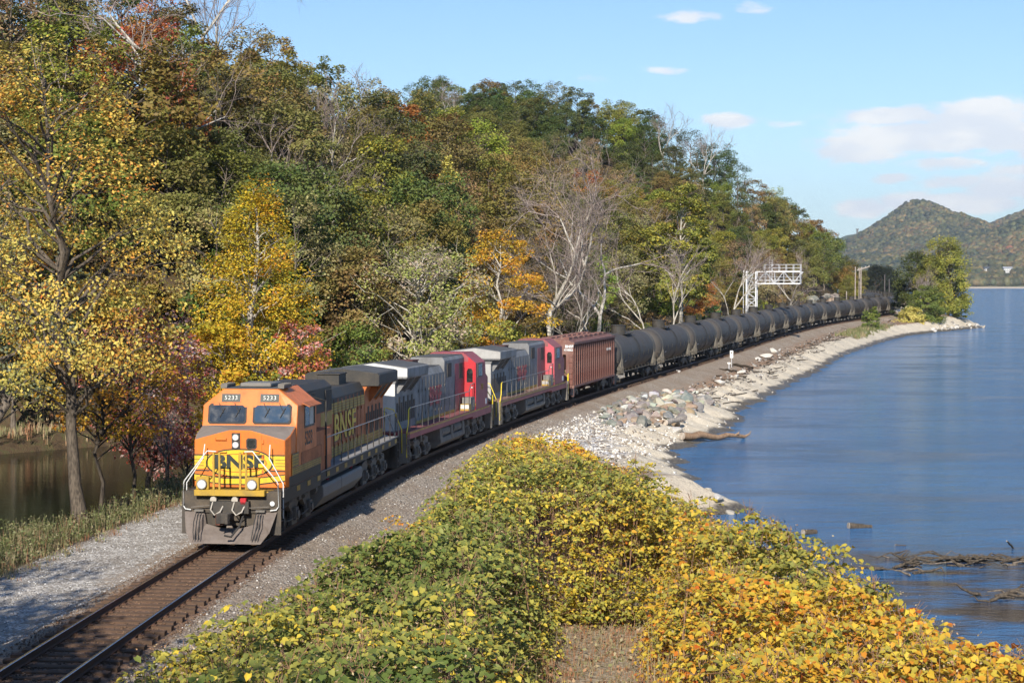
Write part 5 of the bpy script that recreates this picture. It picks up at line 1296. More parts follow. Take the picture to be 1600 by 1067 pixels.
def slope_wood():
    r = random.Random(5); cand = []; pts = []
    for k in range(16000):
        s = r.uniform(-20, 760); m = 8.5 + 105 * r.random() ** .9
        ft = float(np.interp(s, _FT[:, 0], _FT[:, 1]))
        if s < 62 and m < ft + 2: continue
        if m < ft + (1.0 if s > 300 else 2.5): continue
        if 322 < s < 352 and m < ft + 6: continue
        x, y, _ = trk(s, -m); x = float(x); y = float(y)
        if y < 60 or y > 720: continue
        d = 4.7 if y < 260 else 5.4
        if any((x - a) ** 2 + (y - b) ** 2 < d * d for a, b in pts): continue
        if any((x - a) ** 2 + (y - b) ** 2 < c * c for a, b, c in HAND): continue
        pts.append((x, y)); cand.append((y, x, s, m))
    cand.sort(); n = 0
    for y, x, s, m in cand:
        z = float(ground_z(s, -m)) - .2
        front = m < float(np.interp(s, _FT[:, 0], _FT[:, 1])) + 8
        hs = r.uniform(.78, 1.12) * (1.06 if m > 30 else 1.0) * (.82 if 190 < s < 330 and not front else 1)
        if front: hs *= r.uniform(.6, .95)
        h = 12 * hs
        if s > 470: hs *= .8
        fr = cover_test(x, y, z, h, 4.5 * hs)
        if fr < .07 or n >= 285: continue
        i = int(np.searchsorted(np.cumsum(KW), r.random())); i = min(i, len(KINDS_) - 1)
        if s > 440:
            kc, lab = (.055, .060, .030), 'dark shaded tree on the headland beyond the curve'  # headland shade is put into the leaf colour
        elif s > 300 and m > 22 and r.random() < .6: kc, lab = (.10, .125, .032), KINDS_[2][2]
        else: kc, lab = KINDS_[i][0], KINDS_[i][2]
        grp = 'trees of the wooded slope' if s <= 440 else 'dark trees of the far headland'
        kc = tuple(c * r.uniform(.95, 1.25) for c in kc)
        bare = r.random() < .045 and 60 < s < 420
        if bare:
            plant('bare_tree', BAREP[r.randrange(3)], x, y, z, r.uniform(0, 6.28), .95 * hs, slope_label('leafless grey tree', x, y, z, h, m, float(np.interp(s, _FT[:, 0], _FT[:, 1])), hs), 'tree', 'leafless trees of the wooded slope', None, ('trunk', 'twigs'))
        else:
            P = THIN[r.randrange(3)] if (i == 4 or r.random() < .12) and s <= 440 else PROTO[r.randrange(8)]
            sc = hs * r.uniform(.92, 1.08)
            if s <= 440: lab = slope_label(lab, x, y, z, h, m, float(np.interp(s, _FT[:, 0], _FT[:, 1])), hs)
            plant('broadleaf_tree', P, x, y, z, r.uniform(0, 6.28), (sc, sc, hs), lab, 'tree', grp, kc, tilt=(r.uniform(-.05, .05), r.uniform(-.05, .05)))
        n += 1
    print('slope trees', n)

def ramp_mat(name, stops, **kw): return leaf_mat(name, stops, **kw)
YEL = ramp_mat('golden_leaves', [(0, (.20, .22, .03)), (.3, (.48, .40, .035)), (.6, (.66, .44, .035)), (.85, (.60, .28, .025)), (1, (.45, .14, .02))])
YEL2 = ramp_mat('pale_yellow_orange_leaves', [(0, (.30, .30, .08)), (.35, (.60, .50, .12)), (.65, (.62, .40, .07)), (.85, (.55, .22, .04)), (1, (.40, .10, .03))])
REDL = ramp_mat('red_and_pink_leaves', [(0, (.16, .15, .04)), (.2, (.40, .20, .06)), (.42, (.52, .09, .06)), (.66, (.58, .30, .25)), (1, (.70, .60, .52))])
PINKG = ramp_mat('pinkish_green_leaves', [(0, (.22, .28, .05)), (.4, (.36, .38, .10)), (.7, (.42, .32, .22)), (1, (.55, .42, .36))])
ORL = ramp_mat('orange_leaves', [(0, (.30, .28, .04)), (.4, (.58, .36, .035)), (.75, (.52, .24, .03)), (1, (.42, .13, .02))])
YG = ramp_mat('yellow_green_leaves', [(0, (.14, .165, .035)), (.5, (.28, .29, .055)), (.85, (.44, .37, .06)), (1, (.55, .33, .04))])
PALEY = ramp_mat('pale_yellow_leaves', [(0, (.40, .38, .08)), (.6, (.66, .56, .14)), (1, (.70, .56, .2))])
BRIGHTG = ramp_mat('bright_green_leaves', [(0, (.085, .13, .032)), (.5, (.16, .21, .045)), (.85, (.28, .31, .06)), (1, (.5, .42, .05))])
VINE = ramp_mat('vine_leaves', [(0, (.05, .12, .04)), (.6, (.10, .20, .06)), (1, (.2, .26, .06))])
SILVG = ramp_mat('silvery_green_leaves', [(0, (.14, .17, .08)), (.6, (.26, .28, .16)), (1, (.42, .42, .30))])

def hand_trees():
    def put(px, D, meshes, label, name='broadleaf_tree', rz=0.0, sc=1.0, zoff=-.1, cat='tree', names=('trunk', 'crown'), color=None, keep=3.2, group=None):
        x, y = hand_xy(px, D); z = ground(x, y) + zoff; HAND.append((x, y, keep))
        return plant(name, meshes, x, y, z, rz, sc, label, cat, group, color, names)
    # big sparse tree leaning over the pond bank at the left
    tb, V, Fc, Hu, Va = tree_data(1, h=17.6, rad=4.9, base=.33, nclu=115, nleaf=165, lsize=.135, prof='oval', trunk_r=.23, lean=(-1.4, .6), flat=.8, csize=.8, twigs=2)
    put(128, 60.5, (tb.mesh('leaning_trunk', BARKD2), np_mesh('leaning_crown', np.concatenate(V), np.concatenate(Fc), False, YEL2, {'hue': np.concatenate(Hu), 'val': np.concatenate(Va)})),
        'tall leaning tree with sparse yellow and orange leaves on the pond bank at far left', rz=.1)
    put(-25, 74, tree_meshes('edge', 3, YEL2, BARK, h=17.8, rad=4.6, base=.35, nclu=70, nleaf=190, lsize=.14, trunk_r=.28, twigs=1), 'golden tree half outside the left edge of the view')
    put(402, 95, tree_meshes('sycamore', 5, YEL, BARKP, h=16.8, rad=5.1, base=.10, nclu=160, nleaf=210, lsize=.165, prof='cone', trunk_r=.34, flat=.85, csize=.72, twigs=2), 'bright golden sycamore with white limbs standing behind the orange locomotive', rz=.7)
    put(352, 92, tree_meshes('sycamore_low', 6, YEL, BARK, h=8.8, rad=3.3, base=.1, nclu=60, nleaf=110, lsize=.22, trunk_r=.12), 'lower yellow tree in front of the golden sycamore, left of its trunk')
    put(470, 94, tree_meshes('red_side', 7, REDL, BARK, h=8.0, rad=2.6, base=.1, nclu=46, nleaf=90, lsize=.2, trunk_r=.1), 'small tree with crimson leaves at the right foot of the golden sycamore', sc=.9)
    put(232, 76, tree_meshes('red_a', 8, REDL, BARKD, h=9.8, rad=3.3, base=.3, nclu=84, nleaf=100, lsize=.16, prof='vase', trunk_r=.15, twigs=2), 'red and whitish pink leaved tree at the pond edge left of the orange locomotive')
    put(292, 84, tree_meshes('red_b', 9, REDL, BARKD, h=8.2, rad=2.6, base=.15, nclu=50, nleaf=60, lsize=.19, trunk_r=.12, twigs=3), 'dull red twiggy tree just left of the orange locomotive cab')
    put(205, 66, tree_meshes('orange_s', 10, ORL, BARKD, h=7.6, rad=2.5, base=.35, nclu=46, nleaf=40, lsize=.16, prof='vase', trunk_r=.09, twigs=3), 'thin young tree with scattered orange leaves right of the leaning trunk')
    put(155, 64, tree_meshes('orange_t', 110, ORL, BARKD, h=9.4, rad=2.8, base=.4, nclu=48, nleaf=44, lsize=.17, prof='vase', trunk_r=.09, twigs=3), 'second thin orange tree close behind the leaning trunk')
    put(262, 72, bare_meshes(31, 6.5, .9, BARKD, 4, 0, .3, .1), 'leafless dark shrub at the water beside the red trees', 'bare_shrub', names=('trunk', 'twigs'), cat='shrub')
    put(20, 104, tree_meshes('silver', 11, SILVG, BARK, h=13, rad=4.6, base=.2, nclu=64, nleaf=90, lsize=.3, trunk_r=.16), 'silvery green tree beyond the pond at the left edge')
    put(275, 132, tree_meshes('orangemid', 115, ORL, BARK, h=8, rad=2.8, base=.3, nclu=40, nleaf=60, lsize=.28, trunk_r=.16), 'orange brown tree between the leaning tree and the golden sycamore', sc=.9)
    # bare limbs showing in the wood behind the leaning tree
    put(196, 128, bare_meshes(33, 17, 1.25, BARKP, 5, .35, .42, .26), 'large leaning leafless tree behind the leaning golden tree', 'bare_tree', names=('trunk', 'twigs'), keep=4)
    put(318, 172, bare_meshes(34, 20, 1.0, BARKP, 5, .0, .5, .26), 'leafless tree with crooked white limbs high on the slope', 'bare_tree', names=('trunk', 'twigs'), zoff=1.5, keep=3)
    put(652, 118, tree_meshes('pinkg', 12, PINKG, BARKP, h=11.6, rad=5.0, base=.16, nclu=130, nleaf=110, lsize=.20, prof='flat', trunk_r=.17, flat=.7, csize=.8, twigs=3), 'rounded pinkish green tree above the silver locomotive', rz=.4)
    put(560, 112, tree_meshes('yga', 13, BRIGHTG, BARK, h=6.4, rad=3.2, base=.06, nclu=50, nleaf=110, lsize=.22, prof='bush', trunk_r=.09), 'low yellow green bushy tree left of the pinkish green tree')
    put(700, 170, tree_meshes('paley', 14, PALEY, BARK, h=13.0, rad=1.9, base=.2, nclu=56, nleaf=80, lsize=.26, prof='cone', trunk_r=.2, csize=1.3), 'slim pale yellow tree standing out in the middle of the slope', keep=5)
    put(712, 160, tree_meshes('yellow_low', 15, PALEY, BARK, h=7.5, rad=2.3, base=.2, nclu=34, nleaf=80, lsize=.34, trunk_r=.14), 'small yellow tree below the slim pale yellow one')
    put(782, 134, tree_meshes('orangem', 16, ORL, BARKP, h=13.2, rad=4.0, base=.14, nclu=110, nleaf=110, lsize=.20, trunk_r=.2, prof='oval', csize=.8, twigs=2), 'orange and gold tree above the second and third locomotives')
    put(735, 130, tree_meshes('ygb', 17, YG, BARK, h=9.0, rad=3.2, base=.08, nclu=50, nleaf=90, lsize=.24, trunk_r=.12), 'yellow green tree left of the orange and gold tree')
    put(600, 150, tree_meshes('ygc', 18, YG, BARK, h=13.5, rad=4.2, base=.15, nclu=70, nleaf=90, lsize=.3, trunk_r=.2), 'yellow green tree behind the pinkish green one')
    put(868, 152, bare_meshes(35, 24, 1.35, BARKP, 6, .12, .30, .34), 'huge leafless tree with a wide fan of silvery limbs', 'bare_tree', names=('trunk', 'twigs'), rz=.4, keep=6.5)
    put(925, 160, bare_meshes(36, 19, 1.3, BARKP, 6, .25, .34, .28), 'second wide leafless tree right of the huge one', 'bare_tree', names=('trunk', 'twigs'), rz=-.5, keep=5)
    put(890, 146, bare_meshes(37, 9.5, .7, BARKP, 5, -.05, .42, .11), 'slender leafless sapling near the back of the hopper car', 'bare_tree', names=('trunk', 'twigs'), keep=3)
    put(1062, 208, tree_meshes('bigyg', 19, YG, BARKP, h=21.0, rad=4.9, base=.34, nclu=120, nleaf=115, lsize=.36, prof='oval', trunk_r=.30, csize=.8, twigs=1), 'tall yellow green tree with pale trunks above the first tank cars', keep=5.5)
    put(1040, 196, bare_meshes(38, 10, .7, BARKP, 4, .08, .5, .16), 'pale dead trunk leaning at the foot of the tall yellow green tree', 'bare_tree', names=('trunk', 'twigs'), keep=2.5)
    put(1014, 190, bare_meshes(39, 9, .6, BARKP, 4, -.1, .55, .15), 'pale forked trunk left of the tall yellow green tree', 'bare_tree', names=('trunk', 'twigs'), keep=2.5)
    put(1138, 232, bare_meshes(40, 14, .75, BARKP, 5, .22, .4, .2), 'grey leafless tree leaning toward the signal bridge on its left', 'bare_tree', names=('trunk', 'twigs'), keep=4)
    put(1240, 282, bare_meshes(41, 16, 1.0, BARKP, 5, 0, .36, .22), 'leafless tree behind the arm of the signal bridge', 'bare_tree', names=('trunk', 'twigs'), keep=5)
    put(1112, 214, tree_meshes('vine', 20, VINE, BARK, h=6.2, rad=1.7, base=.02, nclu=50, nleaf=110, lsize=.22, prof='oval', trunk_r=.1), 'green vine covered stump left of the signal bridge')
    put(1225, 410, tree_meshes('rusty', 21, ORL, BARK, h=12, rad=4, base=.3, nclu=50, nleaf=80, lsize=.45, trunk_r=.2), 'rust coloured tree high on the slope below the skyline', color=None)
    # the wooded point in the river
    put(1482, 384, tree_meshes('pointa', 22, YG, BARK, h=17.6, rad=5.2, base=.06, nclu=170, nleaf=110, lsize=.36, trunk_r=.25, flat=.9, prof='flat'), 'largest olive gold tree on the wooded point', sc=(1, 1, 1))
    put(1432, 388, tree_meshes('pointb', 23, LEAF, BARK, h=14.5, rad=4.6, base=.08, nclu=110, nleaf=90, lsize=.36, flat=.9, trunk_r=.2), 'dark green tree at the left of the wooded point', color=(.10, .12, .03))
    put(1455, 382, tree_meshes('pointc', 24, YG, BARK, h=12, rad=4.2, base=.08, nclu=90, nleaf=80, lsize=.34, flat=.9, trunk_r=.15), 'thinner bronze tree in the middle of the wooded point')
    put(1440, 378, bare_meshes(42, 12, 1.2, BARKP, 5, -.3, .36, .16), 'leafless grey tree leaning left on the wooded point', 'bare_tree', names=('trunk', 'twigs'))
    put(1462, 372, bare_meshes(43, 9, 1.2, BARKP, 5, -.5, .4, .14), 'smaller leafless tree in front on the wooded point', 'bare_tree', names=('trunk', 'twigs'))
    put(1450, 368, tree_meshes('pointd', 25, BRIGHTG, BARK, h=7.4, rad=4.6, base=.03, nclu=110, nleaf=100, lsize=.28, prof='bush', trunk_r=.1), 'broad bright green bush at the front of the wooded point', 'bush', cat='bush')
    put(1424, 362, tree_meshes('pointe', 26, PALEY, BARK, h=3.2, rad=3.2, base=.02, nclu=50, nleaf=80, lsize=.28, prof='bush', trunk_r=.06), 'low yellow green bush left of the broad green bush on the point', 'bush', cat='bush')
    put(1497, 388, tree_meshes('pointf', 27, YG, BARK, h=7.5, rad=2.6, base=.1, nclu=80, nleaf=80, lsize=.26, prof='bush', trunk_r=.08), 'small olive gold tree at the river side of the point')
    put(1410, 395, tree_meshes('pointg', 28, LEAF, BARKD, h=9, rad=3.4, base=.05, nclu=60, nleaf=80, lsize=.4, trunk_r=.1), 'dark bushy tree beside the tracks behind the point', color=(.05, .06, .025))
    put(1362, 318, tree_meshes('trackbush', 29, BRIGHTG, BARK, h=4.4, rad=1.9, base=.02, nclu=56, nleaf=80, lsize=.24, prof='oval', trunk_r=.08), 'lone green bush on the bank between the far tank cars and the beach', 'bush', cat='bush')
    # pale snags beyond the pond
    for px, D, lean, h in ((58, 118, .28, 7.5), (26, 117, -.02, 9.5), (12, 121, .05, 8.0)):
        put(px, D, bare_meshes(50 + px, h, .35, BARKP, 2, lean, .75, .13), {58: 'white leaning dead trunk beyond the pond', 26: 'upright pale trunk beyond the pond near the left edge', 12: 'thinner grey trunk at the left edge beyond the pond'}[px], 'dead_tree', names=('trunk', 'twigs'), keep=2)
hand_trees()
slope_wood()
def track_side_scrub():
    """bushes filling the foot of the slope"""
    r = random.Random(9); mats = [(.16, .19, .035), (.24, .25, .04), (.11, .15, .03), (.30, .22, .05), (.22, .15, .06)]
    labs = ['green bush at the foot of the wooded slope', 'yellow green bush at the foot of the wooded slope', 'dark green bush at the foot of the wooded slope', 'golden bush at the foot of the wooded slope', 'brownish bush at the foot of the wooded slope']
    s = 58
    while s < 300:
        s += r.uniform(2.0, 4.5)
        n = -r.uniform(7.5, 12.5); x, y, _ = trk(s, n); z = float(ground_z(s, n)) - .1; k = r.randrange(5)
        if s > 212 and r.random() < .6: continue
        plant('bush', BUSHP[r.randrange(3)], float(x), float(y), z, r.uniform(0, 6.28), r.uniform(.7, 1.35), labs[k].replace('the wooded slope', 'the slope') + ' ' + landmark(pix(float(x), float(y), z)[0]), 'bush', 'bushes along the foot of the slope', mats[k])
    for i in range(120):
        s = r.uniform(2, 64) if i < 95 else r.uniform(56, 70); n = -float(np.interp(s, [0, 50, 62, 70], [35.0, 35.0, 15, 12])) - r.uniform(0, 9) ** 1.0
        x, y, _ = trk(s, n); z = float(ground_z(s, n)) - .15; k = r.randrange(5)
        plant('bush', BUSHP[r.randrange(3)], float(x), float(y), z, r.uniform(0, 6.28), r.uniform(.6, 1.7), labs[k].replace('at the foot of the wooded slope', 'on the far bank of the pond'), 'bush', 'bushes on the far bank of the pond', mats[k])
track_side_scrub()
# trees behind the photographer, whose shade dapples the near track
for i, (x, y, h) in enumerate(((-14.0, 21, 12.5), (-16.5, 16, 14), (-20, 23, 15), (-12.5, 13, 12), (-9.5, 8, 13))):
    plant('broadleaf_tree', PROTO[i], x, y, -1.0, i * 2.0, h / 12, 'tree outside the view whose shade falls on the near track', 'tree', 'trees outside the view', KINDS_[0][0])

# ------------------------------------------------------------------ the knotweed thicket in front of the camera
KNOT = leaf_mat('knotweed_leaves', [(0, (.115, .155, .035)), (.3, (.21, .225, .055)), (.5, (.40, .35, .065)), (.68, (.64, .47, .05)), (.85, (.64, .31, .035)), (1, (.52, .13, .02))], trans=.32, vary=.45)
SPRAY = leaf_mat('seed_sprays', [(0, (.42, .30, .16)), (.5, (.50, .40, .22)), (1, (.38, .20, .11))])
KSTEM = paint('knotweed_stems', (.30, .17, .10), .8, 0, (.12, .08, .04), .5, 3)
def heart_leaves(base, tdir, nrm_, size):
    """two folded halves each, six corners"""
    n = len(base); t = tdir / (np.linalg.norm(tdir, axis=1)[:, None] + 1e-9)
    nm = nrm_ - (nrm_ * t).sum(1)[:, None] * t; nm /= np.linalg.norm(nm, axis=1)[:, None] + 1e-9
    b = np.cross(nm, t); s_ = size[:, None]
    P = lambda u, v, w_: base + t * s_ * u + b * s_ * v + nm * s_ * w_
    V = np.stack([P(0, 0, 0), P(-.08, .28, .07), P(.42, .40, .08), P(1, 0, -.10), P(.42, -.40, .08), P(-.08, -.28, .07)], 1).reshape(-1, 3)
    i = np.arange(n)[:, None] * 6
    F = np.concatenate([i + np.array([[0, 1, 2, 3]]), i + np.array([[0, 3, 4, 5]])], 1).reshape(-1, 4)
    return V, F
_XL = np.array([(12, -9), (24, -7.6), (31, -7.2), (34, -6.6), (37, -4.7), (42, -4.3), (47, -4.3), (52, -3.8), (57, -2.9), (61, -1.7)])
_XC = np.array([(12, 11), (17, 9.6), (23, 7.6), (29, 6.2), (32.2, 5.5), (35.4, 4.75), (38, 3.8), (42.4, 3.25), (49, 2.25), (55, 1.3), (61, .2)])   # crest of the thicket, it falls away beyond
def knot_top(x, y):
    """height of the thicket above the ground, zero outside it"""
    xl = np.interp(y, _XL[:, 0], _XL[:, 1]) + .5 * np.sin(y * 1.1) + .3 * np.sin(y * 2.7); xc = np.interp(y, _XC[:, 0], _XC[:, 1]) + .2 * np.sin(y * 1.7); xr = xc + 2.6
    dl, dr, de = x - xl, xr - x, 60.5 + .8 * np.sin(x * 2) - y
    h = .75 + 2.85 * sstep(dl, 0, 4.6)
    h = h - .62 * np.maximum(x - xc + .1, 0); h = np.minimum(h, .9 + 2.4 * sstep(de, 0, 3))
    h = h + .5 * np.clip((26 - y) / 10, 0, 1.2)
    pl, pr = .022 * y, .082 * y                      # the worn path
    dpath = np.maximum(np.maximum(pl - x, x - pr), y - 41.3)
    h = h * sstep(dpath, .0, 1.0) * np.where(dpath < .12, 0, 1)
    bump = .75 * (vnoise(x, y, .75, 11) - .5) + .55 * (vnoise(x, y, 1.9, 12) - .5)
    return np.where((dl > 0) & (dr > 0) & (de > 0) & (h > .25), np.maximum(h + bump * np.minimum(1, h / 1.5), .2), 0)
def knotweed():
    r = np.random.default_rng(77); N = 21000
    N = 60000; y = 13 + 48 * r.random(N * 2) ** 1.15; x = r.uniform(-9.5, 11.5, N * 2)
    k = (np.abs(x / y) < .36); x, y = x[k], y[k]; h = knot_top(x, y); k = h > 0; x, y, h = x[k], y[k], h[k]; e_ = (knot_top(x, y - 1.3) == 0) | (knot_top(x - 1.0, y - .3) == 0) | (knot_top(x + 1.0, y - .3) == 0)
    keep = np.concatenate([np.where(~e_)[0][:9200], np.where(e_ & ((y < 36) | (abs(x / y - .05) > .07)))[0][:2200], np.where(e_ & (y >= 36) & (abs(x / y - .05) <= .07))[0][:3200]]); x, y, h = x[keep], y[keep], h[keep]
    print('knotweed stems', len(x))
    g = np.array([ground(float(a), float(b)) for a, b in zip(x, y)])
    depth = r.random(len(x)) ** 2 * .9
    edge = (knot_top(x, y - 1.3) == 0) | (knot_top(x - 1.0, y - .3) == 0) | (knot_top(x + 1.0, y - .3) == 0)
    depth = np.where(edge, r.random(len(x)) ** .9 * h * .95, depth)
    zt = g + np.maximum(h - depth, .15)
    az_ = r.uniform(0, 2 * PI, len(x)); L = r.uniform(.5, 1.15, len(x)); nl = 15
    dirx, diry = np.cos(az_), np.sin(az_)
    B, T, Nn, Sz, Hu, Va = [], [], [], [], [], []
    # autumn colour: yellow towards the river and at the rim, green to the left
    ang = x / y
    yl = sstep(ang, -.06, .06) * .40 + .26 * np.exp(-((y - 57) / 5) ** 2) + .38 * np.exp(-((x - np.interp(y, _XL[:, 0], _XL[:, 1])) / 1.3) ** 2)
    yl = yl + (vnoise(x, y, .33, 21) - .5) * .5 + (vnoise(x, y, 1.2, 22) - .5) * .28 + .21 + .08 * sstep(ang, 0, .08)
    for j in range(nl):
        t = j / (nl - 1)
        px_ = x + dirx * L * (t - .3); py_ = y + diry * L * (t - .3); pz = zt + .16 * L - L * .55 * (t - .25) ** 2 + r.normal(0, .015, len(x))
        side = (1 if j % 2 else -1) * np.ones(len(x))
        tx = -diry * side * .9 + dirx * .5 + r.normal(0, .3, len(x)); ty = dirx * side * .9 + diry * .5 + r.normal(0, .3, len(x)); tz = -.35 + r.normal(0, .3, len(x))
        B.append(np.stack([px_, py_, pz], 1)); T.append(np.stack([tx, ty, tz], 1))
        Nn.append(np.stack([r.normal(0, .35, len(x)), -.25 + r.normal(0, .35, len(x)), np.ones(len(x))], 1))
        Sz.append((.05 + .10 * r.random(len(x)) ** .8) * (1 - .25 * t)); Hu.append(np.clip(np.minimum(yl, .74) + r.normal(0, .14, len(x)), 0, 1)); Va.append(r.random(len(x)))
    V, F = heart_leaves(np.concatenate(B), np.concatenate(T), np.concatenate(Nn), np.concatenate(Sz))
    Hu = np.repeat(np.concatenate(Hu), 2); Va = np.repeat(np.concatenate(Va), 2)
    # split into the left and the right bank of the path
    cx = V.reshape(-1, 6, 3)[:, 0]; right = (cx[:, 0] > .055 * cx[:, 1])
    for sel, lab, nm in ((~right, 'green and yellow knotweed thicket between the track and the worn path', 'knotweed_thicket'), (right, 'golden yellow knotweed thicket between the worn path and the river', 'knotweed_thicket')):
        idx = np.where(sel)[0]; vv = V.reshape(-1, 6, 3)[idx].reshape(-1, 3); m_ = len(idx); i = np.arange(m_)[:, None] * 6
        ff = np.concatenate([i + np.array([[0, 1, 2, 3]]), i + np.array([[0, 3, 4, 5]])], 1).reshape(-1, 4)
        rep = np.repeat(sel, 2)
        o = link(bpy.data.objects.new(nm, np_mesh(nm, vv, ff, False, KNOT, {'hue': Hu[rep], 'val': Va[rep]})))
        tag(o, lab, 'thicket', None, 'stuff')
    tb = TB()
    for i in range(0, len(x), 5):
        b0 = np.array([x[i] - dirx[i] * L[i] * .6 + r.normal(0, .1), y[i] - diry[i] * L[i] * .6, g[i] - .05])
        p = np.array([b0, [x[i] - dirx[i] * L[i] * .5, y[i] - diry[i] * L[i] * .5, zt[i] * .6 + g[i] * .4], [x[i] - dirx[i] * L[i] * .25, y[i] - diry[i] * L[i] * .25, zt[i] + .1 * L[i]], [x[i] + dirx[i] * L[i] * .7, y[i] + diry[i] * L[i] * .7, zt[i]]])
        tb.limb(p, [.012, .010, .007, .003], 3)
    # dry flower sprays on top
    nf = 26000; q = r.integers(0, len(x), nf); c = np.stack([x[q] + r.normal(0, .28, nf), y[q] + r.normal(0, .28, nf), zt[q] + r.uniform(.02, .30, nf)], 1)
    fv, ff = leaves(c, .045, r, .3)
    o = link(bpy.data.objects.new('flower_sprays', np_mesh('flower_sprays', fv, ff, False, SPRAY, {'hue': r.random(nf), 'val': r.random(nf)}))); tag(o, 'small pinkish tan seed flecks over the knotweed', 'seed sprays', None, 'stuff')
    for i in range(0, len(x), 5):
        for q in range(5):
            e = np.array([x[i] + r.normal(0, .12), y[i] + r.normal(0, .12), zt[i] + r.uniform(.12, .38)])
            tb.limb([[x[i], y[i], zt[i]], (e + [x[i], y[i], zt[i]]) / 2 + r.normal(0, .03, 3), e], [.006, .006, .004], 3)
    o = link(bpy.data.objects.new('knotweed_stems', tb.mesh('knotweed_stems', KSTEM))); tag(o, 'reddish brown stems and dry flower sprays of the knotweed', 'stems', None, 'stuff')
knotweed()

# ------------------------------------------------------------------ loose stones, rubble, boulders
def stone_mat(name, stops, rough=.9):
    m, t = new_mat(name)
    h = t.n('ShaderNodeAttribute', attribute_name='hue').outputs['Fac']; ob = t.n('ShaderNodeTexCoord').outputs['Object']
    c = t.ramp(h, stops); c = t.mix(t.math('MULTIPLY', t.smooth(t.noise(ob, 8, 3), .4, .7), .3), c, (.18, .15, .12))
    finish(t, t.n('ShaderNodeBsdfPrincipled', {'Base Color': c, 'Roughness': rough, 'Specular IOR Level': .3}).outputs[0]); return m
GRAV = stone_mat('ballast_stone', [(0, (.09, .08, .075)), (.4, (.21, .185, .16)), (.75, (.31, .27, .23)), (.95, (.48, .45, .41)), (1, (.75, .73, .70))])
GRAVL = stone_mat('pale_gravel_stone', [(0, (.16, .155, .15)), (.5, (.36, .35, .34)), (.9, (.55, .54, .52)), (1, (.78, .77, .75))])
GRAVR = stone_mat('rusty_ballast_stone', [(0, (.07, .045, .03)), (.5, (.15, .085, .05)), (1, (.27, .17, .10))])
CHALK = stone_mat('white_rubble_stone', [(0, (.17, .13, .10)), (.3, (.36, .31, .25)), (.6, (.60, .55, .47)), (1, (.84, .82, .78))])
OCT_V = np.array([(1, 0, 0), (0, 1, 0), (-1, 0, 0), (0, -1, 0), (0, 0, 1), (0, 0, -1.)]); OCT_F = np.array([(0, 1, 4), (1, 2, 4), (2, 3, 4), (3, 0, 4), (1, 0, 5), (2, 1, 5), (3, 2, 5), (0, 3, 5)])
def scatter(name, label, s, n, size, mat, zoff=.2, seed=3, flat=.75):
    r = np.random.default_rng(seed); m_ = len(s); X, Y, _ = trk(s, n); Z = ground_z(s, n) + size * zoff
    V = OCT_V[None] * (1 + r.normal(0, .22, (m_, 6, 3))) ; V = V * size[:, None, None] * np.stack([r.uniform(.7, 1.3, m_), r.uniform(.7, 1.1, m_), r.uniform(.5, .9, m_) * flat / .75], 1)[:, None]
    a = r.uniform(0, 2 * PI, m_); tl = r.normal(0, .5, m_); ca, sa, ct, st = np.cos(a), np.sin(a), np.cos(tl), np.sin(tl)
    x, y, z = V[..., 0], V[..., 1], V[..., 2]
    y, z = y * ct[:, None] - z * st[:, None], y * st[:, None] + z * ct[:, None]; x, y = x * ca[:, None] - y * sa[:, None], x * sa[:, None] + y * ca[:, None]
    V = np.stack([x + X[:, None], y + Y[:, None], z + Z[:, None]], -1).reshape(-1, 3)
    F = (OCT_F[None] + np.arange(m_)[:, None, None] * 6).reshape(-1, 3)
    o = link(bpy.data.objects.new(name, np_mesh(name, V, F, False, mat, {'hue': np.repeat(r.random(m_), 8)})))
    tag(o, label, 'stones', None, 'stuff'); return o
rg = np.random.default_rng(21)
U = rg.uniform
def near_s(n_, a=-20, b=48): return a + (b - a) * rg.random(n_) ** 1.25
scatter('ballast_stones', 'loose brown grey ballast stones right of the near track', near_s(12500, -18, 60), U(1.42, 5.2, 12500), U(.018, .044, 12500), GRAV, seed=4)
scatter('gravel', 'pale loose gravel of the lane left of the track', near_s(12000), -U(1.9, 6.4, 12000), U(.014, .036, 12000), GRAVL, seed=5)
scatter('crib_stones', 'rust stained stones between the ties', near_s(5000, -16, 4), U(-1.9, 1.6, 5000), U(.014, .032, 5000), GRAVR, .6, seed=6)
n_ = 6000; s_ = rg.normal(53, 9, n_); nn_ = 2.6 + 6.8 * rg.random(n_) ** .9
scatter('white_rubble', 'white broken rubble on the slope beside the second and third locomotives', s_, nn_, .03 + .12 * rg.random(n_) ** 3, CHALK, .15, seed=7)
n_ = 2200; s_ = U(34, 330, n_); nn_ = shore_n(s_) - rg.random(n_) ** 1.5 * 4.2 - .4
scatter('beach_stones', 'small pale stones strewn along the beach', s_, nn_, .02 + .11 * rg.random(n_) ** 4, CHALK, .1, seed=8)
n_ = 2600; s_ = U(84, 330, n_); nn_ = U(4.4, 8.2, n_)
scatter('bank_debris_stones', 'mixed brown and grey rubble on the bank below the tank cars', s_, nn_, .03 + .20 * rg.random(n_) ** 3, GRAV, .2, seed=9)

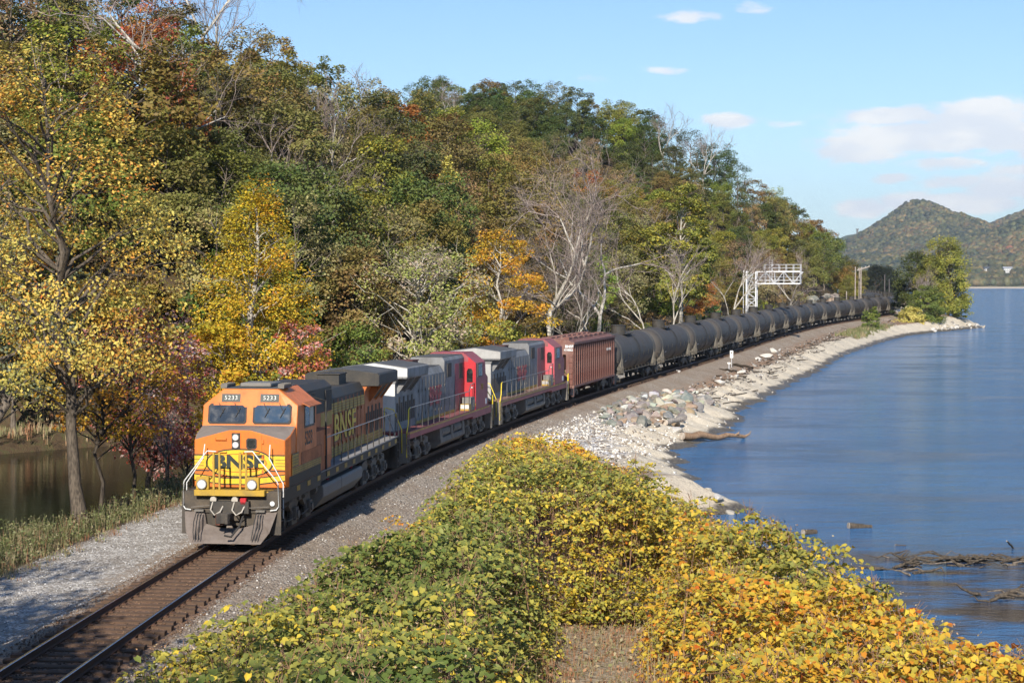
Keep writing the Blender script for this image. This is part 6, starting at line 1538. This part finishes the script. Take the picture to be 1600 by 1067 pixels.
def rock_mesh(seed, mat, sub=2, rough=.28):
    bm = bmesh.new(); bmesh.ops.create_icosphere(bm, subdivisions=sub, radius=1); r = random.Random(seed)
    off = Vector((r.uniform(0, 50), r.uniform(0, 50), 0))
    planes = [(Vector((r.gauss(0, 1), r.gauss(0, 1), r.gauss(0, 1))).normalized(), r.uniform(.36, .66)) for _ in range(13)]
    for v in bm.verts:
        p = v.co.copy()
        for nrm_, d in planes:
            e = p.dot(nrm_) - d
            if e > 0: p -= nrm_ * e
        v.co = p * (1 + rough * .4 * (mnoise.noise(p * 2.3 + off)))
    me = bpy.data.meshes.new('boulder'); bm.to_mesh(me); bm.free(); me.materials.append(mat); return me
def rock_material():
    m, t = new_mat('boulder_rock'); oi = t.n('ShaderNodeObjectInfo'); ob = t.n('ShaderNodeTexCoord').outputs['Object']
    n1 = t.noise(ob, 2.2, 6, .7); n2 = t.noise(ob, 9, 3)
    c = t.mix(t.smooth(n1, .4, .65), oi.outputs['Color'], t.mix(.5, oi.outputs['Color'], (.40, .36, .31)))
    c = t.mix(t.math('MULTIPLY', t.smooth(n2, .5, .75), .35), c, (.10, .09, .08))
    bmp = t.n('ShaderNodeBump', {'Height': t.math('ADD', n1, n2), 'Strength': .5, 'Distance': .08})
    finish(t, t.n('ShaderNodeBsdfPrincipled', {'Base Color': c, 'Roughness': .9, 'Normal': bmp.outputs[0]}).outputs[0]); return m
ROCK = rock_material()
RM_ = [rock_mesh(i, ROCK) for i in range(9)]
def rock(name, x, y, z, sz, col, label, group, r):
    o = inst(name, RM_[r.randrange(9)], None, (x, y, z), (r.uniform(-.5, .5), r.uniform(-.5, .5), r.uniform(0, 6.28)), (sz * r.uniform(.8, 1.35), sz * r.uniform(.65, 1.0), sz * r.uniform(.5, .8)))
    o.color = (*col, 1); tag(o, label, 'boulder', group); return o
def boulders():
    r = random.Random(12)
    cols = [((.155, .165, .145), 'grey green'), ((.40, .355, .29), 'pale'), ((.20, .185, .16), 'grey'), ((.33, .22, .14), 'tan orange'), ((.55, .52, .47), 'whitish'), ((.19, .15, .13), 'dull brown')]
    pts = []
    for i in range(900):
        s = r.gauss(79, 9.5); n = r.uniform(2.9, 8.6); sz = r.uniform(.28, .66) * (1.2 if n > 5 else .9)
        if s < 62 or s > 98: continue
        if (s - 79) ** 2 / 330 + (n - 5.9) ** 2 / 10 > 1: continue
        x, y, _ = trk(s, n); x = float(x); y = float(y)
        if any((x - a) ** 2 + (y - b) ** 2 < (.62 * (sz + c)) ** 2 for a, b, c in pts): continue
        pts.append((x, y, sz)); c, w_ = cols[r.choice([0, 0, 1, 1, 2, 2, 3, 4, 5])]
        rock('boulder', x, y, float(ground_z(s, n)) + sz * .22, sz, tuple(q * r.uniform(.85, 1.15) for q in c), ('small ' if sz < .42 else 'large ') + w_ + ' boulder ' + ('at the track side' if n < 4.8 else 'in the middle' if n < 6.9 else 'at the beach side') + ' of the riprap heap' + (', nearer the hopper' if s < 79 else ', farther end'), 'riprap boulders', r)
    print('boulders', len(pts))
    for (px, py, sz, c, lab) in [(1058, 652, .62, 4, 'long pale slab at the foot of the riprap heap'), (1002, 655, .75, 0, 'blunt grey green boulder at the lower edge of the riprap heap'), (968, 646, .5, 3, 'orange stained block at the left edge of the riprap heap'),
                                 (1196, 559, .95, 4, 'largest white block above the pale beach'), (1210, 552, .7, 4, 'white block right of the largest one above the beach'), (1186, 562, .5, 4, 'small white block left of the largest one above the beach'),
                                 (1158, 580, .8, 4, 'white block near the milepost sign'), (1150, 586, .6, 4, 'second white block just below the milepost sign'), (1125, 596, .7, 4, 'white block left of the milepost sign'), (1136, 592, .5, 1, 'pale block between the white blocks by the milepost'),
                                 (1218, 549, .45, 4, 'small white block farther along the bank'), (1180, 570, .4, 1, 'small pale block above the beach'), (1105, 604, .5, 1, 'pale rock on the bank beside the second tank car'), (1098, 612, .42, 4, 'whitish rock lower on the bank beside the second tank car'),
                                 (1060, 590, .35, 4, 'lone white rock on the brown ballast slope'), (1387, 506, 1.0, 5, 'dark rock at the left foot of the wooded point'),
                                 (1142, 793, .45, 1, 'flat stone on the small spit beside the thicket'), (1120, 787, .5, 4, 'larger pale stone on the small spit beside the thicket'), (1104, 781, .4, 1, 'rounded stone where the small spit begins'), (1160, 797, .35, 2, 'dark stone at the tip of the small spit'),
                                 (1056, 745, .28, 4, 'small white stone on the muddy waterline'), (1075, 752, .3, 4, 'pale stone at the water below the beach')]:
        zz = -1.2 if py < 720 else -2.5; x, y = at(px, py, zz); z = ground(x, y)
        rock('boulder', x, y, z + sz * .2, sz, cols[c][0], lab, None, r)
    # broken rock face of the cutting
    for i in range(70):
        s = r.uniform(320, 356); n = -r.uniform(5.8, 11); x, y, _ = trk(s, n); sz = r.uniform(.8, 2.0); c = cols[r.choice([0, 2, 2, 3, 5])][0]
        rock('rock_block', float(x), float(y), float(ground_z(s, n)) + r.uniform(-.3, .8), sz, tuple(q * .9 for q in c), 'grey and rust block of the broken rock face beside the far tank cars', 'blocks of the rock cutting', r)
    # slabs round the wooded point
    for i in range(46):
        s = r.uniform(322, 371); n = float(shore_n(s)) - r.uniform(-.2, 1.6); x, y, _ = trk(s, n); sz = r.uniform(.4, 1.0)
        rock('shore_slab', float(x), float(y), max(float(ground_z(s, n)), WATER) + .05, sz, cols[r.choice([1, 4, 4, 2])][0], 'pale slab along the waterline of the wooded point', 'slabs round the wooded point', r)
boulders()

# ------------------------------------------------------------------ driftwood and logs
DRIFT = bark_mat('bleached_driftwood', (.24, .19, .15), (.48, .42, .35), 3)
DARKW = bark_mat('wet_dark_wood', (.035, .028, .022), (.12, .095, .07), 3)
def log(label, a, b, z0, z1, r0, r1, mat, stub=None, name='log'):
    xa, ya = at(*a, z0); xb, yb = at(*b, z1); root = tag(empty(name, (xa, ya, z0)), label, 'log')
    d = np.array([xb - xa, yb - ya, z1 - z0]); r = np.random.default_rng(int(a[0])); tb = TB()
    p = curve((0, 0, 0), d, .01, r, 8, .012); tb.limb(p, np.linspace(r0, r1, 8) * r.uniform(.9, 1.1, 8), 10)
    me = tb.mesh('trunk', mat); inst('trunk', me, root)
    mb = MB(); mb.cyl((0, 0, 0), tuple(-d / np.linalg.norm(d) * .02), r0 * .98, 10); mb.build('cut_end', DRIFT, root)
    for q in stub or []:
        tb = TB(); p0 = p[q[0]]; tb.limb([p0, p0 + np.array(q[1]) * .6 + r.normal(0, .04, 3), p0 + np.array(q[1])], [r1 * .8, r1 * .5, .02], 6); inst('branch_stub', tb.mesh('branch_stub', mat), root)
    return root
log('long brown log lying across the beach into the river', (1066, 681), (1163, 682), -2.25, -2.7, .27, .12, bark_mat('brown_log', (.16, .09, .05), (.36, .24, .15), 2), [(7, (.5, .3, .35)), (6, (.25, -.2, .3))])
log('short dark stump of a log standing in the river', (1326, 822), (1362, 823), -2.72, -2.78, .17, .10, DARKW)
log('small dark log at the edge of the thicket and the river', (1255, 832), (1275, 831), -2.72, -2.74, .15, .12, DARKW)
log('little floating stick near the stump in the river', (1399, 851), (1416, 852), -2.79, -2.79, .03, .02, DARKW)
log('broken branch poking from the water at the right edge', (1573, 845), (1584, 857), -2.4, -2.85, .03, .05, DARKW)
log('pale fallen log on the far bank of the pond', (20, 673), (150, 683), POND + .45, POND + .15, .36, .26, DRIFT, [(3, (.3, 0, .6))])
log('second pale log lying along the pond beyond the leaning tree', (120, 681), (292, 684), POND + .25, POND + .12, .20, .12, DRIFT, [(4, (0, 0, .7)), (5, (.3, .2, .5))])
log('weathered plank lying on the bank near the milepost', (1124, 577), (1150, 580), -1.15, -1.15, .12, .10, DARKW, name='plank')
log('dark timber beside the white blocks on the bank', (1146, 570), (1176, 575), -1.1, -1.15, .14, .12, DARKW, name='plank')
log('dark driftwood log at the foot of the pale slab', (1040, 660), (1066, 655), -1.6, -1.6, .2, .14, DRIFT)
def tangle(px, py, w_, label, seed, n=16):
    x, y = at(px, py, WATER); r = np.random.default_rng(seed); root = tag(empty('driftwood_tangle', (x, y, WATER)), label, 'driftwood')
    for i in range(n):
        a = r.normal(0, .35) + (PI if i % 3 == 0 else 0); L = w_ * r.uniform(.25, .8); c = np.array([r.normal(0, w_ * .25), r.normal(0, .5), r.uniform(-.04, .14)]); tb = TB()
        tb.limb(curve(c, c + np.array([math.cos(a) * L, math.sin(a) * L * .6, r.uniform(-.1, .35)]), .05, r, 5, .06), r.uniform(.02, .06) * np.array([1.3, 1.1, .9, .6, .3]), 5)
        inst('branch', tb.mesh('branch', DARKW if i % 7 else BARK), root)
tangle(1492, 880, 3.2, 'largest tangle of dead branches lying in the shallows', 1, 22)
tangle(1418, 892, 1.8, 'smaller branch tangle next to the thicket', 2, 12)
tangle(1575, 880, 2.2, 'long weathered timber and branches at the right edge of the shallows', 3, 10)
tangle(1560, 935, 2.4, 'low half sunken branches nearest the golden thicket', 4, 12)
tangle(1405, 873, 1.3, 'thin twigs in the water left of the largest tangle', 5, 6)
def bank_debris():
    r = np.random.default_rng(31); tb = TB()
    for i in range(420):
        s = r.uniform(92, 320); n = r.normal(6.6, .9); x, y, _ = trk(s, n); z = float(ground_z(s, n)) + .06; a = -heading(s) + PI / 2 + r.normal(0, .7); L = r.uniform(.3, 1.8)
        p = np.array([float(x), float(y), z]); q = p + np.array([math.cos(a) * L, math.sin(a) * L, r.uniform(-.05, .2)]); tb.limb([p, (p + q) / 2 + r.normal(0, .04, 3), q], r.uniform(.02, .08) * np.array([1, .9, .7]), 4)
    tag(link(bpy.data.objects.new('driftwood_debris', tb.mesh('driftwood_debris', DARKW))), 'dark driftwood and timber scraps strewn on the bank', 'debris', None, 'stuff')
bank_debris()

# ------------------------------------------------------------------ weeds on the banks
WEED = leaf_mat('bank_weeds', [(0, (.09, .12, .035)), (.4, (.17, .19, .07)), (.65, (.28, .25, .13)), (.85, (.38, .29, .17)), (1, (.34, .17, .09))], trans=.2)
def weeds(name, label, S_, N_, h0, h1, seed, nb=9, w_=.03, hue0=0.0, leafy=.5):
    r = np.random.default_rng(seed); m_ = len(S_); X, Y, _ = trk(S_, N_); Z = ground_z(S_, N_) - .03
    rep = lambda a: np.repeat(a, nb)
    x = rep(X) + r.normal(0, .13, m_ * nb); y = rep(Y) + r.normal(0, .13, m_ * nb); z = rep(Z); hh = rep(r.uniform(h0, h1, m_)) * r.uniform(.5, 1.1, m_ * nb)
    a = r.uniform(0, 2 * PI, m_ * nb); ln = r.uniform(.05, .45, m_ * nb) * hh; wx, wy = np.cos(a + 1.57) * w_ / 2, np.sin(a + 1.57) * w_ / 2
    P = lambda t, ww: (np.stack([x + np.cos(a) * ln * t * t - wx * ww, y + np.sin(a) * ln * t * t - wy * ww, z + hh * t], 1), np.stack([x + np.cos(a) * ln * t * t + wx * ww, y + np.sin(a) * ln * t * t + wy * ww, z + hh * t], 1))
    a0, b0 = P(0, .6); a1, b1 = P(.5, 1); a2, b2 = P(1, .15)
    V = np.stack([a0, b0, a1, b1, a2, b2], 1).reshape(-1, 3); i = np.arange(m_ * nb)[:, None] * 6
    F = np.concatenate([i + np.array([[0, 1, 3, 2]]), i + np.array([[2, 3, 5, 4]])], 1).reshape(-1, 4)
    hu = np.repeat(np.clip(rep(r.random(m_)) * .7 + r.random(m_ * nb) * .3 + hue0, 0, 1), 2); va = np.repeat(r.random(m_ * nb), 2)
    nl = int(m_ * nb * leafy)
    if nl:
        k = r.integers(0, m_ * nb, nl); t = r.uniform(.3, 1.05, nl)
        c = np.stack([x[k] + np.cos(a[k]) * ln[k] * t * t + r.normal(0, .04, nl), y[k] + np.sin(a[k]) * ln[k] * t * t + r.normal(0, .04, nl), z[k] + hh[k] * t], 1)
        v2, f2 = leaves(c, .10, r, .4); F = np.concatenate([F, f2 + len(V)]); V = np.concatenate([V, v2]); hu = np.concatenate([hu, np.clip(r.random(nl) * .6 + hue0, 0, 1)]); va = np.concatenate([va, r.random(nl)])
    tag(link(bpy.data.objects.new(name, np_mesh(name, V, F, False, WEED, {'hue': hu, 'val': va}))), label, 'weeds', None, 'stuff')
n_ = 1500; s_ = U(-26, 62, n_); nn_ = -(6.6 + 3.1 * rg.random(n_))
weeds('bank_weeds', 'grey green weeds and goldenrod on the bank between gravel lane and pond', s_, nn_, .3, .95, 1, 10, .02, .12, 2.6)
n_ = 700; s_ = U(-26, 60, n_); nn_ = -(5.6 + 1.6 * rg.random(n_))
weeds('lane_edge_grass', 'short dry grass along the edge of the gravel lane', s_, nn_, .12, .35, 2, 8, .02, .3, .4)
n_ = 900; s_ = U(-8, 66, n_); nn_ = -np.interp(s_, [-80, 40, 56, 66], [34.5, 34.5, 22, 11]) - rg.random(n_) * 4 + .6
weeds('far_bank_grass', 'tan grass on the far bank of the pond', s_, nn_, .3, .8, 3, 8, .05, .3, .4)
def path_grass():
    r = np.random.default_rng(5); m_ = 1500; y = r.uniform(24, 43, m_); x = y * r.uniform(.01, .10, m_); S_ = []; N_ = []
    for a, b in zip(x, y):
        q = to_sn(a, b); S_.append(q[0]); N_.append(q[1])
    weeds('path_grass', 'dry trampled grass on the worn path through the knotweed', np.array(S_), np.array(N_), .04, .22, 4, 9, .016, .45, .2)
    m_ = 330; y = r.uniform(30, 42, m_); x = y * np.where(r.random(m_) < .6, r.uniform(.085, .115, m_), r.uniform(.0, .02, m_)); S_ = []; N_ = []
    for a, b in zip(x, y):
        q = to_sn(a, b); S_.append(q[0]); N_.append(q[1])
    weeds('path_side_weeds', 'brown dry weeds at the side of the worn path', np.array(S_), np.array(N_), .4, 1.1, 6, 10, .02, .4, .5)
path_grass()
n_ = 500; s_ = U(238, 300, n_); nn_ = U(6, 10, n_)
weeds('river_bank_weeds', 'low weeds around the lone bush on the river bank', s_, nn_, .3, .9, 7, 8, .08, .0, 1.0)
n_ = 1300; s_ = U(60, 320, n_); nn_ = -U(6.5, 13, n_)
weeds('slope_foot_weeds', 'rusty grass and weeds at the foot of the wooded slope', s_, nn_, .3, 1.0, 8, 8, .06, .35, .8)

# ------------------------------------------------------------------ the far shore and its mountains
HILLC = leaf_mat('far_canopy', [(0, (.024, .034, .018)), (.35, (.06, .066, .028)), (.62, (.10, .088, .034)), (.85, (.14, .098, .042)), (.96, (.19, .11, .04)), (1, (.22, .09, .045))], trans=0, vary=1.0)  # wide value spread also paints in dark shading between crowns
def far_h(x, y):
    def cone(cx, cy, hgt, wl, wr, wy, p=1.0):
        dx = x - cx; dx = np.where(dx < 0, dx / wl, dx / wr); d = np.sqrt(dx * dx + ((y - cy) / wy) ** 2 + .006) - .077
        return hgt * np.exp(-np.abs(d) ** p * 1.15)
    X = lambda px, D: (px - 800) / CAM_F * D
    a = cone(X(1428, 4300), 4300, 214, 250, 400, 600)
    b = cone(X(1640, 4900), 4900, 224, 330, 500, 600, 1.6)
    c = cone(X(1640, 3650), 3750, 145, 260, 400, 330)
    d = cone(X(1500, 3450), 3500, 62, 330, 300, 260)
    e = cone(X(1370, 3400), 3500, 60, 260, 200, 260)
    f = cone(X(1560, 3150), 3180, 22, 200, 300, 120)
    z = np.maximum.reduce([a, b, c, d, e]) * .86 + .10 * (a + b + c + d + e)
    z = z + f + 16 * (vnoise(x, y, .006, 31) - .5) * sstep(z, 20, 80) + 7 * (vnoise(x, y, .018, 32) - .5) * sstep(z, 10, 60)
    shore = 2870 + 60 * (vnoise(x, x * 0, .003, 33) - .5)
    return WATER - 4 + (z + 5.2) * sstep(y, shore - 25, shore + 60)
def far_land():
    xs = np.arange(-300, 3300, 22.); ys = np.concatenate([np.arange(2800, 3300, 12.), np.arange(3300, 5600, 22.)])
    X2, Y2 = np.meshgrid(xs, ys, indexing='ij'); Z2 = far_h(X2, Y2); a, b = X2.shape; idx = np.arange(a * b).reshape(a, b)
    F = np.stack([idx[:-1, :-1], idx[1:, :-1], idx[1:, 1:], idx[:-1, 1:]], -1).reshape(-1, 4)
    m, t = new_mat('far_shore_ground'); ob = t.n('ShaderNodeTexCoord').outputs['Object']; sz = t.n('ShaderNodeSeparateXYZ', {0: ob}).outputs[2]
    c = t.mix(t.smooth(sz, -1.5, 1.2), (.42, .36, .29), t.ramp(t.noise(ob, .02, 4), [(.35, (.06, .07, .03)), (.65, (.12, .10, .04))]))
    finish(t, t.n('ShaderNodeBsdfPrincipled', {'Base Color': c, 'Roughness': .95}).outputs[0])
    tag(link(bpy.data.objects.new('far_hills', np_mesh('far_hills', np.stack([X2, Y2, Z2], -1).reshape(-1, 3), F, True, m))), 'far shore with a pointed wooded mountain and a long ridge', kind='structure')
    # crowns of the far woods, one mass
    r = np.random.default_rng(41); N = 60000; y = 2895 + 2300 * r.random(N) ** 1.5; x = (r.uniform(1325, 1625, N) - 800) / CAM_F * y
    z = far_h(x, y); k = z > 1.0
    H1 = [(1540, 420, 12), (1574, 424, 17)]
    pxx, pyy = pix(x, y, z + 4)
    for hx, hy, w_ in H1: k &= ~((abs(pxx - hx) < w_ * .62) & (y < 3300) & (pyy > hy - 9) & (pyy < hy + 11))
    # leave out crowns on slopes turned away from this side of the river
    dz = far_h(x, y + 15) - far_h(x, y - 15); k &= (dz > -6)
    x, y, z = x[k][:21000], y[k][:21000], z[k][:21000]; m_ = len(x)
    ph = (1 + 5 ** .5) / 2
    IV = np.array([(-1, ph, 0), (1, ph, 0), (-1, -ph, 0), (1, -ph, 0), (0, -1, ph), (0, 1, ph), (0, -1, -ph), (0, 1, -ph), (ph, 0, -1), (ph, 0, 1), (-ph, 0, -1), (-ph, 0, 1)]) / 1.902
    IF = np.array([(0, 11, 5), (0, 5, 1), (0, 1, 7), (0, 7, 10), (0, 10, 11), (1, 5, 9), (5, 11, 4), (11, 10, 2), (10, 7, 6), (7, 1, 8), (3, 9, 4), (3, 4, 2), (3, 2, 6), (3, 6, 8), (3, 8, 9), (4, 9, 5), (2, 4, 11), (6, 2, 10), (8, 6, 7), (9, 8, 1)])
    sz = r.uniform(4.0, 9.5, m_); V = IV[None] * (1 + r.normal(0, .16, (m_, 12, 3))) * np.stack([sz, sz, sz * r.uniform(.7, 1.1, m_)], 1)[:, None]
    V[..., 0] += x[:, None]; V[..., 1] += y[:, None]; V[..., 2] += (z + sz * .45)[:, None]
    hu = np.clip(.5 * vnoise(x, y, .012, 35) + .55 * r.random(m_) + .25 * (vnoise(x, y, .003, 36) - .5), 0, 1)
    F = (IF[None] + np.arange(m_)[:, None, None] * 12).reshape(-1, 3)
    tag(link(bpy.data.objects.new('far_woods', np_mesh('far_woods', V.reshape(-1, 3), F, False, HILLC, {'hue': np.repeat(hu, 20), 'val': np.repeat(r.random(m_), 20)}))), 'autumn woods covering the mountains across the river', 'woods', None, 'stuff')
    print('far crowns', m_)
far_land()
def far_house(px, py, D, w_, storeys, label, roofc, dome=False):
    x = (px - 800) / CAM_F * D; z = max(CAM_H + (HORIZON - py) * D / CAM_F, float(far_h(np.array([x]), np.array([float(D)]))[0]) + 1)
    root = tag(empty('house', (x, D, z)), label, 'house'); h = storeys * 3.6
    wall = paint('far_house_white', (.80, .80, .77), .7); rf = paint('far_roof_' + str(px), roofc, .8)
    mb = MB(); mb.box(-w_ / 2, w_ / 2, 0, 12, -6, h); mb.build('wall', wall, root)
    mb = MB(); mb.box(-w_ * .9, -w_ / 2 - .02, 1, 9, -6, 3.2); mb.build('wing', wall, root)
    mb = MB(); mb.prism_x([(-.8, h), (12.8, h), (6, h + 3.4)], -w_ / 2 - .8, w_ / 2 + .8); mb.build('roof', rf, root)
    for f in range(storeys):
        for k in range(5):
            q = -w_ / 2 + w_ * (k + .5) / 5; mb = MB(); mb.box(q - .9, q + .9, -.12, -.01, f * 3.6 + .9, f * 3.6 + 2.7); mb.build('window', DGLASS, root)
        mb = MB(); mb.box(-w_ / 2 - .3, w_ / 2 + .3, -1.6, -.13, f * 3.6 - .25, f * 3.6 + .25); mb.build('balcony', wall, root)
    if dome:
        mb = MB(); mb.cyl((w_ * .12, 5, h + 2), (w_ * .12, 5, h + 4.5), 2.0, 12); mb.build('turret', wall, root)
far_house(1576, 426, 3025, 18, 2, 'large white house with balconies on the far shore', (.30, .31, .33))
far_house(1562, 427, 3005, 6, 1, 'small white outbuilding left of the large white house', (.5, .5, .5))
far_house(1544, 423, 3055, 13, 1, 'long low house with a dark roof left of the large white house', (.07, .08, .10))
def tower():
    D = 5200; x = (1350 - 800) / CAM_F * D; z = CAM_H + (HORIZON - 361) * D / CAM_F
    g = paint('far_hill_green', (.07, .09, .05), .9)
    mb = MB(); ring = [[(x + rr_ * 170 * math.cos(a), D + rr_ * 200 * math.sin(a) + 120, z - 6 - (z + 8) * (1 - q)) for a in [2 * PI * i / 20 for i in range(20)]] for rr_, q in ((1.7, 0), (1.1, .45), (.55, .82), (.2, .97), (.02, 1))]
    mb.loft(ring); tag(mb.build('distant_hill', g, None, True), 'blue distant hill behind the pointed mountain', kind='structure')
    root = tag(empty('lookout_tower', (x, D + 110, z - 8)), 'tiny lookout tower on the blue distant hill', 'tower')
    mb = MB(); mb.box(-2.5, 2.5, -2.5, 2.5, 0, 15); mb.build('shaft', GRIMEL, root); mb = MB(); mb.box(-4, 4, -4, 4, 15.02, 18); mb.build('lookout', GRIMEL, root)
tower()
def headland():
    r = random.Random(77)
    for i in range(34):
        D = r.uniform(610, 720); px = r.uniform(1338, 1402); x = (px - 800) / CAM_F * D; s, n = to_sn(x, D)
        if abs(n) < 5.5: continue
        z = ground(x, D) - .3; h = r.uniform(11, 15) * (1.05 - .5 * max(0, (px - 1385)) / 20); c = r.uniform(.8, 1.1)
        plant('broadleaf_tree', PROTO[r.randrange(8)], x, D, z, r.uniform(0, 6), h / 12, 'dark tree on the far headland behind the last tank cars in view', 'tree', 'dark trees of the far headland', (.045 * c, .052 * c, .028 * c))  # leaf colour darkened to stand for the headland's shade
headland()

# ------------------------------------------------------------------ the air
def haze(density=6.5e-5):
    mb = MB(); mb.box(-3600, 5600, -1100, 7000, -10.5, 330)
    m, t = new_mat('air_haze')
    v = t.n('ShaderNodeVolumePrincipled', {'Color': (.72, .84, 1.0, 1), 'Density': density, 'Anisotropy': .2})
    t.n('ShaderNodeOutputMaterial', {'Volume': v.outputs[0]})
    o = mb.build('haze', m); tag(o, 'thin blue air between the river banks', kind='stuff')
haze()
